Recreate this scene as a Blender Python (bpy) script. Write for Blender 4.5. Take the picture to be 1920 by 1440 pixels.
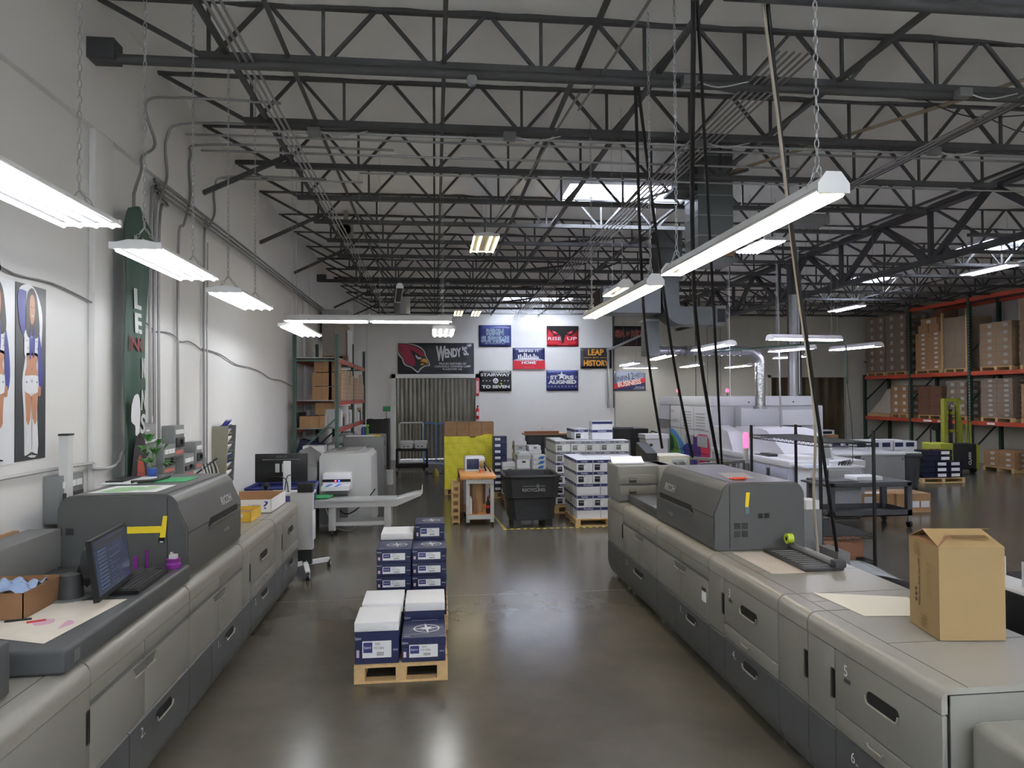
import bpy, bmesh, math, random
from mathutils import Vector, Matrix, Euler
R = math.radians
random.seed(7)
for o in list(bpy.data.objects): bpy.data.objects.remove(o)
SC = bpy.context.scene
COL = SC.collection

# ---------------- camera, world, exposure
cam_d = bpy.data.cameras.new('camera'); cam = bpy.data.objects.new('camera', cam_d); COL.objects.link(cam)
cam_d.sensor_width = 36; cam_d.lens = 1320/1920*36; cam_d.clip_start = .05; cam_d.clip_end = 200
_yaw = math.atan(145/1320); _pitch = math.atan(22/1320); _roll = .006
cam.matrix_world = Matrix.Translation((0, 0, 2.4)) @ Euler((0, 0, -_yaw)).to_matrix().to_4x4() @ Euler((R(90)+_pitch, 0, 0)).to_matrix().to_4x4() @ Euler((0, 0, -_roll)).to_matrix().to_4x4()
SC.camera = cam
w = bpy.data.worlds.new('sky'); SC.world = w; w.use_nodes = True
w.node_tree.nodes['Background'].inputs[0].default_value = (.90, .94, 1, 1)
w.node_tree.nodes['Background'].inputs[1].default_value = 22.0
SC.view_settings.view_transform = 'Standard'; SC.view_settings.look = 'None'
SC.view_settings.gamma = 1; SC.view_settings.use_curve_mapping = False
SC.view_settings.exposure = 1.0
TUBE_S = 24.0

# ---------------- materials
def lin(c):
    c = c/255
    return c/12.92 if c <= .04045 else ((c+.055)/1.055)**2.4
MATS = {}
def M(name, rgb, rough=.5, metal=0., var=.06, scale=6., bump=0., bscale=40., emis=0., alpha=1., trans=0., coat=0., spec=.5):
    if name in MATS: return MATS[name]
    m = bpy.data.materials.new(name); m.use_nodes = True; MATS[name] = m
    nt = m.node_tree; b = nt.nodes['Principled BSDF']
    c = tuple(lin(x) for x in rgb)
    b.inputs['Roughness'].default_value = rough; b.inputs['Metallic'].default_value = metal
    b.inputs['Specular IOR Level'].default_value = spec
    if coat: b.inputs['Coat Weight'].default_value = coat
    tc = nt.nodes.new('ShaderNodeTexCoord')
    if var > 0:
        n = nt.nodes.new('ShaderNodeTexNoise'); n.inputs['Scale'].default_value = scale; n.inputs['Detail'].default_value = 4
        nt.links.new(tc.outputs['Object'], n.inputs['Vector'])
        mx = nt.nodes.new('ShaderNodeMix'); mx.data_type = 'RGBA'
        mx.inputs[6].default_value = tuple(x*(1-var) for x in c)+(1,)
        mx.inputs[7].default_value = tuple(min(1, x*(1+var)) for x in c)+(1,)
        nt.links.new(n.outputs[0], mx.inputs[0]); nt.links.new(mx.outputs[2], b.inputs['Base Color'])
    else: b.inputs['Base Color'].default_value = c+(1,)
    if bump > 0:
        n2 = nt.nodes.new('ShaderNodeTexNoise'); n2.inputs['Scale'].default_value = bscale; n2.inputs['Detail'].default_value = 3
        nt.links.new(tc.outputs['Object'], n2.inputs['Vector'])
        bp = nt.nodes.new('ShaderNodeBump'); bp.inputs['Strength'].default_value = bump; bp.inputs['Distance'].default_value = .02
        nt.links.new(n2.outputs[0], bp.inputs['Height']); nt.links.new(bp.outputs[0], b.inputs['Normal'])
    if emis:
        b.inputs['Emission Color'].default_value = c+(1,); b.inputs['Emission Strength'].default_value = emis
    if alpha < 1: b.inputs['Alpha'].default_value = alpha
    if trans: b.inputs['Transmission Weight'].default_value = trans
    return m
wallw = M('painted_wall', (230, 230, 228), .55, var=.03, scale=1.2, bump=.05, bscale=18)
wallb = M('painted_wall_dim', (196, 193, 182), .6, var=.03, scale=1.2)  # white wall; beige carries the weaker, warmer light on the right
steel = M('joist_paint', (74, 74, 75), .55, var=.15)
steeld = M('girder_paint', (66, 67, 70), .5, var=.15)
galv = M('galvanised', (165, 168, 170), .38, .75, var=.12, scale=9)
conduit = M('conduit_metal', (150, 150, 150), .4, .6)
dimplm = M('lamp_dimming_plate', (48, 48, 47), .5)  # dark plate added in white fixtures to dim the gaps between tubes
fixw = M('fixture_white', (225, 226, 226), .4)
tubc = M('tube_cool', (250, 251, 250), .3, emis=TUBE_S*.7, var=0)
tubl = M('tube_wall_row', (247, 250, 255), .3, emis=TUBE_S*.34, var=0)
tubw = M('tube_warm', (255, 236, 205), .3, emis=TUBE_S*.8, var=0)
tuby = M('tube_yellowish', (255, 236, 190), .3, emis=TUBE_S*.55, var=0)
tubv = M('tube_violet', (226, 216, 255), .3, emis=TUBE_S*.7, var=0)
pl_l = M('press_light_grey', (132, 131, 123), .36, var=.03, bump=.02, bscale=300)
pl_t = M('press_trim', (146, 144, 135), .3, var=.03)
pl_g = M('press_mid_grey', (100, 101, 100), .4, var=.03)
pl_d = M('press_dark_grey', (76, 78, 79), .38, var=.04, bump=.02, bscale=300)
hood = M('press_hood_grey', (84, 85, 84), .36, var=.04, bump=.02, bscale=300)
seam = M('seam_black', (26, 26, 27), .6)
blk = M('black_plastic', (24, 25, 27), .4)
blk2 = M('black_matt', (34, 34, 36), .6)
dgr = M('dark_grey_plastic', (62, 62, 64), .5)
mgr = M('mid_grey', (120, 121, 121), .5)
lgr = M('light_grey', (190, 191, 190), .42, var=.03)
wht = M('white_plastic', (226, 228, 230), .4, var=.02)
pap = M('paper_white', (236, 237, 238), .7, var=.02)
papb = M('paper_cream', (226, 219, 203), .7, var=.06)
navy = M('carton_navy', (34, 40, 78), .35, var=.08)
navyh = M('band_navy', (46, 50, 104), .5)
card = M('cardboard', (166, 128, 90), .75, var=.08, scale=14)
cardd = M('cardboard_dark', (140, 104, 72), .8, var=.08)
cardt = M('cardboard_tan', (150, 125, 85), .7, var=.05)
wood = M('pallet_wood', (198, 165, 116), .7, var=.18, scale=22)
woodd = M('pallet_wood_dark', (132, 104, 76), .8, var=.2, scale=22)
woodtop = M('bench_wood', (206, 142, 78), .35, var=.1, scale=9)
rackg = M('rack_green', (74, 104, 94), .45, var=.1)
rackdg = M('rack_dark_green', (46, 66, 56), .45, var=.1)
racko = M('rack_orange', (186, 74, 48), .45, var=.1)
yelw = M('yellow_wrap', (238, 228, 60), .45, var=.08, scale=5, bump=.5, bscale=14)
yel = M('yellow_tape', (232, 206, 40), .5)
blue = M('blue_plastic', (42, 48, 110), .45)
blue2 = M('blue_paint', (50, 96, 160), .4)
red = M('red_paint', (190, 36, 40), .4)
green = M('green_card', (70, 170, 110), .6)
leaf = M('leaf_green', (62, 120, 50), .5, var=.3)
purple = M('purple_plastic', (120, 40, 130), .4)
skin = M('print_skin', (196, 138, 104), .35, var=.05)
hairm = M('print_hair', (48, 34, 30), .35)
printw = M('print_white', (232, 234, 238), .35, var=.03)
printb = M('print_blue', (52, 58, 150), .35, var=.1)
printk = M('print_black', (30, 31, 34), .35)
printg = M('print_grey', (58, 60, 64), .35, var=.08)
chrome = M('chrome', (200, 200, 200), .2, 1.)
shrink = M('shrink_film', (190, 180, 165), .2, var=.2, scale=20, bump=1, bscale=25, spec=.9)
screen = M('screen_dark', (60, 70, 92), .12, var=.1, scale=3, emis=.12)
screenl = M('screen_light', (190, 196, 240), .12, emis=.6, var=.05)
redl = M('red_lamp', (255, 70, 110), .3, emis=2.0, var=0)
bluel = M('blue_led', (40, 60, 255), .3, emis=6.0, var=0)
forkc = M('forklift_green', (150, 156, 50), .45, var=.1)
fab = M('cloth_blue', (150, 170, 200), .8, var=.3)
orange = M('orange_plastic', (226, 84, 44), .35)
beige = M('beige_fabric', (178, 168, 150), .85)
glassd = M('bottle_cola', (40, 16, 14), .12)

# ---------------- mesh builder
FCUR = {}
def text_mesh(s, off=0.0, shear=0.0):
    k = (s, off, shear)
    if k in FCUR: return FCUR[k]
    cu = bpy.data.curves.new('t', 'FONT'); cu.body = s; cu.offset = off; cu.shear = shear; cu.resolution_u = 3
    ob = bpy.data.objects.new('t', cu)
    me = ob.to_mesh()
    vs = [(v.co.x, v.co.y) for v in me.vertices]; fs = [tuple(p.vertices) for p in me.polygons]
    ob.to_mesh_clear(); bpy.data.objects.remove(ob); bpy.data.curves.remove(cu)
    FCUR[k] = (vs, fs); return FCUR[k]
class MB:
    def __init__(s): s.v = []; s.f = []; s.mi = []; s.mats = []
    def slot(s, m):
        if m not in s.mats: s.mats.append(m)
        return s.mats.index(m)
    def add(s, vs, fs, m):
        b = len(s.v); s.v += [tuple(v) for v in vs]; i = s.slot(m)
        for f in fs: s.f.append(tuple(b+k for k in f)); s.mi.append(i)
        return s
    def box(s, x0, x1, y0, y1, z0, z1, m):
        x0, x1 = sorted((x0, x1)); y0, y1 = sorted((y0, y1)); z0, z1 = sorted((z0, z1))
        vs = [(x, y, z) for z in (z0, z1) for y in (y0, y1) for x in (x0, x1)]
        return s.add(vs, [(0, 2, 3, 1), (4, 5, 7, 6), (0, 1, 5, 4), (2, 6, 7, 3), (0, 4, 6, 2), (1, 3, 7, 5)], m)
    def rbox(s, x0, x1, y0, y1, z0, z1, m, r=.01, seg=2, sel=None):
        bm = bmesh.new(); bmesh.ops.create_cube(bm, size=1)
        x0, x1 = sorted((x0, x1)); y0, y1 = sorted((y0, y1)); z0, z1 = sorted((z0, z1))
        for v in bm.verts: v.co = ((x0+x1)/2+v.co.x*(x1-x0), (y0+y1)/2+v.co.y*(y1-y0), (z0+z1)/2+v.co.z*(z1-z0))
        ed = [e for e in bm.edges if sel is None or sel(e.verts[0].co, e.verts[1].co)]
        bmesh.ops.bevel(bm, geom=ed, offset=r, segments=seg, affect='EDGES', profile=.5)
        bm.verts.index_update()
        s.add([v.co.copy() for v in bm.verts], [[v.index for v in f.verts] for f in bm.faces], m); bm.free(); return s
    def prism(s, pts, axis, t0, t1, m):
        n = len(pts)
        def mk(p, t): return {'x': (t, p[0], p[1]), 'y': (p[0], t, p[1]), 'z': (p[0], p[1], t)}[axis]
        vs = [mk(p, t0) for p in pts]+[mk(p, t1) for p in pts]
        fs = [tuple(range(n))[::-1], tuple(range(n, 2*n))]+[(i, (i+1) % n, n+(i+1) % n, n+i) for i in range(n)]
        return s.add(vs, fs, m)
    def cyl(s, p, q, r, m, n=10, r2=None):
        p = Vector(p); q = Vector(q); d = (q-p).normalized(); a = d.orthogonal().normalized(); b = d.cross(a); r2 = r if r2 is None else r2
        vs = [p+(a*math.cos(2*math.pi*i/n)+b*math.sin(2*math.pi*i/n))*r for i in range(n)]+[q+(a*math.cos(2*math.pi*i/n)+b*math.sin(2*math.pi*i/n))*r2 for i in range(n)]
        return s.add(vs, [tuple(range(n))[::-1], tuple(range(n, 2*n))]+[(i, (i+1) % n, n+(i+1) % n, n+i) for i in range(n)], m)
    def bar(s, p, q, wd, m, h=None):
        p = Vector(p); q = Vector(q); d = (q-p).normalized(); up = Vector((0, 1, 0)) if abs(d.y) < .9 else Vector((0, 0, 1))
        a = d.cross(up).normalized()*(wd/2); b = d.cross(a).normalized()*((h or wd)/2)
        vs = [p-a-b, p+a-b, p+a+b, p-a+b, q-a-b, q+a-b, q+a+b, q-a+b]
        return s.add(vs, [(3, 2, 1, 0), (4, 5, 6, 7), (0, 1, 5, 4), (1, 2, 6, 5), (2, 3, 7, 6), (3, 0, 4, 7)], m)
    def tube(s, pts, r, m, n=6, smooth=0):
        pts = [Vector(p) for p in pts]
        if smooth: pts = crom(pts, smooth)
        rings = []; a = None
        for i, p in enumerate(pts):
            d = (pts[min(i+1, len(pts)-1)]-pts[max(i-1, 0)])
            if d.length < 1e-9: d = Vector((0, 0, 1))
            d.normalize()
            a = d.orthogonal().normalized() if a is None else (a-d*a.dot(d)).normalized()
            b = d.cross(a); rings.append([p+(a*math.cos(2*math.pi*k/n)+b*math.sin(2*math.pi*k/n))*r for k in range(n)])
        vs = [v for rg in rings for v in rg]; fs = [tuple(range(n))[::-1], tuple(range(len(vs)-n, len(vs)))]
        for i in range(len(rings)-1):
            for k in range(n): fs.append((i*n+k, i*n+(k+1) % n, (i+1)*n+(k+1) % n, (i+1)*n+k))
        return s.add(vs, fs, m)
    def lathe(s, prof, c, m, n=16, axis='z'):
        vs = []; fs = []
        for r, h in prof:
            for k in range(n):
                a = 2*math.pi*k/n; u, v = r*math.cos(a), r*math.sin(a)
                vs.append((c[0]+u, c[1]+v, c[2]+h) if axis == 'z' else ((c[0]+h, c[1]+u, c[2]+v) if axis == 'x' else (c[0]+u, c[1]+h, c[2]+v)))
        for i in range(len(prof)-1):
            for k in range(n): fs.append((i*n+k, i*n+(k+1) % n, (i+1)*n+(k+1) % n, (i+1)*n+k))
        fs += [tuple(range(n))[::-1], tuple(range(len(vs)-n, len(vs)))]
        return s.add(vs, fs, m)
    def grid(s, fn, nu, nv, m, skip=None):
        vs = [fn(i/nu, j/nv) for j in range(nv+1) for i in range(nu+1)]
        fs = [(j*(nu+1)+i, j*(nu+1)+i+1, (j+1)*(nu+1)+i+1, (j+1)*(nu+1)+i) for j in range(nv) for i in range(nu) if not (skip and skip(i, j))]
        return s.add(vs, fs, m)
    def build(s, name, parent=None, label=None, cat=None, group=None, kind=None, smooth=True, solid=0, recalc=True):
        xs = [v[0] for v in s.v]; ys = [v[1] for v in s.v]; zs = [v[2] for v in s.v]
        c = Vector(((min(xs)+max(xs))/2, (min(ys)+max(ys))/2, min(zs)))
        me = bpy.data.meshes.new(name); me.from_pydata([tuple(Vector(v)-c) for v in s.v], [], s.f)
        for m in s.mats: me.materials.append(m)
        me.polygons.foreach_set('material_index', s.mi)
        if recalc:
            bm = bmesh.new(); bm.from_mesh(me); bmesh.ops.recalc_face_normals(bm, faces=bm.faces); bm.to_mesh(me); bm.free()
        if smooth:
            me.polygons.foreach_set('use_smooth', [True]*len(me.polygons)); me.set_sharp_from_angle(angle=R(32))
        me.update()
        o = bpy.data.objects.new(name, me); COL.objects.link(o); o.location = c
        if solid:
            md = o.modifiers.new('s', 'SOLIDIFY'); md.thickness = solid
        if parent: setp(o, parent)
        tag(o, label, cat, group, kind); return o
def crom(pts, k):
    out = []
    P = [pts[0]]+list(pts)+[pts[-1]]
    for i in range(1, len(P)-2):
        for j in range(k):
            t = j/k; a, b, c, d = P[i-1], P[i], P[i+1], P[i+2]
            out.append(.5*((2*b)+(c-a)*t+(2*a-5*b+4*c-d)*t*t+(3*b-a-3*c+d)*t**3))
    out.append(pts[-1]); return out
def mw(o):
    return (mw(o.parent) @ o.matrix_parent_inverse @ o.matrix_basis) if o.parent else o.matrix_basis
def setp(o, p):
    o.parent = p; o.matrix_parent_inverse = mw(p).inverted()
def tag(o, label=None, cat=None, group=None, kind=None):
    if label: o['label'] = label
    if cat: o['category'] = cat
    if group: o['group'] = group
    if kind: o['kind'] = kind
    return o
def T(name, loc, label, cat, group=None):
    o = bpy.data.objects.new(name, None); COL.objects.link(o); o.location = loc; o.empty_display_size = .1
    return tag(o, label, cat, group)
KIDS = {}
def dup(root, loc=None, label=None, group=None, rot=None, parent=None, dl=None):
    c = root.copy(); COL.objects.link(c)
    if parent is not None:
        mpi = root.matrix_parent_inverse.copy(); c.parent = parent; c.matrix_parent_inverse = mpi
    else:
        if loc is not None: c.location = loc
        if dl is not None: c.location = Vector(root.location)+Vector(dl)
        if rot is not None: c.rotation_euler.z = rot
    if label: c['label'] = label
    if group: c['group'] = group
    if root.name not in KIDS: KIDS[root.name] = [k for k in bpy.data.objects if k.parent == root]
    for ch in KIDS[root.name]: dup(ch, parent=c)
    return c
class Art:
    """flat print on a plane: o origin (lower left), u right, v up, n towards the viewer"""
    def __init__(s, mb, o, u, v, step=.0012):
        s.mb = mb; s.o = Vector(o); s.u = Vector(u).normalized(); s.v = Vector(v).normalized(); s.n = s.u.cross(s.v); s.st = step
    def p(s, x, y, k): return s.o+s.u*x+s.v*y+s.n*(s.st*k)
    def poly(s, pts, m, k=1, sm=0):
        if sm:
            q = [Vector((x, y, 0)) for x, y in pts]; q = crom(q+[q[0]], sm)[:-1]; pts = [(a.x, a.y) for a in q]
        s.mb.add([s.p(x, y, k) for x, y in pts], [tuple(range(len(pts)))], m); return s
    def rect(s, x0, y0, x1, y1, m, k=1): return s.poly([(x0, y0), (x1, y0), (x1, y1), (x0, y1)], m, k)
    def ell(s, cx, cy, rx, ry, m, k=1, n=20, a0=0, a1=2*math.pi):
        return s.poly([(cx+rx*math.cos(a0+(a1-a0)*i/n), cy+ry*math.sin(a0+(a1-a0)*i/n)) for i in range(n if a1-a0 > 6.2 else n+1)], m, k)
    def ring(s, cx, cy, rx, ry, t, m, k=1, n=24):
        for i in range(n):
            a, b = 2*math.pi*i/n, 2*math.pi*(i+1)/n
            s.poly([(cx+rx*math.cos(a), cy+ry*math.sin(a)), (cx+rx*math.cos(b), cy+ry*math.sin(b)), (cx+(rx-t)*math.cos(b), cy+(ry-t)*math.sin(b)), (cx+(rx-t)*math.cos(a), cy+(ry-t)*math.sin(a))], m, k)
        return s
    def star(s, cx, cy, r, m, k=1, n=5, q=.4, rot=0):
        for i in range(n):
            a = rot+math.pi/2+2*math.pi*i/n; d = math.pi/n
            s.poly([(cx, cy), (cx+r*q*math.cos(a-d), cy+r*q*math.sin(a-d)), (cx+r*math.cos(a), cy+r*math.sin(a)), (cx+r*q*math.cos(a+d), cy+r*q*math.sin(a+d))], m, k)
        return s
    def line(s, x0, y0, x1, y1, t, m, k=1):
        d = Vector((x1-x0, y1-y0)).normalized()*(t/2)
        return s.poly([(x0+d.y, y0-d.x), (x1+d.y, y1-d.x), (x1-d.y, y1+d.x), (x0-d.y, y0+d.x)], m, k)
    def text(s, t, x0, y0, x1, y1, m, k=2, off=0., shear=0., rot=0., fit=True):
        vs, fs = text_mesh(t, off, shear)
        if not vs: return s
        a0, a1 = min(v[0] for v in vs), max(v[0] for v in vs); b0, b1 = min(v[1] for v in vs), max(v[1] for v in vs)
        sx = (x1-x0)/(a1-a0); sy = (y1-y0)/(b1-b0)
        if not fit: sx = sy = min(sx, sy)
        out = []
        for v in vs:
            X = x0+(v[0]-a0)*sx; Y = y0+(v[1]-b0)*sy
            if rot:
                c, q = math.cos(rot), math.sin(rot); X, Y = x0+(X-x0)*c-(Y-y0)*q, y0+(X-x0)*q+(Y-y0)*c
            out.append(s.p(X, Y, k))
        s.mb.add(out, fs, m); return s
ORD = ['first', 'second', 'third', 'fourth', 'fifth', 'sixth', 'seventh', 'eighth', 'ninth', 'tenth', 'eleventh', 'twelfth', 'thirteenth', 'fourteenth', 'fifteenth', 'sixteenth']
WX = -3.09
# ================= SETTING
# floor: polished concrete with saw joints
fm = M('polished_concrete', (104, 100, 92), .2, var=0)
nt = fm.node_tree; b = nt.nodes['Principled BSDF']
tc = nt.nodes.new('ShaderNodeTexCoord'); n1 = nt.nodes.new('ShaderNodeTexNoise'); n1.inputs['Scale'].default_value = .9; n1.inputs['Detail'].default_value = 8; n1.inputs['Roughness'].default_value = .65
nt.links.new(tc.outputs['Object'], n1.inputs['Vector'])
cr = nt.nodes.new('ShaderNodeValToRGB'); cr.color_ramp.elements[0].position = .1; cr.color_ramp.elements[1].position = .95
cr.color_ramp.elements[0].color = tuple(lin(x) for x in (70, 67, 60))+(1,); cr.color_ramp.elements[1].color = tuple(lin(x) for x in (112, 106, 92))+(1,)
nt.links.new(n1.outputs[0], cr.inputs[0])
sx = nt.nodes.new('ShaderNodeSeparateXYZ'); nt.links.new(tc.outputs['Object'], sx.inputs[0])
def joint(out, val):
    a = nt.nodes.new('ShaderNodeMath'); a.operation = 'SUBTRACT'; nt.links.new(out, a.inputs[0]); a.inputs[1].default_value = val
    c = nt.nodes.new('ShaderNodeMath'); c.operation = 'ABSOLUTE'; nt.links.new(a.outputs[0], c.inputs[0])
    d = nt.nodes.new('ShaderNodeMath'); d.operation = 'LESS_THAN'; nt.links.new(c.outputs[0], d.inputs[0]); d.inputs[1].default_value = .006; return d.outputs[0]
FCX, FCY = 7.8, 11.0
j1 = joint(sx.outputs[1], 8.53-FCY); j2 = joint(sx.outputs[0], 7.9-FCX); j3 = joint(sx.outputs[1], 17.2-FCY)
mxa = nt.nodes.new('ShaderNodeMath'); mxa.operation = 'MAXIMUM'; nt.links.new(j1, mxa.inputs[0]); nt.links.new(j2, mxa.inputs[1])
mxb = nt.nodes.new('ShaderNodeMath'); mxb.operation = 'MAXIMUM'; nt.links.new(mxa.outputs[0], mxb.inputs[0]); nt.links.new(j3, mxb.inputs[1])
mx = nt.nodes.new('ShaderNodeMix'); mx.data_type = 'RGBA'; nt.links.new(mxb.outputs[0], mx.inputs[0]); nt.links.new(cr.outputs[0], mx.inputs[6]); mx.inputs[7].default_value = (.2, .19, .17, 1)
nt.links.new(mx.outputs[2], b.inputs['Base Color'])
n2 = nt.nodes.new('ShaderNodeTexNoise'); n2.inputs['Scale'].default_value = .8; n2.inputs['Detail'].default_value = 2; nt.links.new(tc.outputs['Object'], n2.inputs['Vector'])
mr = nt.nodes.new('ShaderNodeMapRange'); mr.inputs[1].default_value = 0; mr.inputs[2].default_value = 1; mr.inputs[3].default_value = .19; mr.inputs[4].default_value = .19
mr.clamp = True; nt.links.new(n1.outputs[0], mr.inputs[0]); nt.links.new(mr.outputs[0], b.inputs['Roughness'])
MB().box(-3.3, 18.9, -5.1, 27.1, -.1, 0, fm).build('floor', kind='structure', smooth=False)
# walls
mb = MB(); mb.box(WX-.2, WX, -5, 27.2, 0, 6.5, wallw); mb.box(WX, -3.03, -5, 27, 4.84, 6.5, wallw)
mb.build('wall_left', kind='structure', smooth=False)
mb = MB(); mb.rbox(WX, -3.03, 6.68, 7.04, 0, 4.84, wallw, .012); mb.box(WX, -3.03, -.8, -.45, 0, 4.84, wallw); mb.rbox(WX, -3.03, 17.0, 17.35, 0, 4.84, wallw, .012)
mb.build('trim_1', kind='structure')
mb = MB()
for x0, x1, z0, z1, m in ((-3.3, -1.47, 0, 6.5, wallw), (-1.47, 1.57, 3.09, 6.5, wallw), (1.57, 7.0, 0, 6.5, wallw), (7.0, 13.43, 0, 6.5, wallb), (13.43, 16.62, 3.07, 6.5, wallb), (16.62, 18.8, 0, 6.5, wallb)):
    mb.box(x0, x1, 27, 27.3, z0, z1, m)
for x in (-2.55, 2.6+4.4, 10.3): mb.box(x, x+.02, 26.99, 27, 0, 6.0, seam if x > 0 else lgr)
mb.build('wall_back', kind='structure', smooth=False)
MB().box(18.6, 18.8, -5, 27.2, 0, 6.5, wallb).build('wall_right', kind='structure', smooth=False)
MB().box(-3.3, 18.8, -5.2, -5, 0, 6.5, wallw).build('wall_front', kind='structure', smooth=False)
# ceiling: sagging white insulation facing under the deck, with skylight wells
insul = M('insulation_facing', (242, 242, 240), .6, var=.03, scale=1.0, bump=.35, bscale=3.5)
JY = [8.13-1.52+1.515*i for i in range(-8, 14)]      # joist lines, JY[8] = 6.61
SKY = [(2.28, 4.7, 11.65, 12.95), (2.4, 5.1, 25.0, 26.3), (12.9, 14.2, 15.0, 16.3), (12.9, 14.2, 20.0, 21.3), (2.28, 4.7, -3.6, -2.3), (-1.6, .8, -3.6, -2.3), (6, 8.4, -3.6, -2.3), (12, 14.4, 1, 2.3), (12, 14.4, -3.6, -2.3)]  # last five are unseen skylights added for fill light
NX, NY = 170, 340
from mathutils import noise
def cz(u, v):
    x = -3.1+21.9*u; y = -5.1+32.2*v
    ph = ((y-JY[0]) % 1.515)/1.515
    sag = .035*abs(math.sin(math.pi*ph))**.6
    d = noise.noise(Vector((x*.9, y*1.1, 0)))*.03+noise.noise(Vector((x*3.1, y*2.2, 4)))*.016
    edge = max(0, 1-min(ph, 1-ph)*14)
    d += edge*(-.022-.02*math.sin(x*1.5+math.floor((y-JY[0])/1.515)*2.1))
    return (x, y, 6.02+sag+d)
def sk(i, j):
    x = -3.1+21.9*(i+.5)/NX; y = -5.1+32.2*(j+.5)/NY
    return any(a < x < c_ and p < y < q for a, c_, p, q in SKY)
mb = MB(); mb.grid(cz, NX, NY, insul, sk); mb.build('ceiling', kind='structure', recalc=False)
glaze = M('skylight_glazing', (235, 240, 250), .5, var=0)
g_ = glaze.node_tree; gb = g_.nodes['Principled BSDF']; go = g_.nodes['Material Output']
tr = g_.nodes.new('ShaderNodeBsdfTransparent'); tl = g_.nodes.new('ShaderNodeBsdfTranslucent'); ms = g_.nodes.new('ShaderNodeMixShader'); ms.inputs[0].default_value = .55
g_.links.new(tr.outputs[0], ms.inputs[1]); g_.links.new(tl.outputs[0], ms.inputs[2]); g_.links.new(ms.outputs[0], go.inputs[0]); tl.inputs[0].default_value = (.9, .93, 1, 1)
curb = M('skylight_curb', (214, 216, 224), .5)
for i, (a, c_, p, q) in enumerate(SKY):
    mb = MB()
    for bx in ((a-.12, a+.02, p-.12, q+.12), (c_-.02, c_+.12, p-.12, q+.12), (a, c_, p-.12, p+.02), (a, c_, q-.02, q+.12)): mb.box(*bx, 5.98, 6.55, curb)
    w_ = mb.build('window_%d' % (i+1), kind='structure', smooth=False)
    MB().box(a-.1, c_+.1, p-.1, q+.1, 6.55, 6.57, glaze).build('glazing', w_, smooth=False)
# roof deck above the insulation, closing the room around the skylights
mb = MB()
ys = sorted({-5.3, 27.4}|{v for s_ in SKY for v in s_[2:]})
for y0, y1 in zip(ys, ys[1:]):
    cuts = sorted((s_[0], s_[1]) for s_ in SKY if s_[2] <= y0+1e-6 and s_[3] >= y1-1e-6); x = -3.4
    for a, c_ in cuts: mb.box(x, a-.05, y0, y1, 6.45, 6.5, mgr); x = c_+.05
    mb.box(x, 18.9, y0, y1, 6.45, 6.5, mgr)
mb.build('trim_2', kind='structure', smooth=False)
# doorways
mb = MB(); fr = wallw
mb.box(-1.63, -1.47, 26.9, 27.1, 0, 3.24, fr); mb.box(1.55, 1.69, 26.9, 27.1, 0, 3.24, fr); mb.box(-1.63, 1.69, 26.9, 27.1, 3.09, 3.24, fr)
mb.build('trim_3', kind='structure', smooth=False)
strip = M('strip_vinyl', (98, 95, 80), .18, var=.2, scale=3, bump=.25, bscale=3, spec=.8)
mb = MB()
for i in range(38):
    x0 = -1.47+i*.0795
    mb.grid(lambda u, v, x0=x0, i=i: (x0+u*.09, 27.08+.006*math.sin(math.pi*u)*(1 if i % 2 else -1)+.01*math.sin(v*7+i), .02+v*3.07), 4, 10, strip)
mb.build('door_1', kind='structure')
MB().box(-1.7, 1.8, 27.3, 27.35, -.1, 3.3, dgr).build('sky_block_panel', kind='structure', smooth=False)  # unseen panel added behind the curtain to block leaking sky light
strip2 = M('strip_vinyl_amber', (70, 60, 42), .15, var=.3, scale=1.3, bump=.2, bscale=3, spec=.8)
mb = MB()
for i in range(16):
    x0 = 13.43+i*.2
    mb.grid(lambda u, v, x0=x0, i=i: (x0+u*.215, 27.1+.02*math.sin(math.pi*u)*(1 if i % 2 else -1), .02+v*3.05), 3, 6, strip2)
mb.box(13.2, 16.85, 27.3, 27.35, -.1, 3.3, blk2)  # unseen dark board added behind the strips to shut out the sky
mb.build('door_2', kind='structure')
mb = MB(); mb.box(13.3, 13.43, 26.94, 27.05, 0, 3.17, wallb); mb.box(16.62, 16.75, 26.94, 27.05, 0, 3.17, wallb); mb.box(13.3, 16.75, 26.94, 27.05, 3.07, 3.17, wallb)
mb.build('trim_5', kind='structure', smooth=False)

# ================= ROOF STEEL
def joist(x0, x1, nodes, y, name, label, group, ends):
    r = T(name, ((x0+x1)/2, y, 5.46), label, 'roof joist', group)
    MB().box(x0, x1, y-.03, y+.03, 5.985, 6.05, steel).build('top_chord', r, smooth=False)
    mb = MB(); mb.box(ends[0], ends[1], y-.035, y+.035, 5.465, 5.5, steel); mb.box(ends[0], ends[1], y-.045, y-.03, 5.465, 5.53, steel); mb.box(ends[0], ends[1], y+.03, y+.045, 5.465, 5.53, steel)
    mb.build('bottom_chord', r, smooth=False)
    def web(p, q, wd=.034): MB().bar((p[0], y, p[1]), (q[0], y, q[1]), wd, steel).build('web_member', r, smooth=False)
    for i, xb in enumerate(nodes):
        web((xb, 5.5), (xb, 6.0), .03)
        if i: web((xb-.04, 5.5), (xb-.47, 5.99))
        if i < len(nodes)-1: web((xb+.04, 5.5), (xb+.47, 5.99))
    web((x0+.05, 5.98), (nodes[0]-.05, 5.5), .04); web((nodes[-1]+.05, 5.5), (x1-.05, 5.98), .04)
    return r
n1_ = [-2.03+1.018*k for k in range(11)]; n2_ = [10.7+1.018*k for k in range(7)]
ja = joist(-3.03, 9.55, n1_, JY[8], 'roof_joist', 'x', 'roof joists between left wall and girder', (-2.1, 8.35))
jb = joist(9.65, 18.6, n2_, JY[8], 'roof_joist', 'x', 'roof joists right of the girder', (10.4, 17.6))
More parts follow.
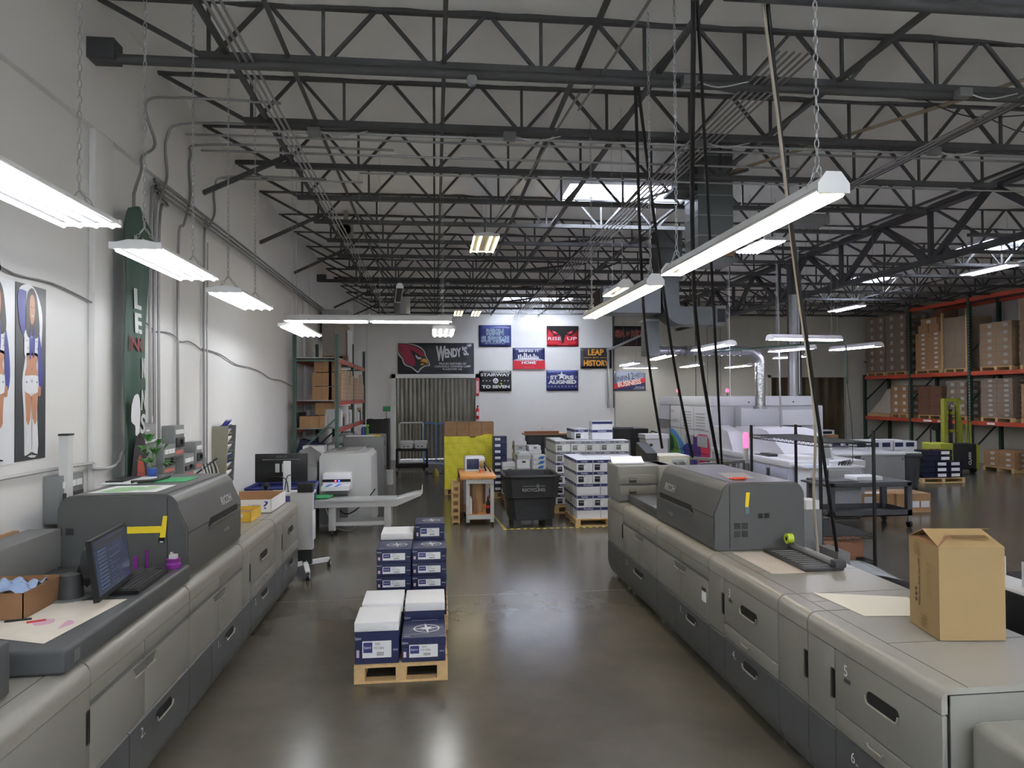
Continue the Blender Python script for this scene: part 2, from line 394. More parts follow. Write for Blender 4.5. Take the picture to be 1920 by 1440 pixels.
for i, yy in enumerate(JY):
    if i < 7: continue
    k = i-7
    la = 'grey open-web roof joist left of the girder, '+('nearest the camera' if k == 0 else ORD[k]+' counting from the camera')
    lb = 'grey open-web roof joist on the far right beyond the girder, '+('nearest the camera' if k == 0 else ORD[k]+' counting from the camera')
    if i == 8: ja['label'] = la; jb['label'] = lb
    else:
        dup(ja, dl=(0, yy-JY[8], 0), label=la)
        if k > 1: dup(jb, dl=(0, yy-JY[8], 0), label=lb)
# girder
gr = T('roof_girder', (9.6, 14, 4.95), 'dark steel truss girder running front to back above the machines', 'girder')
MB().box(9.5, 9.7, 3.5, 27, 5.93, 6.03, steeld).build('top_chord', gr, smooth=False)
MB().box(9.52, 9.68, 3.5, 27, 4.93, 5.02, steeld).build('bottom_chord', gr, smooth=False)
for i in range(6, 22):
    yy = JY[i]
    if i % 2 == 0:
        MB().box(9.56, 9.64, yy-.04, yy+.04, 5.0, 5.95, steeld).build('web_member', gr, smooth=False)
        for s_ in (-1, 1):
            if 3.6 < yy+s_*1.5 < 27: MB().bar((9.6, yy+s_*.08, 5.0), (9.6, yy+s_*1.45, 5.94), .1, steeld).build('web_member', gr, smooth=False)
MB().box(9.47, 9.73, 17.8, 18.06, 0, 5.95, steeld).build('column', gr, smooth=False)
# right cross truss seen beyond
# bridging angles
for i, (x, wd) in enumerate([(-1.86, .05), (-1.32, .035), (.10, .04), (1.37, .045), (2.17, .055), (4.02, .055), (6.3, .045), (8.0, .045), (11.4, .05), (13.9, .05), (16.4, .05)]):
    MB().box(x-wd/2, x+wd/2, 4.2 if x < 9 else 6.5, 27, 5.505, 5.505+wd*.7, steel).build('bridging_bar', label='long steel bridging bar under the roof joists, %s from the left wall' % ORD[i], cat='bridging', group='bridging bars', smooth=False)
for i, k in enumerate([8, 10, 11, 13, 15, 17, 19]):
    x0 = 2.1 if i % 2 else 2.2
    MB().bar((2.2, JY[k], 5.5), (4.0, JY[k]+1.3, 5.93), .05, steeld).build('kicker_brace', label='diagonal dark steel brace under the roof, %s from the camera' % ORD[i], cat='brace', group='diagonal roof braces', smooth=False)
    MB().bar((4.0, JY[k]-.02, 5.5), (4.9, JY[k]+.9, 5.93), .05, steeld).build('kicker_brace', label='short dark steel brace right of the conduit bundle, %s from the camera' % ORD[i], cat='brace', group='short roof braces', smooth=False)
for i, k in enumerate([10, 12, 14, 18, 20]):
    MB().bar((-3.03, JY[k], 5.1), (-1.95, JY[k], 5.62), .055, steel).build('wall_strut', label='diagonal steel strut from left wall up to a joist, %s from the camera' % ORD[i], cat='strut', group='wall struts', smooth=False)
# fire main pipes
for i, (y, x1, x0) in enumerate([(JY[8]-.02, 18.5, -2.97), (JY[16], 9.5, -2.97), (JY[7]-.02, 18.5, 2.2)]):
    r = T('sprinkler_pipe', (x0, y, 5.35), ['fat sprinkler pipe across the nearest full joist, from the left wall', 'sprinkler pipe along a far joist above the left rack', 'sprinkler pipe along the top edge of view at right'][i], 'pipe')
    MB().cyl((x0, y, 5.43), (x1, y, 5.43), .045, steel, 14).build('pipe', r)
    if x0 < 0: MB().box(-3.03, -2.8, y-.09, y+.09, 5.4, 5.58, steeld).build('wall_bracket', r, smooth=False)
    if i < 2: MB().lathe([(.05, -.02), (.05, .04), (.03, .05)], (.36, y-.02, 5.37), galv, 12, 'y').build('sprinkler_head', r)
# conduit bundles under joists
def bundle(xs, y0, y1, z, label, n='conduit_run', g=None, r=.013):
    for i, x in enumerate(xs):
        MB().tube([(x, y0, z), (x, y1, z)], r, conduit, 6).build(n, label=label % ORD[i], cat='conduit', group=g)
bundle([-1.74, -1.68, -1.62], 4.4, 27, 5.44, 'thin conduit running back under the joists near the left wall, %s from left', g='left ceiling conduits')
bundle([3.05+.07*k for k in range(6)], 5.9, 27, 5.44, 'galvanised conduit in the bundle running past the skylight, %s from left', g='conduit bundle by the skylight')
bundle([5.95, 6.02, 6.09], 6.4, 26, 5.42, 'conduit running back right of the big duct, %s from left', g='right ceiling conduits')
for i, (y, x0, x1, z) in enumerate([(8.6, -2.9, 9.0, 5.5), (9.15, -2.9, 5.0, 5.5), (10.04, -2.9, -1.0, 5.42), (8.22, -1.9, 12, 5.43), (9.66, -1.0, 14, 5.43), (18.9, -2.4, 6, 5.42), (19.1, -2.4, 8, 5.42)]):
    MB().tube([(x0, y, z), (x1, y, z)], .014, conduit, 6).build('cross_conduit', label='thin conduit crossing the ceiling left to right, %s listed from the camera' % ORD[i], cat='conduit', group='cross conduits')
# ================= LIGHT FIXTURES
def chain_mesh(mb, p, q, m):
    p = Vector(p); q = Vector(q); L = (q-p).length; n = int(L/.045); d = (q-p).normalized(); a = d.orthogonal().normalized(); b = d.cross(a)
    for i in range(n):
        c = p+d*(L*(i+.5)/n); s = a if i % 2 else b
        pts = [c+d*(.027*math.sin(t))+s*(.011*math.cos(t)) for t in [2*math.pi*k/8 for k in range(9)]]
        mb.tube(pts, .0035, m, 4)
def fixture(x, y, z, L, W, nt_, tm, label, group, rot=0, chain=True, kind='open', top=6.2, hang=None, split=0):
    """long axis along local y"""
    r = T('hanging_light', (x, y, z), label, 'ceiling light', group); r.rotation_euler.z = rot
    def P(a, b_, c): v = Matrix.Rotation(rot, 3, 'Z') @ Vector((a, b_, 0)); return (x+v.x, y+v.y, z+c)
    def fb(mb, prof, y0, y1, m):
        n = len(prof); vs = [P(p[0], y0, p[1]) for p in prof]+[P(p[0], y1, p[1]) for p in prof]
        mb.add(vs, [tuple(range(n))[::-1], tuple(range(n, 2*n))]+[(i, (i+1) % n, n+(i+1) % n, n+i) for i in range(n)], m)
    mb = MB(); h = L/2
    if kind == 'open':
        fb(mb, [(-W/2, .0), (-W/2+.012, .03), (-W*.16, .055), (W*.16, .055), (W/2-.012, .03), (W/2, .0), (W/2, .008), (W*.3, .03), (0, .022), (-W*.3, .03), (-W/2, .008)], -h, h, fixw)
        fb(mb, [(-W/2, -.01), (-W/2, .035), (W/2, .035), (W/2, -.01)], -h-.012, -h+.012, fixw); fb(mb, [(-W/2, -.01), (-W/2, .035), (W/2, .035), (W/2, -.01)], h-.012, h+.012, fixw)
    elif kind == 'strip':
        fb(mb, [(-W/2, -.01), (-W/2+.01, .015), (-.035, .075), (.035, .075), (W/2-.01, .015), (W/2, -.01), (W/2-.006, -.01), (.03, .035), (-.03, .035), (-W/2+.006, -.01)], -h, h, fixw)
        for s in (-h, h): fb(mb, [(-W/2, -.02), (-W/2, .03), (-.04, .09), (.04, .09), (W/2, .03), (W/2, -.02)], s-.006, s+.006, fixw)
    else:
        fb(mb, [(-W/2, -.005), (-W/2+.03, .05), (-.05, .075), (.05, .075), (W/2-.03, .05), (W/2, -.005), (W/2-.01, -.005), (0, .03), (-W/2+.01, -.005)], -h, h, fixw)
        for s in (-h, h): fb(mb, [(-W/2, -.03), (-W/2+.03, .05), (-.05, .075), (.05, .075), (W/2-.03, .05), (W/2, -.03)], s-.006, s+.006, fixw)
    mb.build('housing', r)
    mb = MB(); zr = .012 if kind != 'strip' else .006
    vs = [P(-W*.46, -h+.015, zr), P(W*.46, -h+.015, zr), P(W*.46, h-.015, zr), P(-W*.46, h-.015, zr)]; vs += [(v[0], v[1], v[2]+.004) for v in vs]
    mb.add(vs, [(0, 1, 2, 3), (4, 5, 6, 7), (0, 1, 5, 4), (1, 2, 6, 5), (2, 3, 7, 6), (3, 0, 4, 7)], dimplm); mb.build('dimming_plate', r, smooth=False)  # added dark sheet that keeps the tubes apart in brightness
    for i in range(nt_):
        a = (i-(nt_-1)/2)*(W*.8/max(1, nt_-1)) if nt_ > 1 else 0
        if kind == 'gap' or split: a += math.copysign(split, a)
        t = MB(); t.cyl(P(a, -h+.04, -.013), P(a, h-.04, -.013), .0135, tm, 10); t.build('lamp_tube', r)
    if chain is not None:
        for s in (-1, 1):
            m_ = MB(); yy = s*(h-.15)
            if chain: chain_mesh(m_, P(0, yy, .17), P(0, yy, top-z), galv); chain_mesh(m_, P(-W*.3, yy, .04), P(0, yy, .17), galv); chain_mesh(m_, P(W*.3, yy, .04), P(0, yy, .17), galv)
            else:
                m_.tube([P(0, yy, .15), P(0, yy, top-z)], .003, galv, 4); m_.tube([P(-W*.3, yy, .04), P(0, yy, .15)], .002, galv, 4); m_.tube([P(W*.3, yy, .04), P(0, yy, .15)], .002, galv, 4)
            m_.build('chain' if chain else 'hanger_wire', r)
    return r
LG = 'four-tube lights along the left wall'
fixture(-2.03, 3.78, 3.43, 1.3, .34, 4, tubl, 'four-tube light at the left frame edge, nearest of the left wall row', LG)
fixture(-2.03, 5.70, 3.43, 1.3, .34, 4, tubl, 'four-tube light by the green banner, second of the left wall row', LG)
fixture(-2.03, 7.75, 3.43, 1.35, .34, 4, tubl, 'four-tube light beyond the green banner, third of the left wall row', LG)
fixture(-2.02, 11.05, 3.41, 1.7, .34, 4, tubl, 'long four-tube light under the crossing pair, last of the left wall row', LG, chain=False)
fixture(-1.47, 9.98, 3.46, 1.15, .2, 2, tubc, 'left of two bright tube lights hung end to end across the aisle', 'crossing pair', rot=R(90), kind='strip', chain=False)
fixture(-.33, 9.98, 3.46, 1.15, .2, 2, tubc, 'right of two bright tube lights hung end to end across the aisle', 'crossing pair', rot=R(90), kind='strip', chain=False)
fixture(.14, 11.3, 3.42, 1.3, .34, 4, tubc, 'four-tube light just behind right end of the crossing pair', 'aisle lights', chain=False)
fixture(.85, 12.0, 5.0, 1.3, .42, 4, tuby, 'yellowish high light hung mid ceiling above the aisle', 'high lights', chain=False, split=.03)
fixture(.75, 22.1, 5.0, 1.3, .26, 3, tuby, 'left of two small yellow lights near back wall top', 'far yellow lights', chain=False)
fixture(1.3, 22.1, 5.0, 1.3, .26, 3, tuby, 'right of two small yellow lights near back wall top', 'far yellow lights', chain=False)
fixture(2.0, 4.56, 3.43, 2.46, .17, 2, tubw, 'long warm strip light hanging over right press, nearest the camera', 'long warm strip lights', kind='strip')
fixture(2.03, 7.7, 3.43, 2.8, .17, 2, tubw, 'second long warm strip light hanging further down over right press', 'long warm strip lights', kind='strip')
fixture(5.72, 11.8, 5.0, 1.1, .42, 6, tubv, 'high six-tube light behind the warm strip light', 'high lights', chain=False)
fixture(11.65, 13.65, 5.0, 1.3, .3, 2, tubv, 'violet-white high light at the upper right over racks', 'high lights', chain=False)
fixture(12.5, 20.2, 5.0, 1.6, .3, 2, tubv, 'high light beyond the girder in front of the racks', 'high lights', chain=False)
fixture(2.36, 8.9, 3.75, .8, .2, 2, tubw, 'short warm light beside the end of second strip light', 'short lights', kind='strip', chain=False)
G2 = 'low work lights over the digital press'
for i, (a, b_, c, d, lb) in enumerate([(7.11, 26.0, 8.4, 26.0, 'over the lowest right flag'), (6.53, 23.98, 6.36, 21.6, 'leftmost, near the duct foot'), (6.3, 19.91, 5.97, 16.98, 'below the duct end'), (9.17, 25.3, 8.99, 23.0, 'far one left of the round duct'),
        (6.02, 15.73, 5.97, 13.68, 'in front of the round duct'), (11.15, 25.9, 11.04, 23.7, 'far one right of the round duct'), (6.16, 12.4, 7.63, 12.6, 'nearest and largest, side on'), (8.06, 16.11, 8.32, 14.77, 'just below the largest one'),
        (9.64, 19.04, 9.95, 17.95, 'smallest below the largest one'), (9.25, 15.49, 9.43, 14.06, 'rightmost, in front of wrapped pallets')]):
    L = math.hypot(c-a, d-b_); fixture((a+c)/2, (b_+d)/2, 3.43, L, .26, 2, tubv if i % 3 == 1 else tubc, 'low hanging white light, '+lb, G2, rot=math.atan2(d-b_, c-a)-R(90), kind='wrap', chain=False)
# unlit tube over the left aisle, plus unseen lamp rows added for fill light
fixture(-.82, 16.5, 4.75, 2.4, .16, 0, tubc, 'unlit narrow strip light high above the left aisle', 'high lights', kind='strip', chain=False, rot=R(4))
def add_fill_batten(x, y, z, label):  # unseen lamp added to brighten the ceiling
    r = T('fill_batten', (x, y, z), label, 'ceiling light', 'added fill lights outside the view')
    MB().box(x-.03, x+.03, y-1.2, y+1.2, z, z+.05, fixw).build('spine', r, smooth=False)
    for s in (-.05, .05): MB().cyl((x+s, y-1.17, z+.02), (x+s, y+1.17, z+.02), .0135, tubc, 10).build('lamp_tube', r)
    for s in (-1, 1): MB().cyl((x, y+s, z+.05), (x, y+s, 6.1), .003, galv, 4).build('hanger_wire', r)
for i, (x, y) in enumerate([(-1.5, -1.5), (1.5, -1.5), (4.5, -1.0), (8.0, .5), (11.5, 2.0), (11.5, 6.0), (15.0, 5.0), (15.0, 9.5), (16.5, 13.0), (5, -3.5)]):
    add_fill_batten(x, y, 4.9, 'added bare tube fill light outside the view, %s of the set' % ORD[i])
for i, (x, y) in enumerate([(.5, 1.0), (-.5, -1.2), (3.0, -.6), (2.0, -3.4), (7.0, 1.5), (13, 3)]):
    fixture(x, y, 3.43 if x < 3 else 5.0, 1.3 if x != 2.0 else 2.4, .34, 4, tubc, 'added unseen tube light behind the camera, %s of that row' % ORD[i], 'added fill lights behind the camera', chain=False)  # unseen, added to soften and fill the light

# ================= LEFT WALL
def conduit_path(pts, label, r=.016):
    o = MB(); o.tube(pts, r, conduit, 8, smooth=5)
    o.build('wall_conduit', label=label, cat='conduit', group='conduits on the left wall')
W_ = -3.0
conduit_path([(-1.6, 7.6, 5.5), (-2.6, 7.6, 5.52), (-2.96, 7.6, 5.45), (-2.94, 7.8, 5.1), (W_, 7.62, 4.9), (W_, 7.6, 4.75), (W_, 7.45, 4.5), (W_, 7.42, 4.3), (W_, 7.42, 3.0)], 'bent conduit running down behind the green banner')
conduit_path([(-1.0, 8.3, 5.52), (-2.7, 8.3, 5.52), (W_, 8.3, 5.35), (W_, 8.3, 4.9), (W_, 8.1, 4.6), (-3.05, 8.08, 4.4), (-3.05, 8.08, 2.2)], 'conduit dropping to breaker boxes right of the green banner')
conduit_path([(-.5, 9.07, 5.55), (-2.75, 9.07, 5.55), (W_, 9.07, 5.4), (W_, 9.07, 4.9), (W_, 8.85, 4.5), (-3.05, 8.8, 4.2), (-3.05, 8.8, 1.9)], 'conduit dropping beside the second left wall light')
conduit_path([(-1.5, 10.04, 5.45), (-2.8, 10.04, 5.45), (W_, 10.04, 5.3), (W_, 10.04, 4.95), (W_, 9.8, 4.7), (-3.05, 9.76, 4.5), (-3.05, 9.76, 1.5)], 'conduit dropping left of the wall file rack')
conduit_path([(-3.05, 9.9, 4.5), (-3.05, 9.88, 3.0), (-3.05, 9.88, 1.5)], 'thin conduit beside the one left of file rack', .011)
for i, (dy, dz) in enumerate([(0, 0), (.12, -.06), (.24, -.12)]):
    conduit_path([(-3.04, 7.95+dy, 1.95), (-3.04, 7.95+dy, 4.4+dz), (-3.04, 8.2+dy, 4.72+dz), (-3.0, 9, 4.78+dz), (-3.0, 19.2, 4.78+dz)], 'long conduit turning along the left wall, %s of three from top' % ORD[i])
conduit_path([(W_, 1.3, 6.0), (W_, 4.05, 5.5), (W_, 4.05, 4.9), (-3.05, 3.7, 4.2), (-3.05, 3.6, 3.4)], 'conduit at the top left frame edge')
# low conduit along wall
MB().tube([(-3.05, 2, 1.83), (-3.05, 6.3, 1.83), (-3.02, 6.62, 1.78), (-2.98, 6.85, 1.76), (-3.0, 7.1, 1.79), (-2.96, 7.15, 1.9), (-2.96, 7.9, 1.95)], .014, lgr, 6, smooth=4).build('wall_pipe', label='white painted pipe along the left wall below the posters', cat='pipe')
for i, (y0, y1) in enumerate([(3.0, 7.0), (7.6, 9.7), (9.7, 16)]):
    za = [3.5, 3.17, 3.02, 2.85][i]; zb = [3.23, 3.02, 2.85, 3.0][i]
    pts = [(-3.06, y0+(y1-y0)*t/8, 3.38-.07*(y0+(y1-y0)*t/8-5)+.03*math.sin(t*2.2)) for t in range(9)]
    MB().tube(pts, .008, M('grey_cable', (120, 122, 122), .5), 5, smooth=3).build('wall_cable', label='loose grey cable along the left wall, %s stretch from camera' % ORD[i], cat='cable', group='loose wall cables')
# security camera
r = T('security_camera', (-2.95, 4.95, 3.3), 'dark bullet security camera at the left frame edge', 'camera')
MB().cyl((-3.05, 5.0, 3.38), (-2.98, 5.14, 3.30), .05, dgr, 14).build('camera_body', r); MB().box(-3.09, -3.03, 4.93, 5.0, 3.32, 3.42, dgr).build('mount', r); MB().lathe([(.001, 0), (.03, 0), (.03, .01), (.001, .01)], (-2.975, 5.15, 3.30), blk, 12, 'y').build('lens', r)
# posters
def poster(y0, y1, z0, z1, dark, label):
    H = z1-z0; Wd = y1-y0
    mb = MB(); mb.box(WX, WX+.006, y0, y1, z0, z1, printg if dark else printw)
    A = Art(mb, (WX+.007, y0, z0), (0, 1, 0), (0, 0, 1), .0008)
    def q(pts, m, k, sm=4): A.poly([((x-.5)*1.0*H*.30+Wd*.5, y*H) for x, y in pts], m, k, sm)
    if dark: q([(.28, .03), (.72, .03), (.70, .3), (.80, .5), (.84, .66), (.86, .85), (.62, .98), (.32, 1.0), (.06, .95), (.16, .8), (.3, .62), (.2, .45), (.26, .25)], printw, 1)
    q([(.32, .96), (.05, .95), (.08, .80), (.2, .72), (.34, .74), (.3, .84)], printb, 2)                      # raised sleeve
    q([(.30, .74), (.30, .86), (.36, .95), (.50, .985), (.64, .95), (.72, .86), (.76, .74), (.66, .70), (.50, .71), (.38, .70)], hairm, 4)  # hair
    q([(.42, .82), (.42, .92), (.5, .95), (.58, .92), (.59, .83), (.53, .78), (.47, .78)], skin, 5)           # face
    A.ell((.465-.5)*H*.3+Wd/2, .875*H, .008, .004, hairm, 6, 8); A.ell((.545-.5)*H*.3+Wd/2, .875*H, .008, .004, hairm, 6, 8)
    A.ell((.505-.5)*H*.3+Wd/2, .825*H, .014, .005, printw, 6, 10); A.ell((.505-.5)*H*.3+Wd/2, .85*H, .004, .008, M('print_skin2', (176, 116, 86), .4), 6, 8)
    q([(.26, .73), (.42, .77), (.62, .77), (.78, .73), (.76, .6), (.62, .60), (.4, .60), (.26, .60)], printw, 3)  # white vest
    q([(.44, .77), (.5, .69), (.58, .77), (.6, .66), (.56, .58), (.50, .62), (.44, .57), (.42, .66)], printb, 6)  # tied blouse
    q([(.32, .61), (.7, .61), (.66, .54), (.7, .47), (.3, .47), (.34, .54)], skin, 3)                          # midriff
    A.ell((.5-.5)*H*.3+Wd/2, .52*H, .004, .007, hairm, 6, 8)
    q([(.74, .74), (.84, .62), (.88, .48), (.82, .40), (.74, .43), (.72, .56), (.70, .66)], printb, 5)         # hanging sleeve
    q([(.72, .42), (.80, .42), (.8, .37), (.72, .37)], skin, 6)
    q([(.27, .48), (.73, .48), (.76, .40), (.55, .375), (.5, .36), (.44, .375), (.26, .40)], printw, 4)        # shorts
    A.ell(Wd/2, .452*H, .016, .014, M('print_silver', (190, 192, 196), .3), 6, 12)
    for x in (.33, .67): A.star((x-.5)*H*.3+Wd/2, .445*H, .012, printb, 6)
    for x, y in ((.33, .68), (.36, .64), (.66, .68), (.68, .64)): A.star((x-.5)*H*.3+Wd/2, y*H, .008, printk, 6)
    for s in (0, 1):
        f = lambda x: x if not s else 1-x
        q([(f(.28), .40), (f(.49), .385), (f(.47), .27), (f(.44), .20), (f(.33), .20), (f(.32), .28)], skin, 3)   # legs
        q([(f(.31), .235), (f(.39), .20), (f(.47), .235), (f(.46), .12), (f(.49), .045), (f(.32), .03), (f(.33), .12)], printw, 5)   # boots
        q([(f(.49), .046), (f(.40), .035), (f(.32), .03), (f(.32), .022), (f(.49), .03)], printk, 6, 0)
    q([(.495, .385), (.505, .385), (.505, .06), (.495, .06)], M('print_skin2', (176, 116, 86), .4), 6, 0)
    return mb.build('wall_poster', label=label, cat='poster', group='cheerleader posters', recalc=False, smooth=False)
poster(5.58, 5.985, 1.93, 3.27, True, 'tall dark-background poster of a person in white boots and blue sleeves')
poster(5.14, 5.56, 1.92, 3.27, False, 'tall white-background poster of a person in white boots, left one')
poster(4.68, 5.12, 1.92, 3.27, False, 'white poster cut off by the left frame edge')
# feather banner
bg = M('banner_green', (56, 84, 72), .6, var=.15, scale=3)
def fx(y, z): return -2.93+.012*math.sin(y*19)+.01*math.sin(z*4+y*9)
r = T('feather_banner', (-2.95, 7.35, .9), 'tall dark green feather banner hanging beside the wall pilaster', 'banner')
mb = MB()
def fb_(u, v):
    z = .95+v*3.35; wl = 7.03-.02*v; wr = 7.50+.12*v if v < .86 else 7.60+.12*math.sin((v-.86)/.14*math.pi)-.0*v
    if v > .88: t = (v-.88)/.12; wl += .30*(1-math.sqrt(max(0, 1-t*t))); wr -= .42*(1-math.sqrt(max(0, 1-t*t)))*.6
    y = wl+(wr-wl)*u; return (fx(y, z), y, z)
mb.grid(fb_, 24, 60, bg); mb.build('cloth', r, recalc=False, solid=.004)
def blet(s, y0, z0, w_, h_, m, rot=0):
    mb = MB(); vs, fs = text_mesh(s, .03); a0, a1 = min(v[0] for v in vs), max(v[0] for v in vs); b0, b1 = min(v[1] for v in vs), max(v[1] for v in vs); out = []
    for v in vs:
        p, q = (v[0]-a0)/(a1-a0), (v[1]-b0)/(b1-b0)
        y, z = (y0+p*w_, z0+q*h_) if not rot else (y0+q*w_, z0+(1-p)*h_)
        out.append((fx(y, z)+.012, y, z))
    mb.add(out, fs, m); mb.build('letter', r, recalc=False)
lw = M('banner_letter_white', (200, 204, 204), .6)
for s, z in (('H', 3.80), ('L', 3.28), ('E', 3.04)): blet(s, 7.25, z, .17, .2, lw, 0)
blet('INO', 7.13, 2.86, .36, .14, M('banner_red', (120, 40, 48), .6), 0)
for s, z in (('N', 2.60), ('N', 2.28), ('S', 2.04)): blet(s, 7.37, z, .16, .2, lw, 0)
mb = MB(); A = Art(mb, (-2.885, 7.0, 0), (0, 1, 0), (0, 0, 1)); A.poly([(.1, 2.33), (.16, 2.42), (.26, 2.43), (.3, 2.3), (.29, 2.14), (.27, 2.04), (.19, 2.04), (.18, 2.13), (.09, 2.18)], printw, 1, 3); mb.build('white_figure', r, recalc=False)
mb = MB(); A = Art(mb, (-2.885, 7.0, 0), (0, 1, 0), (0, 0, 1))
A.poly([(.05, .97), (.03, 1.3), (.12, 1.75), (.2, 2.0), (.33, 2.05), (.44, 1.9), (.46, 1.6), (.44, .97)], M('print_dark_hair', (44, 40, 48), .6), 1, 4)
A.poly([(.24, 1.8), (.30, 1.84), (.4, 1.7), (.40, 1.5), (.34, 1.38), (.26, 1.4), (.23, 1.6)], M('print_red_face', (172, 78, 62), .6, var=.2), 2, 4)
A.poly([(.02, .97), (.03, 1.3), (.12, 1.42), (.26, 1.38), (.3, 1.1), (.3, .97)], M('print_red_face', (172, 78, 62), .6), 2, 4)
A.ell(.30, 1.66, .022, .008, printk, 3, 8); A.ell(.372, 1.65, .018, .008, printk, 3, 8); A.ell(.33, 1.5, .03, .008, M('print_lip', (120, 40, 40), .6), 3, 10); A.poly([(.335, 1.64), (.35, 1.57), (.32, 1.57)], M('print_lip', (120, 40, 40), .6), 3)
A.poly([(.02, .97), (.1, 1.16), (.22, 1.2), (.32, .97)], printk, 4)
mb.build('portrait_print', r, recalc=False)
# breaker boxes
def ebox(y0, y1, z0, z1, d, label, kind, name='breaker_box'):
    r = T(name, (WX, (y0+y1)/2, z0), label, 'electrical box', 'electrical boxes on the left wall')
    g = M('box_grey', (128, 132, 132), .45)
    MB().rbox(WX, WX+d, y0, y1, z0, z1, g, .006).build('enclosure', r)
    f = WX+d
    if kind == 'panel':
        MB().rbox(f, f+.012, y0+.03, y1-.03, z0+.05, z1-.03, M('box_grey2', (140, 144, 143), .45), .005).build('door', r); MB().box(f+.012, f+.03, y0+.06, y0+.1, z0+.38*(z1-z0), z0+.5*(z1-z0), blk).build('latch', r)
        MB().box(f+.012, f+.014, y0+.14, y0+.22, z1-.08, z1-.06, pap).build('label_plate', r)
    else:
        for k in range(3): MB().box(f, f+.008, y0+.04+k*(y1-y0-.06)/3, y0+.02+(k+.8)*(y1-y0-.06)/3+.02, z1-.1, z1-.05, pap).build('warning_label', r)
        MB().rbox(f, f+.02, y0+.04, y1-.04, z0+.3*(z1-z0), z1-.14, dgr, .004).build('cover_plate', r); MB().box(f+.02, f+.045, (y0+y1)/2-.02, (y0+y1)/2+.02, z0+.4*(z1-z0), z0+.55*(z1-z0), blk).build('switch_handle', r)
        MB().box(f, f+.004, y0+.03, y1-.05, z0+.03, z0+.2*(z1-z0), M('label_red', (200, 120, 110), .6)).build('sticker', r)
    return r
ebox(7.55, 7.98, 1.63, 2.13, .1, 'large grey breaker panel right beside the green banner', 'panel')
ebox(7.62, 7.95, 1.3, 1.6, .1, 'lower grey box half hidden below the breaker panel', 'panel')
ebox(8.02, 8.38, 1.55, 1.88, .16, 'grey disconnect box right of breaker panel, lower one', 'sw')
ebox(8.4, 8.72, 1.72, 2.08, .14, 'grey disconnect box under the conduits, upper one', 'sw')
ebox(8.76, 9.12, 1.44, 1.72, .12, 'plain grey box with small label under the plant', 'sw')
ebox(9.12, 9.36, 1.5, 1.85, .14, 'grey switch box with red top near the wall cables', 'sw')
ebox(5.96, 6.34, 1.40, 1.78, .13, 'grey disconnect box alone on wall below posters', 'sw')
MB().box(WX, WX+.05, 10.5-.9, 10.5-.7, 1.5, 1.6, mgr).tube([(-3.04, 9.4, 1.42), (-3.03, 9.9, 1.5), (-3.02, 10.2, 1.55)], .012, blk, 5).build('outlet_box', label='small outlet box with black cords left of the file rack', cat='outlet')
mb = MB()
for i in range(9):
    y = 9.62+i*.07; mb.tube([(-3.04, y, 1.52), (-3.0, y+.03*math.sin(i), 1.35), (-3.03, y+.05*math.cos(i*2), 1.12)], .008, blk if i % 2 else M('cord_white', (200, 200, 196), .5), 5, smooth=4)
mb.build('hanging_cords', label='tangle of thin cords hanging from outlets by file rack', cat='cables', kind='stuff')
# stack light and left lower things
r = T('signal_light', (-2.98, 6.05, 1.72), 'slim white signal light post above the grey wall box', 'signal light'); MB().box(-3.0, -2.93, 6.02, 6.1, 1.4, 2.1, M('translucent_white', (216, 218, 216), .3)).build('light_column', r); MB().box(-3.005, -2.925, 6.015, 6.105, 2.1, 2.115, dgr).build('cap', r)
# wall file rack
r = T('wall_file_rack', (WX, 10.45, 1.2), 'grey wall file rack full of papers beside a printed chart', 'file rack')
MB().prism([(WX, 1.05), (WX+.18, 1.2), (WX+.22, 2.0), (WX, 2.0)], 'y', 10.22, 10.25, M('rack_tan', (150, 148, 132), .5)).prism([(WX, 1.05), (WX+.18, 1.2), (WX+.22, 2.0), (WX, 2.0)], 'y', 10.6, 10.63, mgr).build('side_panels', r)
for k in range(7):
    z = 1.16+k*.12
    MB().grid(lambda u, v, z=z: (WX+.02+.17*v+.0*u, 10.25+.35*u, z+.11*v+.03*math.sin(math.pi*u)*v), 5, 4, mgr).build('tray', r, solid=.003)
    for j in range(2): MB().grid(lambda u, v, z=z, j=j: (WX+.05+.12*v, 10.27+.3*u+j*.01, z+.03+.02*j+.16*v), 2, 2, [pap, papb, printb, lgr][(k+j) % 4]).build('papers', r, solid=.004)
MB().box(WX, WX+.004, 10.8, 11.3, 1.1, 2.0, pap).build('paper_chart', r)
mb = MB(); A = Art(mb, (WX+.005, 10.8, 1.1), (0, 1, 0), (0, 0, 1))
for k in range(6): A.line(0, .14*k+.03, .5, .14*k+.03, .006, printb); A.line(.1*k, 0, .1*k, .75, .003, printb)
A.text('PS', .12, .79, .28, .87, printk); mb.build('chart_lines', r, recalc=False)
for i, (y, z, h, w_) in enumerate([(8.96+.35, 2.05, .16, .06), (9.45, 1.78, .24, .1)]):
    MB().box(WX, WX+.003, y, y+w_, z-h, z, pap).build('wall_notice', label=['small paper notice above the switch boxes', 'small white notice sheet left of the conduit pair'][i], cat='notice')
# painted-over marks
# back left: electrical cabinet up high
MB().rbox(-3.0, -2.3, 19.3, 20.6, 3.9, 4.75, lgr, .01).build('wall_cabinet', label='light grey electrical cabinet high on left wall above the rack', cat='cabinet')
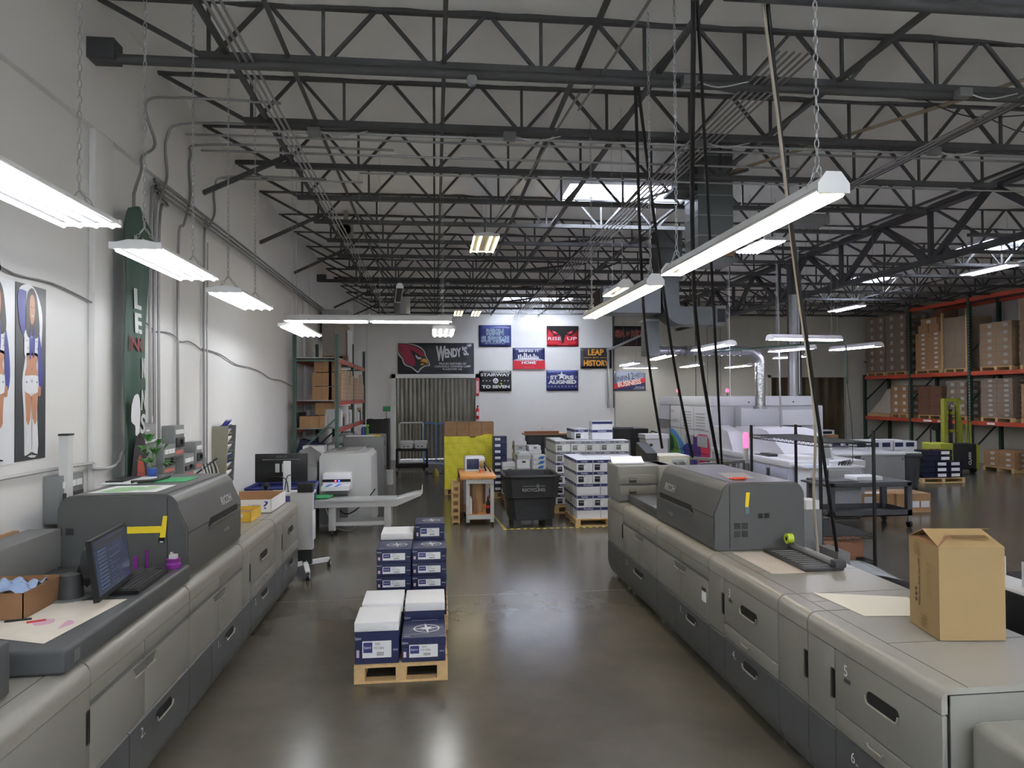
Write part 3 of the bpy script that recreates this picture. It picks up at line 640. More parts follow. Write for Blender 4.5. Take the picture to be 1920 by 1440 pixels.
# ================= PRINTING PRESSES
# press module: front face at x = xf, outward direction n (+1 faces right, -1 faces left)
def press_module(label, xf, n, y0, y1, upper, lower, band=True, depth=.96, top=1.04, group='press modules'):
    r = T('press_module', (xf-n*depth/2, (y0+y1)/2, 0), label, 'printing press', group)
    X = lambda d: xf-n*d
    g = .007
    MB().box(X(.03), X(depth), y0+g, y1-g, .10, top-.03, seam).build('inner_frame', r, smooth=False)
    for ya, yb in ((y0+.001, y0+g), (y1-g, y1-.001)): MB().box(X(.04), X(depth), ya, yb, .06, top-.035, pl_l).build('side_panel', r, smooth=False)
    MB().rbox(X(depth), X(depth+.01), y0+g, y1-g, .1, top-.05, pl_g, .004).build('back_panel', r)
    # rounded top cover
    pr = [(X(.0), top-.12)]+[(X(.065-.065*math.cos(a)), top-.065+.065*math.sin(a)) for a in [k*math.pi/14 for k in range(8)]]+[(X(depth), top), (X(depth), top-.03), (X(.05), top-.03), (X(.03), top-.12)]
    MB().prism(pr, 'y', y0+g, y1-g, pl_t).build('top_cover', r)
    mb = MB(); mb.box(X(.13), X(.134), y0+g, y1-g, top, top+.0006, seam); mb.box(X(.13), X(depth), (y0+y1)/2, (y0+y1)/2+.003, top, top+.0006, seam)
    mb.build('top_seam', r, smooth=False)
    for it in upper:
        ya, yb, kd = it[0], it[1], it[2]; zt = top-.125; zb = .46
        if kd in ('door', 'doorL', 'doorR'):
            zt2 = .80
            MB().rbox(X(0), X(.028), ya+.004, yb-.004, zt2+.035, zt, pl_l, .006).build('fascia', r)
            MB().box(X(.012), X(.028), ya+.002, yb-.002, zt2, zt2+.035, pl_g).build('grip_channel', r, smooth=False)
            d = MB().rbox(X(0), X(.028), ya+.004, yb-.004, zb, zt2, pl_l, .007).build('door', r)
            hy = yb if kd == 'doorR' else ya; s = -1 if kd == 'doorR' else 1
            h = MB(); h.prism([(hy+s*.01, zt2-.002), (hy+s*.17, zt2-.002), (hy+s*.12, zt2-.06), (hy+s*.01, zt2-.06)], 'x', X(-.001), X(-.002), pl_g)
            h.box(X(-.012), X(0), hy+s*.01, hy+s*.15, zt2-.066, zt2-.058, pl_t); h.build('handle', d, smooth=False)
        elif kd == 'drawer':
            d = MB().rbox(X(0), X(.028), ya+.004, yb-.004, zb+.11, zt, pl_l, .007).build('drawer', r); hy = (ya+yb)/2
            rounded_grip(d, X, n, hy, .775, .30*(yb-ya), .075)
            f = MB().rbox(X(-.004), X(.028), ya+.004, yb-.004, zb, zb+.105, pl_l, .007).build('lower_fascia', r)
            rounded_grip(f, X, n, hy+.05, zb+.07, .13, .035)
            if len(it) > 3:
                mb = MB(); A = Art(mb, (X(-.003), (ya+.10) if n > 0 else (ya+.0)+(yb-ya)*1.0-.10, .80), (0, n, 0), (0, 0, 1)); A.text(it[3], 0, 0, .035, .065, printw if it[3] != '5' and it[3] != '3' else pap, fit=False); A.rect(0, -.035, .06, -.012, dgr)
                mb.build('number', d, recalc=False, smooth=False)
        elif kd == 'slot':
            d = MB().rbox(X(0), X(.028), ya+.004, yb-.004, zb, zt, pl_l, .007).build('door', r)
            s = it[3]; yy = yb if s > 0 else ya
            MB().rbox(X(-.003), X(.01), yy-s*.045, yy-s*.005, .62, .80, blk, .012).build('slot_handle', d)
        elif kd == 'drawerH':
            d = MB().rbox(X(0), X(.028), ya+.004, yb-.004, zb, zt, pl_l, .007).build('door', r)
    for it in lower:
        ya, yb = it[0], it[1]
        prof = [(X(.0), .44), (X(.0), .2), (X(.012), .13), (X(.05), .05), (X(.08), .05), (X(.08), .455), (X(.02), .455)]
        d = MB().prism(prof, 'y', ya+.004, yb-.004, pl_d).build('lower_drawer' if len(it) > 2 else 'lower_panel', r)
        if len(it) > 2:
            rounded_grip(d, X, n, (ya+yb)/2+n*.02, .37, .26*(yb-ya), .065)
            mb = MB(); yy = ya+.15 if n > 0 else yb-.16
            A = Art(mb, (X(-.003), yy, .345), (0, n, 0), (0, 0, 1)); A.text(it[2], 0, 0, .04, .06, printw, fit=False); A.text('..', .045, 0, .065, .012, printw); mb.build('number', d, recalc=False, smooth=False)
    for yy in (y0+.12, y1-.12):
        MB().cyl((X(.12), yy, 0), (X(.12), yy, .1), .03, chrome, 10).build('levelling_foot', r)
        MB().cyl((X(depth-.1), yy, 0), (X(depth-.1), yy, .1), .03, chrome, 10).build('levelling_foot', r)
    return r
def rounded_grip(parent, X, n, y, z, w_, h):
    pts = []
    for k in range(20):
        a = 2*math.pi*k/20; c, s = math.cos(a), math.sin(a)
        pts.append((y+(w_/2-h*.45)*(1 if c > 0 else -1)+h*.45*c, z+(h/2)*s*(1 if s < 0 else .8)))
    MB().prism(pts, 'x', X(-.0025), X(.0), seam).build('recess', parent)
    lo = [(X(-.012), y+(p[0]-y)*1.03, z+(p[1]-z)*1.05-.002) for p in pts if p[1] <= z+.002]
    lo = sorted(lo, key=lambda v: v[1])
    MB().tube(lo, .006, pl_t, 6).build('grip', parent)
GL = 'modules of the left press'; GRR = 'modules of the right press'
XL = -1.775; XR = 2.31
press_module('press module at the bottom left corner, light rounded top edge with a dark slot handle', XL, 1, 2.75, 3.88, [(2.75, 3.88, 'slot', 1)], [(2.75, 3.2), (3.2, 3.88)], group=GL)
press_module('left press module under the computer monitor, two doors and a drawer marked 2', XL, 1, 3.88, 5.36, [(3.88, 4.57, 'doorR'), (4.57, 5.36, 'doorL')], [(3.88, 4.35), (4.35, 5.36, '2')], group=GL)
press_module('left press module carrying the dark hood, drawer marked 1 below', XL, 1, 5.36, 6.79, [(5.36, 6.08, 'doorR'), (6.08, 6.79, 'doorL')], [(5.36, 5.88), (5.88, 6.79, '1')], group=GL)
press_module('left press paper feed module under the yellow and white boxes', XL, 1, 6.79, 8.1, [(6.79, 7.07, 'slot', 1), (7.07, 8.1, 'drawer')], [(6.79, 7.07), (7.07, 8.1, '3')], group=GL)
press_module('farthest module of the left press beside the monitor stand', XL, 1, 8.1, 9.42, [(8.1, 8.5, 'slot', 1), (8.5, 9.42, 'drawer')], [(8.1, 8.5), (8.5, 9.42, '5')], group=GL)
press_module('farthest right press module, dark lower panel, under the small display', XR, -1, 8.55, 9.32, [(8.55, 9.32, 'slot', -1)], [(8.55, 9.32)], group=GRR)
press_module('right press module with two narrow doors and drawer 2, left of the hood', XR, -1, 7.22, 8.55, [(7.22, 7.85, 'doorR'), (7.85, 8.55, 'doorL')], [(7.22, 8.55, '2')], group=GRR)
press_module('right press module under the dark hood, drawer marked 1', XR, -1, 5.8, 7.22, [(5.8, 6.5, 'doorR'), (6.5, 7.22, 'doorL')], [(6.65, 7.22), (5.8, 6.65, '1')], group=GRR)
press_module('right press feed module with drawers 3 and 4 beside the guide tray', XR, -1, 4.58, 5.8, [(5.48, 5.8, 'slot', -1), (4.58, 5.48, 'drawer', '3')], [(5.48, 5.8), (4.58, 5.48, '4')], group=GRR)
press_module('narrow right press module with a slot handle beside the large white sheet', XR, -1, 4.2, 4.58, [(4.2, 4.58, 'slot', -1)], [(4.2, 4.58)], group=GRR)
press_module('nearest right press module with drawers 5 and 6 under the toner carton', XR, -1, 3.02, 4.2, [(3.9, 4.2, 'slot', -1), (3.02, 3.9, 'drawer', '5')], [(3.9, 4.2), (3.02, 3.9, '6')], group=GRR)
# inserter trim at near end of the right press and small unit
mb = T('booklet_unit', (2.95, 2.75, 0), 'lower grey unit at bottom right corner with a blue light', 'press unit')
MB().rbox(2.40, 3.5, 1.9, 2.98, .06, .92, pl_l, .05, 4).build('body', mb)
MB().prism([(2.965, .60), (2.90, .50), (2.72, .50), (2.76, .60)], 'x', 2.385, 2.40, seam).build('grip', mb); MB().box(2.38, 2.387, 2.77, 2.86, .535, .55, bluel).build('blue_led', mb)
MB().box(2.393, 2.4, 1.95, 2.9, .36, .366, seam).build('panel_seam', mb)
for yy in (2.1, 2.8): MB().cyl((2.6, yy, 0), (2.6, yy, .07), .03, chrome).build('foot', mb)
# hoods
def hoodm(label, xf, n, y0, y1, depth, zt, mirror):
    r = T('press_hood', (xf-n*depth/2, (y0+y1)/2, 1.04), label, 'press hood', 'dark hoods of the presses'); X = lambda d: xf-n*d
    rr = .11; zb = 1.045
    prof = [(X(.02), zb), (X(0), zb+.03)]+[(X(0), zt-.26)]+[(X(.07+rr-rr*math.cos(a)), zt-rr+rr*math.sin(a)) for a in [k*math.pi/12 for k in range(7)]]+[(X(depth-rr+rr*math.sin(a)), zt-rr+rr*math.cos(a)) for a in [k*math.pi/12 for k in range(7)]]+[(X(depth), zb)]
    # main shell: near and far ends rounded
    MB().prism([(p[0], p[1]) for p in prof], 'y', y0+.02, y1-.02, hood).build('shell', r)
    rim = [(X(depth/2)+(p[0]-X(depth/2))*.985, zb+(p[1]-zb)*.985) for p in prof]
    MB().prism(rim, 'y', y0, y1, hood).build('end_caps', r)
    # front split seam, slot, brand, vents
    e = y0 if True else y1
    MB().box(X(-.002), X(.2), y0+.02, y1-.02, zt-.30, zt-.294, seam).build('lid_seam', r, smooth=False)
    MB().box(X(.16), X(.166), y0+.015, y1-.015, zt-.0, zt+.001, seam).box(X(.14), X(.145), y0-.0015, y0+.01, zb+.02, zt-.02, seam).build('cover_seam', r, smooth=False)
    ya, yb = (y0+.55, y1-.15)
    MB().prism([(ya-.06, zt-.335), (ya, zt-.27), (yb, zt-.27), (yb, zt-.335)], 'x', X(-.004), X(.01), seam).build('paper_slot', r)
    MB().prism([(ya-.06, zt-.36), (ya+.02, zt-.325), (yb, zt-.325), (yb, zt-.34), (ya, zt-.36)], 'x', X(-.02), X(-.004), hood).build('slot_lip', r)
    mb = MB(); A = Art(mb, (X(.02 if False else -.001), (y1-.62 if n > 0 else y1-.30), zt-.22), (n*.0, n, 0), (-n*.27, 0, 1)); A.o.x = X(-.004)
    A.text('RICOH', 0, .0, .30, .075, M('logo_silver', (200, 202, 204), .3, .5), 1, off=.02); mb.build('brand_letters', r, recalc=False, smooth=False)
    mb = MB(); A = Art(mb, (X(-.004), (y1-.55 if n > 0 else y1-.42), zt-.46), (0, n, 0), (0, 0, 1)); A.text('Pro C9200', 0, 0, .13, .03, M('logo_silver', (200, 202, 204), .3, .5), 1); mb.build('model_letters', r, recalc=False, smooth=False)
    mb = MB()
    for (c, z) in ([(depth*.22, zt-.40), (depth*.30, zt-.40), (depth*.22, zt-.47), (depth*.30, zt-.47)] if mirror else [(depth-.12, zb+.35), (depth-.04, zb+.35), (depth-.12, zb+.05), (depth-.04, zb+.05)]):
        for q in range(6): mb.box(X(c), X(c+.055), y0-.002, y0+.01, z+q*.009, z+q*.009+.005, seam)
    mb.build('vent_grille', r, smooth=False)
    return r
h1 = hoodm('large dark hood on the left press behind the monitor', XL-.07, 1, 5.52, 7.0, .92, 1.68, False)
h2 = hoodm('large dark hood on the right press behind the guide tray', XR+.09, -1, 5.89, 7.5, .83, 1.63, True)
# left control tray (dark worktop)
r = T('press_worktop', (-2.3, 4.5, 1.04), 'dark grey raised worktop on the left press holding monitor and keyboard', 'worktop')
MB().rbox(-2.98, -1.80, 3.68, 5.46, 1.045, 1.17, pl_d, .02, 3).build('slab', r); MB().box(-1.799, -1.797, 3.76, 3.82, 1.08, 1.14, pl_g).build('latch', r)
r = T('feeder_tower', (-2.4, 2.9, 1.04), 'dark grey feeder tower at the left frame edge', 'press unit')
MB().rbox(-2.75, -1.935, 2.6, 3.48, 1.045, 1.30, pl_d, .02, 3).build('lower_shell', r); MB().rbox(-2.75, -1.97, 2.6, 3.44, 1.30, 1.42, pl_d, .02, 3).build('upper_shell', r); MB().rbox(-2.6, -2.02, 2.7, 3.36, 1.42, 1.62, M('clear_panel', (210, 212, 216), .2), .03, 3).build('clear_cover', r)
r = T('paper_sheet', (0, 0, 0), 'x', 'paper')
bpy.data.objects.remove(r)
def sheet(pts, z, m, label, th=.0016, cat='paper', name='paper_sheet', art=None, kind=None):
    mb = MB(); mb.prism(pts, 'z', z, z+th, m); o = mb.build(name, label=label, cat=cat, smooth=False)
    if art: a = MB(); art(Art(a, (0, 0, z+th), (1, 0, 0), (0, 1, 0), .0008)); a.build('print', o, recalc=False, smooth=False)
    return o
stn = M('stained_paper', (222, 214, 200), .7, var=.12, scale=9)
def art1(A):
    A.poly([(-2.2, 4.15), (-2.12, 4.2), (-2.08, 4.12), (-2.15, 4.08)], M('ink_pink', (214, 170, 190), .7), 1, 4)
    A.poly([(-2.0, 4.0), (-1.96, 4.1), (-2.02, 4.16)], M('ink_pink', (214, 170, 190), .7), 1, 3)
sheet([(-2.45, 3.98), (-1.95, 3.78), (-1.87, 4.55), (-2.33, 4.55)], 1.172, stn, 'ink-stained cream sheet on the left worktop', art=art1)
sheet([(-2.55, 2.95+.55), (-2.3, 3.58), (-2.28, 3.66), (-2.5, 3.64)], 1.043, pap, 'small white sheet at lower left behind the rounded edge')
# computer monitor on worktop
r = T('computer_monitor', (-2.2, 4.75, 1.17), 'black computer monitor on the left worktop showing a dim screen', 'monitor'); r.rotation_euler.z = 0
def obox(c, u, v, n_, w_, h, d, m, mb):
    c, u, v, n_ = map(Vector, (c, u, v, n_)); u.normalize(); v.normalize(); n_.normalize()
    vs = [c+u*(a*w_/2)+v*(b_*h/2)+n_*(e*d/2) for e in (-1, 1) for b_ in (-1, 1) for a in (-1, 1)]
    return mb.add(vs, [(0, 2, 3, 1), (4, 5, 7, 6), (0, 1, 5, 4), (2, 6, 7, 3), (0, 4, 6, 2), (1, 3, 7, 5)], m)
mu = Vector((-.1, 1, 0)).normalized(); mn = Vector((1, .1, .12)).normalized(); mv = Vector((0, 0, 1)); mn = mu.cross(mv).normalized(); mv = (mv-mn*.13).normalized(); mn = mu.cross(mv)
mc = Vector((-2.0, 4.62, 1.395)); mb = MB()
obox(mc, mu, mv, mn, .60, .36, .03, blk, mb); mb.build('casing', r)
mb = MB(); obox(mc+mn*.016+mv*.006, mu, mv, mn, .56, .315, .002, screen, mb); s_ = mb.build('screen', r, smooth=False)
mb = MB(); A = Art(mb, mc+mn*.018-mu*.26-mv*.145, mu, mv, .0005)
for q in range(11): A.rect(.02, .02+q*.022, .16, .03+q*.022, M('screen_line', (84, 96, 120), .2, emis=.12), 1); A.rect(.2, .02+q*.022, .3+.1*math.sin(q*3), .025+q*.022, M('screen_line', (84, 96, 120), .2, emis=.12), 1)
A.rect(0, .265, .5, .285, dgr, 1); mb.build('screen_text', s_, recalc=False, smooth=False)
mb = MB(); mb.cyl((-2.23, 4.62, 1.172), (-2.23, 4.62, 1.18), .12, mgr, 24); mb.build('base', r)
MB().cyl((-2.23, 4.62, 1.18), (-2.23, 4.62, 1.32), .075, dgr, 20, .06).build('pillar', r); mb = MB(); mb.cyl(mc-mn*.13-Vector((0, 0, .0)), mc-mn*.015, .105, blk, 24); mb.build('swivel', r); MB().bar((-2.21, 4.79, 1.26), mc-mn*.1, .1, blk).build('arm', r)
# keyboard, mouse
r = T('keyboard', (-1.93, 4.72, 1.17), 'black keyboard on the worktop in front of the monitor', 'keyboard'); r.rotation_euler.z = 0
ku = Vector((-.03, 1, 0)).normalized(); kv = Vector((-ku.y, ku.x, 0)); kc = Vector((-1.95, 4.92, 1.185)); mb = MB(); obox(kc, ku, kv, Vector((0, 0, 1)), .54, .19, .022, blk, mb); mb.build('body', r)
mb = MB()
for i in range(18):
    for j in range(5): obox(kc+ku*(-.23+i*.0272)+kv*(-.062+j*.031)+Vector((0, 0, .014)), ku, kv, Vector((0, 0, 1)), .022, .025, .008, dgr, mb)
mb.build('keys', r, kind='stuff', smooth=False)
MB().lathe([(.001, .035), (.02, .033), (.034, .02), (.036, 0)], (-1.93, 5.2, 1.172), blk, 14).build('computer_mouse', label='black computer mouse by the purple dispenser', cat='mouse')
# purple tape dispenser
r = T('tape_dispenser', (-1.90, 5.32, 1.17), 'small purple dispenser with grey top at the worktop corner', 'dispenser')
MB().lathe([(.05, 0), (.052, .03), (.045, .04), (.045, .055), (.05, .06), (.05, .07)], (-1.88, 5.34, 1.172), purple, 18).build('body', r); MB().box(-1.905, -1.855, 5.32, 5.36, 1.24, 1.27, lgr).box(-1.90, -1.885, 5.33, 5.35, 1.27, 1.285, lgr).build('dial', r)
MB().cyl((-2.08, 5.38, 1.172), (-2.08, 5.38, 1.30), .012, purple).cyl((-2.14, 5.34, 1.172), (-2.14, 5.34, 1.26), .014, purple).build('purple_markers', label='two purple stick tools behind the monitor', cat='tool')
MB().rbox(-2.16, -2.02, 5.1, 5.22, 1.172, 1.20, dgr, .008).build('card_reader', label='small dark gadget beneath the monitor', cat='gadget')
# small box with cloth
r = T('open_carton', (-2.52, 4.42, 1.17), 'open brown box with a blue cloth on left worktop', 'box')
mb = MB()
for a in ((-2.66, -2.655, 4.2, 4.62), (-2.28, -2.275, 4.2, 4.62), (-2.66, -2.275, 4.2, 4.205), (-2.66, -2.275, 4.615, 4.62)): mb.box(*a, 1.172, 1.32, cardd)
mb.box(-2.66, -2.275, 4.2, 4.62, 1.172, 1.177, cardd).build('walls', r, smooth=False)
mb = MB(); mb.grid(lambda u, v: (-2.55+.24*u, 4.3+.22*v, 1.28+.07*math.sin(u*9+v*5)*math.cos(v*11+u*3)*.5+.03), 12, 12, fab); mb.build('shop_cloth', label='crumpled blue cloth lying in the brown box', cat='cloth', solid=.004)
MB().cyl((-2.22, 4.13, 1.178), (-2.14, 4.17, 1.178), .006, red).build('pen', label='short red pen on the left worktop', cat='pen')
MB().cyl((-2.35, 4.16, 1.178), (-2.23, 4.2, 1.178), .006, blk).build('pen', label='black pen beside the open box', cat='pen')
# grey box + carton + black power unit at the wall
MB().rbox(-2.95, -2.72, 4.75, 5.5, 1.17, 1.45, mgr, .01).build('controller_box', label='grey controller box behind the monitor against left wall', cat='box')
MB().box(-2.99, -2.955, 4.6, 5.4, 1.17, 1.46, card).build('cardboard_sheet', label='cardboard slab behind the grey controller box', cat='cardboard')
MB().rbox(WX+.005, WX+.05, 5.12, 5.32, 1.50, 1.62, blk, .006).build('power_adapter', label='black power box on the wall at left with wires', cat='adapter')
mb = MB()
for i in range(9):
    y = 5.0+i*.03; mb.tube([(WX+.03, y+.1, 1.51), (WX+.06, y+.03*math.sin(i*2), 1.40), (WX+.05, y-.05*math.cos(i), 1.3), (WX+.07, y+.06, 1.18)], .005, [blk, lgr, wht][i % 3], 4, smooth=4)
mb.build('wire_tangle', label='tangle of wires hanging below the black power box', cat='wires', kind='stuff')
# items on left hood
def art2(A):
    A.poly([(-2.55, 5.70), (-2.35, 5.69), (-2.3, 5.95), (-2.5, 5.97)], M('print_pale_green', (160, 200, 150), .6), 1, 3)
    A.poly([(-2.3, 5.75), (-2.2, 5.78), (-2.2, 6.0), (-2.3, 6.02)], M('print_sage', (184, 206, 172), .6), 1, 3)
sheet([(-2.62, 5.66), (-2.12, 5.66), (-2.12, 6.08), (-2.58, 6.08)], 1.681, pap, 'printed white and green sheet on the left hood', art=art2)
sheet([(-2.42, 6.3), (-2.12, 6.3), (-2.12, 6.62), (-2.45, 6.62)], 1.681, green, 'green folder lying on the back of left hood', .006, 'folder', 'folder')
r = T('paper_tray', (-2.62, 6.3, 1.68), 'white and black curved paper tray on left hood under the plant', 'tray')
MB().rbox(-2.74, -2.46, 6.15, 6.6, 1.682, 1.70, wht, .008).build('tray_base', r); MB().rbox(-2.72, -2.58, 6.18, 6.56, 1.70, 1.712, blk, .004).build('black_insert', r); MB().tube([(-2.5, 6.15, 1.705), (-2.38, 6.3, 1.70), (-2.36, 6.6, 1.70)], .014, blk, 8, smooth=5).build('curved_edge', r)
r = T('potted_plant', (-2.55, 6.72, 1.68), 'small green leafy plant on the left hood', 'plant')
MB().lathe([(.035, 0), (.045, .06), (.04, .08)], (-2.55, 6.72, 1.682), M('pot_blue', (60, 90, 170), .4), 14).build('pot', r)
mb = MB(); rn = random.Random(3)
for i in range(16):
    a = i*2.4; el = rn.uniform(.2, 1.1); L = rn.uniform(.1, .2); c = Vector((-2.55, 6.72, 1.74+.012*i)); d = Vector((math.cos(a)*math.cos(el), math.sin(a)*math.cos(el), math.sin(el))); e = c+d*L*.6
    mb.tube([c, e], .002, leaf, 4)
    for k in (-1, 0, 1):
        dd = (Matrix.Rotation(k*.7, 3, 'Z') @ d).normalized(); sd = dd.cross(Vector((0, 0, 1))).normalized()*.018; tip = e+dd*L*.75-Vector((0, 0, .03)); mid = e+dd*L*.4+Vector((0, 0, .01))
        mb.add([e, mid+sd, tip, mid-sd], [(0, 1, 2, 3)], leaf)
mb.build('foliage', r, recalc=False, smooth=False)
def tapeon(y, x0, x1, z0, z1, label, dy=-.004):
    MB().box(x0, x1, y-.006, y-.003, z0, z1, yel).build('yellow_tape', label=label, cat='tape', smooth=False)
tapeon(5.52, -2.27, -2.03, 1.395, 1.445, 'yellow tape strip with writing on left hood front')
mb = MB(); mb.prism([(-2.04, 1.36), (-2.0, 1.36), (-1.985, 1.52), (-2.015, 1.52)], 'y', 5.512, 5.516, yel); o = mb.build('yellow_tag', label='upright yellow tag stuck beside the left hood edge', cat='tag', smooth=False)
MB().box(-2.045, -2.005, 5.505, 5.516, 1.325, 1.36, blk).box(-2.035, -2.01, 5.503, 5.506, 1.325, 1.335, wht).build('magnet', o, smooth=False)
# items on right hood
mb = MB(); mb.prism([(2.68, 1.42), (2.71, 1.42), (2.725, 1.545), (2.69, 1.545)], 'y', 5.882, 5.886, yel); o = mb.build('yellow_tag', label='yellow tag hanging on the right hood front', cat='tag', smooth=False); MB().box(2.68, 2.715, 5.878, 5.886, 1.36, 1.42, M('tag_bluegrey', (96, 116, 130), .4)).build('clip', o, smooth=False)
MB().rbox(2.66, 2.79, 6.08, 6.115, 1.632, 1.655, orange, .01, 3).cyl((2.66, 6.097, 1.643), (2.63, 6.09, 1.643), .007, orange).build('utility_knife', label='orange utility knife lying on top of the right hood', cat='knife')
sheet([(2.66, 6.2), (2.9, 6.15), (3.0, 6.6), (2.75, 6.65)], 1.632, M('faded_label', (160, 158, 150), .5), 'pale faded sheet on top of the right hood')
MB().box(2.8, 2.84, 5.884, 5.89, 1.32, 1.36, seam).box(2.86, 2.90, 5.884, 5.89, 1.32, 1.36, seam).build('side_slots', h2, smooth=False)
# guide tray, tape roll, sheets on right press
r = T('guide_tray', (2.93, 5.4, 1.05), 'dark grey ribbed paper guide tray on the right press', 'tray')
MB().prism([(2.82, 5.84), (3.12, 5.84), (3.12, 5.12), (2.80, 5.12)], 'z', 1.045, 1.065, dgr).build('plate', r)
mb = MB()
for k in range(9): mb.box(2.84, 3.04, 5.2+k*.065, 5.21+k*.065, 1.065, 1.071, mgr)
mb.build('ribs', r, smooth=False); MB().rbox(3.06, 3.12, 5.12, 5.85, 1.065, 1.10, mgr, .01).build('side_rail', r); MB().rbox(3.04, 3.13, 5.10, 5.18, 1.065, 1.12, dgr, .01).build('end_block', r)
r = MB().lathe([(.018, 0), (.045, 0), (.045, .05), (.018, .05), (.018, 0)], (3.02, 5.82, 1.15), M('lime_tape', (180, 200, 60), .4), 20, 'x').build('tape_roll', label='lime green tape roll at the far end of guide tray', cat='tape roll')
MB().box(2.53, 2.80, 5.1, 5.82, 1.041, 1.043, M('faded_strip', (206, 196, 186), .5, var=.15)).build('paper_strip', label='long pale worn strip left of the guide tray', cat='paper', smooth=False)
sheet([(2.56, 4.58), (3.12, 4.40), (3.12, 4.0), (2.60, 4.06)], 1.042, M('bright_paper', (232, 230, 218), .6, var=.02), 'large clean white sheet on the right press left of the carton')
# small label plate
for a, b_ in ((5.86, .70),): MB().box(XR-.004, XR, a, a+.09, b_-.09, b_, pap).box(XR-.005, XR-.003, a+.0, a+.09, b_+.0, b_+.03, dgr).build('rating_label', label='white rating label on the right press door under the hood', cat='label', smooth=False)
# toner carton
r = T('waste_toner_carton', (3.05, 3.75, 1.04), 'tall tan cardboard carton with half open flap standing on right press', 'box')
cb = MB(); P0 = [(2.745, 3.60), (3.10, 3.555), (3.16, 3.87), (2.80, 3.92)]
cb.prism(P0, 'z', 1.045, 1.555, cardt); cb.build('carton_body', r, smooth=False)
mb = MB(); q = [Vector((*p, 1.555)) for p in P0]
mb.add([q[0], q[1], q[1]+Vector((-.0, .17, .07)), q[0]+Vector((.03, .17, .07))], [(0, 1, 2, 3)], cardt); mb.add([q[3], q[2], q[2]+Vector((-.01, -.15, .065)), q[3]+Vector((-.02, -.15, .065))], [(0, 1, 2, 3)], cardt)
mb.build('top_flap', r, recalc=False, smooth=False, solid=.004)
mb = MB(); mb.add([q[0], q[3], q[3]+Vector((.1, -.06, .04)), q[0]+Vector((.1, .06, .04))], [(0, 1, 2, 3)], cardd); mb.build('side_flap', r, recalc=False, smooth=False, solid=.004)
u = (q[0]-q[3]).normalized(); mb = MB(); A = Art(mb, Vector((P0[3][0], P0[3][1], 1.045)), u, (0, 0, 1)); A.n = Vector((-1, -.15, 0)).normalized(); ink = M('ink_brown', (66, 52, 40), .7)
A.text('Waste Toner Bottle Type C900', .10, .10, .30, .128, ink, rot=math.pi/2, fit=True) if False else None
def vtxt(t, x, y, L, h, m):
    vs, fs = text_mesh(t, .01); a0, a1 = min(v[0] for v in vs), max(v[0] for v in vs); b0, b1 = min(v[1] for v in vs), max(v[1] for v in vs)
    mb.add([A.p(x+h-(v[1]-b0)/(b1-b0)*h, y+(v[0]-a0)/(a1-a0)*L, 2) for v in vs], fs, m)
vtxt('Waste Toner Bottle Type C900', .09, .11, .30, .026, ink) if False else None
def vtxt2(t, x, y, L, h, m):
    vs, fs = text_mesh(t, .01); a0, a1 = min(v[0] for v in vs), max(v[0] for v in vs); b0, b1 = min(v[1] for v in vs), max(v[1] for v in vs)
    mb.add([A.p(x-(v[1]-b0)/(b1-b0)*h, y+(v[0]-a0)/(a1-a0)*L, 2) for v in vs], fs, m)
vtxt2('Waste Toner Bottle Type C900', .13, .13, .27, .028, ink)
for k in range(3): A.rect(.07+k*.0, .15+.03*k, .09, .17+.03*k, ink, 2)
for k in range(4): vtxt2('recycle this carton after use', .205+k*.013, .2, .2, .006, ink)
hz = M('ink_hazel', (132, 104, 60), .7)
for (x, y) in ((.06, .42), (.13, .02)):
    for i in range(6):
        for j in range(6):
            if (i+j) % 2: A.rect(x+i*.011, y+j*.012, x+i*.011+.01, y+j*.012+.011, hz, 2)
mb.build('printing', r, recalc=False, smooth=False)
mb = MB(); A = Art(mb, q[0]+Vector((0, 0, .002)), (q[1]-q[0]), Vector((.0, .17, .07)), .0015); A.rect(.12, .06, .19, .11, M('ink_faint', (150, 122, 78), .7), 3); A.rect(.21, .06, .33, .11, M('ink_faint', (150, 122, 78), .7), 3)
for i in range(26): A.rect(.125+.0078*i, .065, .128+.0078*i, .105, ink, 4)
mb.build('barcode_print', r, recalc=False, smooth=False)
# far end of right press: stacker with display
r = T('inserter_unit', (2.6, 9.0, 1.04), 'grey inserter unit with two latches and tilted display at far end of right press', 'press unit')
MB().rbox(2.30, 3.02, 8.75, 9.3, 1.045, 1.50, M('unit_grey', (132, 132, 128), .4), .02, 3).build('body', r); MB().rbox(2.82, 3.12, 8.7, 9.3, 1.045, 1.50, M('unit_grey', (132, 132, 128), .4), .04, 3).build('right_shell', r)
for z in (1.13, 1.27):
    d = MB().rbox(2.32, 2.80, 8.71, 8.75, z, z+.12, pl_l, .01).build('drawer_front', r); MB().box(2.44, 2.53, 8.70, 8.712, z+.02, z+.08, dgr).box(2.445, 2.525, 8.695, 8.702, z+.055, z+.075, pl_l).build('latch', d, smooth=False)
mb = MB(); obox(Vector((2.48, 8.95, 1.55)), (1, 0, 0), (0, .8, .45), (0, -.45, .8), .42, .16, .02, wht, mb); o = mb.build('display_frame', r); mb = MB(); obox(Vector((2.48, 8.944, 1.561)), (1, 0, 0), (0, .8, .45), (0, -.45, .8), .39, .13, .004, screenl, mb); mb.build('display', o, smooth=False)
r = T('press_worktop', (2.8, 8.1, 1.04), 'dark grey raised worktop at far end of the right press', 'worktop'); MB().rbox(2.42, 3.2, 7.52, 8.68, 1.045, 1.15, pl_d, .015).build('slab', r); MB().rbox(2.62, 2.9, 7.6, 7.95, 1.152, 1.17, blk, .006).build('black_pad', r)
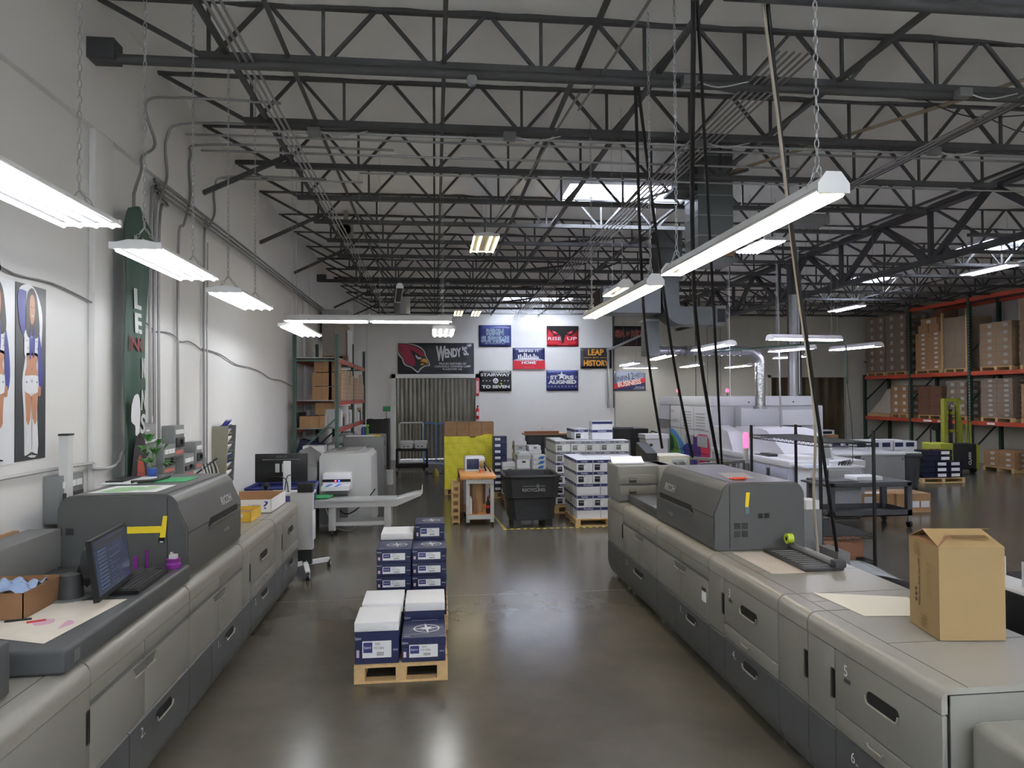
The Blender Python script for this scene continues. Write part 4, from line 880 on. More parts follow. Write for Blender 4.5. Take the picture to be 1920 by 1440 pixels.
# grey cabinet behind the right hood with white box
MB().rbox(3.36, 3.86, 6.7, 7.4, .0, 1.24, mgr, .01).build('side_cabinet', label='plain grey cabinet standing just behind the right hood', cat='cabinet')
MB().box(3.38, 3.68, 6.75, 7.1, 1.241, 1.36, pap).build('white_box', label='open white paper box on the grey side cabinet', cat='box'); MB().box(3.70, 3.84, 6.72, 6.9, 1.241, 1.33, pap).build('ream_stub', label='small stack of white card on the grey side cabinet', cat='paper stack')
# black computer and PC box behind hood
r = T('desktop_computer', (3.28, 8.8, 1.3), 'beige desktop computer case seen from behind above the right hood', 'computer'); cw = M('case_beige', (206, 206, 192), .45)
MB().rbox(3.06, 3.50, 9.42, 9.9, 1.16, 1.56, cw, .01).build('case', r); MB().box(3.24, 3.45, 9.41, 9.42, 1.22, 1.52, chrome).build('rear_plate', r, smooth=False); MB().cyl((3.39, 9.41, 1.44), (3.39, 9.395, 1.44), .04, mgr, 16).build('fan', r); MB().tube([(3.28, 9.4, 1.46), (3.34, 9.36, 1.36), (3.38, 9.38, 1.2)], .012, blk, 6, smooth=4).build('cord', r)
mb = MB(); mb.prism([(9.4, 1.14), (9.9, 1.14), (9.9, 1.72), (9.4, 1.60)], 'x', 2.88, 3.03, blk); mb.build('black_server', label='black angular computer tower left of the beige case', cat='computer')
MB().box(2.86, 3.6, 9.38, 10.0, 1.08, 1.14, mgr).box(2.88, 2.93, 9.93, 9.99, 0, 1.08, mgr).box(3.53, 3.58, 9.93, 9.99, 0, 1.08, mgr).box(3.53, 3.58, 9.4, 9.45, 0, 1.08, mgr).box(2.88, 2.93, 9.4, 9.45, 0, 1.08, mgr).build('side_table', label='small grey table under the computer cases', cat='table')
mb = MB(); obox(Vector((2.98, 7.9, 1.44)), (1, -.25, 0), (0, .6, .8), (0, -.8, .6), .4, .22, .02, blk, mb); o = mb.build('tilted_monitor', label='black tilted screen just behind the right hood', cat='monitor'); MB().box(2.92, 3.0, 7.95, 8.0, 1.152, 1.38, blk).build('stand', o)
# boxes on L4/L5 modules
r = T('open_carton', (-2.2, 8.9, 1.04), 'open white carton with blue print on the left press', 'box')
mb = MB()
for a in ((-2.5, -2.495, 8.55, 9.35), (-1.92, -1.915, 8.55, 9.35), (-2.5, -1.915, 8.55, 8.555), (-2.5, -1.915, 9.345, 9.35)): mb.box(*a, 1.042, 1.2, pap)
mb.box(-2.5, -1.915, 8.55, 9.35, 1.042, 1.047, card).build('walls', r, smooth=False); MB().box(-2.49, -1.925, 9.338, 9.344, 1.05, 1.199, card).build('inner_wall', r)
mb = MB(); A = Art(mb, (-2.5, 8.549, 1.05), (1, 0, 0), (0, 0, 1)); A.poly([(.05, 0), (.28, 0), (.25, .05), (.16, .09), (.05, .08)], M('print_azure', (50, 90, 170), .5), 1); A.text('SUPREMA', .33, .06, .47, .09, printk, 1); A.text('?', .5, .04, .55, .13, printb, 1); mb.build('side_print', r, recalc=False, smooth=False)
r = T('open_carton', (-2.2, 8.1, 1.04), 'small yellow open box on the left press in front of white one', 'box'); mb = MB()
yc = M('box_yellow', (226, 184, 62), .5, var=.08)
for a in ((-2.45, -2.445, 7.95, 8.4), (-2.0, -1.995, 7.95, 8.4), (-2.45, -1.995, 7.95, 7.955), (-2.45, -1.995, 8.395, 8.4)): mb.box(*a, 1.042, 1.15, yc)
mb.box(-2.445, -2.0, 7.955, 8.395, 1.10, 1.105, card).build('walls', r, smooth=False)
mb = MB(); A = Art(mb, (-2.45, 7.949, 1.042), (1, 0, 0), (0, 0, 1)); A.rect(.3, .05, .37, .09, pap, 1); A.text('Z', .31, .055, .36, .085, M('box_yellow', (226, 184, 62), .5), 2); mb.build('side_print', r, recalc=False, smooth=False)
# ================= MIDDLE: pallets, cartons, bench, bins, stacks
def pallet_mesh(x0, x1, y0, y1, label, z0=0., h=.15, dark=False, group='wooden pallets', n=None):
    m = woodd if dark else wood; r = T('wooden_pallet', ((x0+x1)/2, (y0+y1)/2, z0), label, 'pallet', group)
    L = y1-y0; Wd = x1-x0
    nb = max(4, int(L/.16))
    for k in range(nb):
        a = y0+k*(L-.1)/(nb-1); MB().box(x0, x1, a, a+.1, z0+h-.02, z0+h, m).build('deck_board', r, smooth=False)
    for k in range(3):
        a = x0+k*(Wd-.09)/2; MB().box(a, a+.09, y0+.005, y1-.005, z0+.02, z0+h-.02, m).build('stringer', r, smooth=False)
    for a in (y0, (y0+y1)/2-.05, y1-.1): MB().box(x0, x1, a, a+.1, z0, z0+.02, m).build('bottom_board', r, smooth=False)
    return r
def compass(A, cx, cy, R_, rx=1., m=None):
    m = m or printw; A.ring(cx, cy, R_*.85, R_*.85*rx, .012, m, 1, 28)
    for i in range(4):
        a = math.pi/2*i+.12; A.poly([(cx, cy), (cx+R_*.18*math.cos(a-.7), cy+R_*rx*.18*math.sin(a-.7)), (cx+R_*1.1*math.cos(a), cy+R_*1.1*rx*math.sin(a)), (cx+R_*.18*math.cos(a+.7), cy+R_*rx*.18*math.sin(a+.7))], m, 2)
    for i in range(4):
        a = math.pi/2*i+math.pi/4+.12; A.poly([(cx, cy), (cx+R_*.12*math.cos(a-.6), cy+R_*rx*.12*math.sin(a-.6)), (cx+R_*.7*math.cos(a), cy+R_*.7*rx*math.sin(a)), (cx+R_*.12*math.cos(a+.6), cy+R_*rx*.12*math.sin(a+.6))], m, 2)
def navy_carton(x0, y0, z0, w_, d, h, lid, label, group, art_top=True):
    r = T('navy_carton', (x0+w_/2, y0+d/2, z0), label, 'carton', group)
    MB().rbox(x0+.004, x0+w_-.004, y0+.004, y0+d-.004, z0, z0+h-(.002 if lid else 0), navy, .004, 1).build('carton_body', r)
    if lid: MB().rbox(x0, x0+w_, y0, y0+d, z0+h*.62, z0+h, navy, .004, 1).build('lid', r)
    mb = MB(); A = Art(mb, (x0, y0-.001, z0), (1, 0, 0), (0, 0, 1))
    A.rect(w_*.18, h*.2, w_*.82, h*.72, pap, 1); A.rect(w_*.2, h*.36, w_*.4, h*.68, M('label_blue', (56, 56, 120), .5), 2); A.text('Explorer', w_*.22, h*.46, w_*.38, h*.57, printw, 3)
    A.text('DIGITAL', w_*.46, h*.6, w_*.58, h*.66, printk, 2); A.text('19 X 13 80 lb', w_*.44, h*.46, w_*.66, h*.54, printk, 2)
    for k in range(9): A.rect(w_*(.5+.018*k), h*.26, w_*(.508+.018*k), h*.38, printk, 2)
    A.text('Explorer', w_*.02, h*.74, w_*.16, h*.86, printw, 2); A.text('domtar', w_*.86, h*.4, w_*.97, h*.48, printw, 2); A.rect(w_*.05, h*.22, w_*.11, h*.45, M('label_pink', (214, 190, 200), .5), 1)
    mb.build('label_print', r, recalc=False, smooth=False)
    if lid and art_top:
        mb = MB(); A = Art(mb, (x0, y0, z0+h), (1, 0, 0), (0, 1, 0)); compass(A, w_*.56, d*.5, w_*.36, .9); A.line(.02, d*.2, w_*.6, d*.2, .003, printw); A.text('Explorer', w_*.06, d*.05, w_*.2, d*.12, printw); A.text('Premium Digital', w_*.86, d*.05, w_*.97, d*.08, printw)
        mb.build('top_print', r, recalc=False, smooth=False)
    return r
def ream(x0, y0, z0, w_, d, h, label, group='white wrapped reams', m=None):
    r = T('wrapped_ream', (x0+w_/2, y0+d/2, z0), label, 'paper ream', group)
    MB().rbox(x0, x0+w_, y0, y0+d, z0, z0+h, m or pap, .008, 2).build('wrapper', r)
    MB().prism([(x0+.01, z0+.005), (x0+.06, z0+h-.005), (x0+.01, z0+h-.005)], 'y', y0-.003, y0, m or pap).prism([(x0+w_-.01, z0+.005), (x0+w_-.06, z0+h-.005), (x0+w_-.01, z0+h-.005)], 'y', y0-.003, y0, m or pap).build('folded_flaps', r, smooth=False)
    return r
pallet_mesh(-.68, .10, 6.02, 7.1, 'small light wooden pallet in the aisle, nearest camera')
pallet_mesh(-.62, .13, 7.3, 8.4, 'second small wooden pallet hidden under the navy cartons', h=.15)
G3 = 'navy cartons on the aisle pallets'
navy_carton(-.68, 6.05, .15, .375, .47, .27, False, 'navy carton at the front left of the aisle pallet, white ream on top', G3)
navy_carton(-.29, 6.05, .15, .375, .47, .205, True, 'navy carton with white compass star at front right of the aisle pallet', G3)
navy_carton(-.68, 6.56, .15, .375, .47, .27, False, 'navy carton at rear left of the nearest pallet', G3)
navy_carton(-.29, 6.56, .15, .375, .47, .27, False, 'navy carton at rear right of the nearest pallet', G3)
ream(-.68, 6.05, .422, .37, .45, .08, 'white wrapped ream at the front left of the aisle stack')
ream(-.67, 6.57, .422, .37, .45, .085, 'white wrapped ream behind the front left one')
ream(-.28, 6.57, .422, .365, .44, .08, 'white wrapped ream at rear right of the nearest pallet')
for k in range(5):
    for s, x in ((0, -.60), (1, -.24)):
        navy_carton(x, 7.32, .15+k*.137, .355, .45, .136, True if k in (2, 4) else False, 'navy carton %s layer from the floor, %s column of the rear aisle stack' % (ORD[k], ('left', 'right')[s]), G3, art_top=(k == 4))
navy_carton(-.60, 7.80, .15, .355, .45, .68, False, 'tall navy carton at rear left of the rear aisle stack', G3); navy_carton(-.24, 7.80, .15, .355, .45, .68, False, 'tall navy carton at rear right of the rear aisle stack', G3)
ream(-.59, 7.81, .832, .35, .42, .07, 'white wrapped ream on rear left of the navy stack')
navy_carton(-.22, 7.80, .832, .32, .42, .17, True, 'topmost navy carton with compass star on the rear aisle stack', G3)
# monitor stand
r = T('mobile_monitor_stand', (-1.75, 9.9, 0), 'white wheeled stand carrying black monitor seen from behind', 'monitor stand')
MB().rbox(-1.96, -1.66, 9.86, 9.98, .32, 1.10, lgr, .01).build('column_panel', r); MB().rbox(-1.665, -1.645, 9.84, 10.0, .45, .85, wht, .006).build('side_plate', r); MB().box(-1.86, -1.68, 9.88, 9.97, .12, .32, blk).build('foot_block', r)
MB().box(-1.86, -1.66, 9.85, 9.98, 1.10, 1.22, blk).build('top_block', r)
for i, (a, b_) in enumerate([((-1.76, 9.88), (-1.50, 10.25)), ((-1.76, 9.88), (-1.66, 9.50)), ((-1.8, 9.9), (-2.05, 9.65)), ((-1.8, 9.9), (-2.05, 10.3))]):
    mb = MB(); mb.bar((*a, .14), (*b_, .10), .06, wht, .03); l = mb.build('leg', r)
    MB().cyl((b_[0]-.02, b_[1], .045), (b_[0]+.02, b_[1], .045), .045, blk, 16).cyl((b_[0]-.022, b_[1], .045), (b_[0]+.022, b_[1], .045), .028, lgr, 12).box(b_[0]-.015, b_[0]+.015, b_[1]-.02, b_[1]+.02, .07, .1, blk).build('caster', l)
MB().box(-2.3, -1.7, 10.0, 10.4, 1.04, 1.07, wht).build('shelf', r); MB().rbox(-2.12, -2.02, 10.18, 10.24, 1.07, 1.50, wht, .01).build('mast', r)
r2 = T('computer_monitor', (-2.15, 10.2, 1.19), 'black monitor seen from behind with brand name near its top', 'monitor')
MB().rbox(-2.52, -1.80, 10.26, 10.31, 1.20, 1.60, blk, .008).build('casing', r2); MB().box(-2.42, -1.9, 10.253, 10.26, 1.515, 1.522, mgr).build('edge_strip', r2)
for x in (-2.24, -2.15): MB().rbox(x, x+.06, 10.245, 10.26, 1.34, 1.46, lgr, .005).build('mount_plate', r2)
mb = MB(); A = Art(mb, (-2.24, 10.258, 1.545), (1, 0, 0), (0, 0, 1)); A.text('ASUS', 0, 0, .16, .028, mgr, 1, shear=.3); mb.build('brand_letters', r2, recalc=False, smooth=False)
MB().tube([(-2.33, 10.25, 1.27), (-2.2, 10.19, 1.29), (-2.07, 10.16, 1.24), (-2.04, 10.16, 1.05)], .007, blk, 5, smooth=4).tube([(-1.95, 10.25, 1.27), (-2.05, 10.15, 1.30), (-2.09, 10.15, 1.1)], .007, blk, 5, smooth=4).build('cables', r2)
r = T('ball_camera', (-2.3, 9.9, 1.07), 'black ball shaped webcam on the stand shelf', 'webcam'); MB().lathe([(.001, .16), (.035, .15), (.05, .11), (.035, .07), (.02, .05), (.035, .02), (.05, 0)], (-2.32, 10.05, 1.07), blk, 16).build('ball', r)
# blue tub, table behind
r = T('blue_tub', (-2.5, 12, .3), 'large blue plastic tub behind the black monitor', 'tub')
mb = MB(); mb.add([(-2.9, 11.75, .2), (-2.1, 11.75, .2), (-2.1, 12.35, .2), (-2.9, 12.35, .2), (-3.0, 11.65, .93), (-2.0, 11.65, .93), (-2.0, 12.45, .93), (-3.0, 12.45, .93)], [(0, 1, 2, 3), (0, 1, 5, 4), (1, 2, 6, 5), (2, 3, 7, 6), (3, 0, 4, 7)], blue); mb.build('tub_body', r, solid=.006)
mb = MB(); mb.tube([(-3.0, 11.65, .93), (-2.0, 11.65, .93), (-2.0, 12.45, .93), (-3.0, 12.45, .93), (-3.0, 11.65, .93)], .03, blue, 6); mb.build('rim', r)
for x, y in ((-2.8, 11.85), (-2.2, 11.85), (-2.2, 12.25), (-2.8, 12.25)): MB().cyl((x-.02, y, .08), (x+.02, y, .08), .08, blk, 14).box(x-.03, x+.03, y-.03, y+.03, .14, .2, mgr).build('wheel', r)
# finisher machine
r = T('finishing_machine', (-1.65, 13.9, 0), 'light grey finishing machine with slotted top behind the conveyor table', 'machine')
MB().prism([(-2.12, 1.29), (-2.08, 1.335), (-1.26, 1.36), (-1.18, 1.28), (-1.16, .0), (-2.12, .0)], 'y', 13.3, 14.65, lgr).build('body', r)
for k in range(3): MB().box(-1.44, -1.30, 13.55+k*.34, 13.8+k*.34, 1.345-.0, 1.352, dgr).build('vent', r, smooth=False)
MB().prism([(-2.10, 1.335), (-1.40, 1.362), (-1.40, 1.39), (-2.05, 1.36)], 'y', 13.32, 14.6, M('machine_top', (176, 177, 175), .4)).build('top_lid', r); MB().box(-1.9, -1.75, 13.9, 14.6, 1.366, 1.378, mgr).build('top_handle', r)
MB().rbox(-2.02, -1.52, 13.02, 13.30, .70, 1.02, wht, .03, 3).build('feeder_head', r); MB().box(-2.02, -1.52, 13.012, 13.02, .86, .91, blk).box(-1.8, -1.77, 13.008, 13.013, .87, .895, redl).box(-1.74, -1.71, 13.008, 13.013, .87, .895, bluel).build('control_strip', r, smooth=False)
for x in (-1.93, -1.77): MB().prism([(x, 12.72), (x+.05, 12.72), (x+.09, 13.02), (x+.04, 13.02)], 'z', .815, .822, M('belt_blue', (60, 110, 200), .5)).build('blue_belt', r, smooth=False)
MB().box(-2.0, -1.52, 12.72, 13.02, .74, .815, wht).build('feed_table', r); MB().box(-2.1, -1.6, 13.2, 13.3, .08, .6, mgr).build('lower_cover', r)
MB().tube([(-1.9, 13.2, .5), (-1.6, 13.0, .28), (-1.3, 13.1, .45), (-1.1, 13.2, .7)], .012, blk, 6, smooth=5).tube([(-2.0, 13.2, .4), (-1.8, 12.9, .1), (-1.5, 12.8, .03), (-1.2, 12.8, .3)], .012, lgr, 6, smooth=5).build('power_cords', r)
MB().rbox(-2.5, -2.16, 13.2, 14.4, .0, 1.12, mgr, .01).prism([(-2.5, 1.12), (-2.16, 1.12), (-2.16, 1.2), (-2.46, 1.42)], 'y', 13.2, 14.4, mgr).build('side_feeder', label='mid grey slanted feeder left of the finishing machine', cat='machine')
# taller grey cabinet behind
r = T('rear_press_unit', (-1.5, 16, 0), 'tall grey press unit with papers and spray bottle on top behind finishing machine', 'press unit')
MB().rbox(-2.0, -1.12, 15.75, 16.6, 0, 1.52, mgr, .01).build('body', r); MB().box(-1.12, -1.115, 15.8, 16.5, .3, 1.4, pl_g).build('door', r)
for z in (.75, 1.3): MB().box(-1.118, -1.108, 16.0, 16.15, z, z+.1, seam).build('handle_recess', r)
MB().box(-1.95, -1.35, 15.8, 16.4, 1.522, 1.54, pap).build('paper_pile', label='loose white papers on the tall grey press unit', cat='paper stack'); MB().box(-1.35, -1.2, 15.8, 16.0, 1.522, 1.545, yel).build('sticky_pad', label='yellow pad on the tall grey press unit', cat='note pad')
for i, (x, c, l) in enumerate([(-1.60, printb, 'blue'), (-1.52, leaf, 'green')]):
    r = T('spray_bottle', (x, 16.1, 1.54), l+' spray bottle on the tall grey press unit', 'bottle', 'spray bottles'); MB().lathe([(.04, 0), (.045, .05), (.045, .14), (.015, .19)], (x, 16.1, 1.54), c, 14).build('bottle_body', r); MB().box(x-.02, x+.05, 16.08, 16.12, 1.73, 1.77, M('trigger_green', (130, 190, 60), .4) if i else wht).build('trigger', r)
# conveyor table
r = T('conveyor_table', (-1.3, 12.6, 0), 'light grey wheeled conveyor table with raised curved end', 'conveyor')
MB().box(-2.1, -.66, 12.35, 12.9, .50, .60, lgr).build('frame', r, smooth=False); MB().box(-2.08, -.68, 12.40, 12.86, .60, .62, M('tray_steel', (196, 198, 200), .3, .3)).box(-2.1, -.66, 12.33, 12.37, .60, .64, lgr).build('bed', r)
mb = MB(); mb.grid(lambda u, v: (-.68+.46*u, 12.36+.54*v, .61+.10*u**1.3+.02*math.sin(math.pi*u)), 8, 2, lgr); mb.box(-.235, -.225, 12.36, 12.9, .70, .80, lgr); mb.build('raised_end', r, solid=.008, recalc=False); MB().prism([(-.68, .50), (-.24, .68), (-.22, .76), (-.23, .80), (-.26, .72), (-.68, .62)], 'y', 12.33, 12.36, lgr).build('end_side_wall', r)
for x in (-1.76, -.82):
    for y in (12.42, 12.84): MB().rbox(x-.06, x+.06, y-.04, y+.04, .10, .5, lgr, .005).build('leg', r); MB().cyl((x-.02, y, .045), (x+.02, y, .045), .045, blk, 12).box(x-.02, x+.02, y-.02, y+.02, .06, .1, chrome).build('caster', r)
MB().box(-1.7, -.88, 12.80, 12.86, .18, .24, lgr).build('lower_rail', r); MB().box(-1.7, -.88, 12.40, 12.46, .18, .24, lgr).build('lower_rail', r)
sheet([(-2.1, 12.5), (-1.85, 12.5), (-1.8, 12.8), (-2.1, 12.8)], .64, green, 'green sheet on left end of the conveyor table', .03)
# left rack
r = T('storage_rack', (-2.5, 18, 0), 'green and orange storage rack full of boxes at the left back', 'rack')
for y in (15.2, 18.05, 20.95):
    for x in (-2.97, -2.10):
        mb = MB(); mb.box(x, x+.075, y, y+.07, 0, 3.72, rackg)
        for k in range(60): mb.box(x+.03, x+.045, y-.0015, y, .1+k*.06, .12+k*.06, seam)
        mb.build('upright_post', r, smooth=False)
    MB().bar((-2.93, y+.03, 1.15), (-2.07, y+.03, 1.95), .035, rackg).build('brace', r); MB().bar((-2.93, y+.03, 3.17), (-2.07, y+.03, 3.17), .035, rackg).build('brace', r)
LV = [1.10, 1.74, 2.33, 3.24]
for z in LV:
    for x in (-2.93, -2.06):
        for y in (15.27, 18.12): MB().box(x-.02, x+.025, y, y+2.78, z-.11, z-.02, racko).build('beam', r, smooth=False)
    MB().box(-2.95, -2.05, 15.25, 20.9, z-.02, z, M('shelf_metal', (150, 152, 152), .4, .4)).build('shelf', r, smooth=False)
G4 = 'brown boxes in the left rack'
bx0 = MB().box(0, .42, 0, .45, 0, .3, card).box(.205, .215, -.001, 0, 0, .3, cardd).build('cardboard_box', label='x', cat='box', group=G4, smooth=False)
cnt = 0
for (x, y, z, sx_, sz, lb) in [(-2.62, 15.5, 2.33, 1, 1, 'left box of the bottom row on the third shelf'), (-2.35+.08, 15.5, 2.33, .5, 1, 'right box of the bottom row on the third shelf'), (-2.62, 15.5, 2.632, 1, 1, 'left box of the second row on the third shelf'), (-2.27, 15.5, 2.632, .5, 1, 'right box of second row on the third shelf'), (-2.58, 15.5, 2.935, .9, .9, 'left box of the top row on the third shelf'), (-2.27, 15.5, 2.935, .5, .9, 'right box of top row on the third shelf'),
        (-2.88, 15.45, 1.74, 1.0, .85, 'wide box at the left of second shelf'), (-2.50, 15.5, 1.74, 1.0, .9, 'lower box right on second shelf'), (-2.56, 15.5, 2.012, 1.1, .9, 'upper box right on second shelf')]:
    o = bx0 if cnt == 0 else bx0.copy()
    if cnt: COL.objects.link(o)
    o.location = (x+.21*sx_+0, y+.225, z); o.scale = (sx_*.97, 1, sz*.96); o['label'] = 'brown cardboard box, '+lb; cnt += 1
# big box on top with pallet
pallet_mesh(-2.62, -2.06, 16.9, 17.9, 'grey weathered pallet on top shelf of the left rack', z0=3.24, h=.13, dark=True)
r = T('tall_carton', (-2.34, 17.4, 3.37), 'tall grey brown carton on the pallet atop left rack', 'box'); MB().box(-2.62, -2.10, 16.95, 17.85, 3.372, 4.12, M('carton_grey', (150, 140, 130), .7)).build('carton_body', r, smooth=False); MB().box(-2.36, -2.35, 16.948, 16.95, 3.38, 4.11, cardd).build('tape_seam', r, smooth=False)
MB().box(-2.08, -2.03, 17.2, 17.8, 3.245, 4.0, wht).build('white_board', label='white boards leaning beside the tall carton on left rack', cat='board')
# mailing tubes / envelopes standing along the aisle side of shelf 3 and stacks of packets
rn = random.Random(5); G5 = 'card packets along aisle side of left rack'
pk = M('packet_tan', (206, 184, 158), .7, var=.1)
for k in range(22):
    y = 15.9+k*.22; h = rn.uniform(.35, .72); z = 2.33
    mb = MB(); nn = int(h/.1)
    mb.box(-2.12, -2.03, y, y+.1, z, z+h, pk)
    for q_ in range(nn): mb.box(-2.029, -2.027, y+.01, y+.09, z+q_*.1+.05, z+q_*.1+.06, cardd)
    mb.build('card_packet', label='upright stack of tan card packets on the third rack shelf, %d from camera' % (k+1) if False else 'upright tan packet stack on third rack shelf, %s along the aisle side' % (ORD[k] if k < 16 else ['seventeenth', 'eighteenth', 'nineteenth', 'twentieth', 'twenty-first', 'twenty-second'][k-16]), cat='packet', group=G5, smooth=False)
for k in range(14):
    y = 15.5+k*.36; h = rn.uniform(.2, .45); m = [lgr, pap, navy, pk, wht][k % 5]
    MB().rbox(-2.35, -2.06, y, y+.3, 1.742, 1.742+h, m, .006).build('supply_box', label='%s supply box on the second rack shelf, %s along the aisle side' % (['grey', 'white', 'navy', 'tan', 'off-white'][k % 5], ORD[k]), cat='box', group='supply boxes on second rack shelf', smooth=False)
    if k < 12: h = rn.uniform(.2, .4); m = [pap, lgr, wht][k % 3]; MB().rbox(-2.35, -2.04, y+.4, y+.7, 1.102, 1.102+h, m, .006).build('supply_box', label='%s bag or box on lowest rack shelf, %s along the aisle side' % (['white', 'grey', 'off-white'][k % 3], ORD[k]), cat='box', group='supply boxes on lowest rack shelf', smooth=False)
for k in range(4):
    z = .72+k*.135 if k else .60
    r = T('white_carton', (-2.45, 15.0, 1.10), 'x', 'carton', 'flat white cartons before the left rack')
    z = .86+k*.135
    r.location.z = z; r['label'] = 'flat white carton before the left rack, %s from bottom of its pile' % ORD[k]
    MB().box(-2.68, -2.25, 14.75, 15.12, z, z+.13, wht).build('carton_body', r, smooth=False)
    mb = MB(); A = Art(mb, (-2.68, 14.748, z), (1, 0, 0), (0, 0, 1)); A.text('Tango', .04, .06, .17, .10, printb, 1, shear=.2); A.rect(.04, .04, .2, .045, mgr, 1); mb.build('name_print', r, recalc=False, smooth=False)
MB().box(-2.98, -2.2, 14.7, 15.15, .80, .86, mgr).box(-2.98, -2.92, 14.7, 14.76, 0, .8, mgr).box(-2.26, -2.2, 14.7, 14.76, 0, .8, mgr).box(-2.98, -2.92, 15.09, 15.15, 0, .8, mgr).box(-2.26, -2.2, 15.09, 15.15, 0, .8, mgr).build('grey_bench', label='grey bench under the flat white cartons', cat='table', smooth=False)
MB().box(-2.97, -2.72, 14.75, 15.1, .862, .98, navy).box(-2.97, -2.72, 14.75, 14.755, .86, 1.02, wht).build('open_tray_box', label='open white edged tray box left of flat white cartons', cat='box')
MB().prism([(-2.95, 1.10), (-2.45, 1.12), (-2.4, 1.38), (-2.85, 1.5)], 'y', 15.35, 15.8, navy).build('dark_bag', label='dark blue bag on the lowest shelf of left rack', cat='bag')
MB().rbox(WX+.01, -2.99, 16.0, 16.9, 1.7, 2.05, blk, .005).build('dark_wall_sign', label='small dark picture on the wall behind the left rack', cat='picture')
# ---- back zone
r = T('black_cabinet', (-1.6, 20.4, 0), 'tall black cabinet left of the strip curtain doorway', 'cabinet'); MB().rbox(-1.92, -1.30, 20.2, 20.9, 0, 1.76, blk2, .01).build('body', r); MB().box(-1.85, -1.36, 20.19, 20.2, .1, 1.3, blk).build('front_opening', r, smooth=False)
mb = MB(); mb.prism([(-1.88, 1.36), (-1.38, 1.36), (-1.40, 1.15), (-1.5, 1.05), (-1.6, 1.18), (-1.85, 1.12)], 'y', 20.05, 20.18, beige); mb.build('beige_cover', label='beige cloth cover draped on the front of black cabinet', cat='cloth', smooth=False)
MB().box(-1.75, -1.45, 20.3, 20.6, 1.762, 1.80, pap).rbox(-1.55, -1.33, 21.5, 21.55, 1.95, 2.1, green, .004).cyl((-1.45, 21.5, 0), (-1.45, 21.5, 1.95), .012, mgr).build('green_sign', label='small green board on a post by the doorway', cat='sign')
for i, (x, y, w_, h, m, l) in enumerate([(-1.86, 19.2, .3, .5, mgr, 'grey tray unit on the floor before the black cabinet'), (-1.45, 19.4, .3, .38, wht, 'white bin on the floor before black cabinet')]): MB().rbox(x, x+w_, y, y+.35, 0, h, m, .01).build('floor_bin', label=l, cat='bin')
r = T('utility_cart', (-.72, 22.2, 0), 'dark two shelf utility cart before the strip curtain', 'cart')
def cart(r, x0, x1, y0, y1, zt, zb, m, rim=.07, leg=.06, wl=.11):
    MB().rbox(x0, x1, y0, y1, zt-rim, zt, m, .01).build('top_shelf', r)
    mb = MB(); mb.box(x0, x1, y0, y1, zb, zb+.02, m)
    for a in ((x0, x1, y0, y0+.02), (x0, x1, y1-.02, y1), (x0, x0+.02, y0, y1), (x1-.02, x1, y0, y1)): mb.box(*a, zb, zb+rim*1.2, m)
    mb.build('lower_shelf', r, smooth=False)
    for x in (x0, x1-leg):
        for y in (y0, y1-leg):
            MB().box(x, x+leg, y, y+leg, zb, zt-.01, m).build('leg', r, smooth=False); MB().cyl((x+leg/2-.02, y+.03, wl/2), (x+leg/2+.02, y+.03, wl/2), wl/2, blk, 14).box(x+leg/2-.03, x+leg/2+.03, y, y+.06, wl*.8, zb, mgr).build('caster', r)
cart(r, -1.2, -.22, 21.9, 22.5, .78, .2, blk2)
for i, x in enumerate((-1.05, -.62)):
    t = T('white_basket', (x, 22.1, .78), 'white plastic basket on %s of the far utility cart' % ('left', 'right')[i], 'basket', 'white baskets'); MB().rbox(x, x+.36, 21.95, 22.3, .785, .97, wht, .02).build('basket_body', t); MB().rbox(x-.02, x+.38, 21.93, 22.32, .93, 1.02, wht, .01).build('rim', t)
    MB().box(x+.08, x+.13, 21.945, 21.95, .84, .87, blk).box(x+.2, x+.25, 21.945, 21.95, .84, .87, blk).build('holes', t, smooth=False)
# cage carts
def cage(x0, x1, y0, y1, m, label):
    r = T('cage_cart', ((x0+x1)/2, (y0+y1)/2, 0), label, 'cage cart', 'cage carts')
    for y in (y0, y1):
        MB().tube([(x0, y, .15), (x0, y, 1.45), (x0+.03, y, 1.5), (x1-.03, y, 1.5), (x1, y, 1.45), (x1, y, .15)], .014, m, 6).build('side_frame', r)
    n = int((x1-x0)/.1)
    for k in range(1, n): MB().cyl((x0+(x1-x0)*k/n, y1, .2), (x0+(x1-x0)*k/n, y1, 1.5), .006, m, 6).build('bar', r)
    MB().box(x0, x1, y0, y1, .15, .19, m).build('deck', r)
    for x in (x0, x1):
        for y in (y0, y1): MB().cyl((x-.015, y, .06), (x+.015, y, .06), .06, blk, 12).box(x-.012, x+.012, y-.02, y+.02, .1, .16, m).build('caster', r)
cage(-1.2, -.4, 24.0, 24.8, lgr, 'pale wire cage cart behind the utility cart'); cage(-.36, .02, 23.3, 24.0, blue2, 'blue frame cage cart, left one'); cage(.06, .42, 22.9, 23.6, blue2, 'blue frame cage cart, right one next to brown cartons')
MB().lathe([(.09, 0), (.1, .1), (.06, .2), (.02, .24)], (.02, 21.2, 0), M('bag_yellow', (160, 150, 60), .5), 12).build('yellow_bag', label='small yellow sack on floor by the blue cage cart', cat='bag')
MB().box(-.2, .2, 22.0, 22.6, .02, .3, mgr).build('dark_floor_box', label='grey crate on the floor below the blue carts', cat='crate')
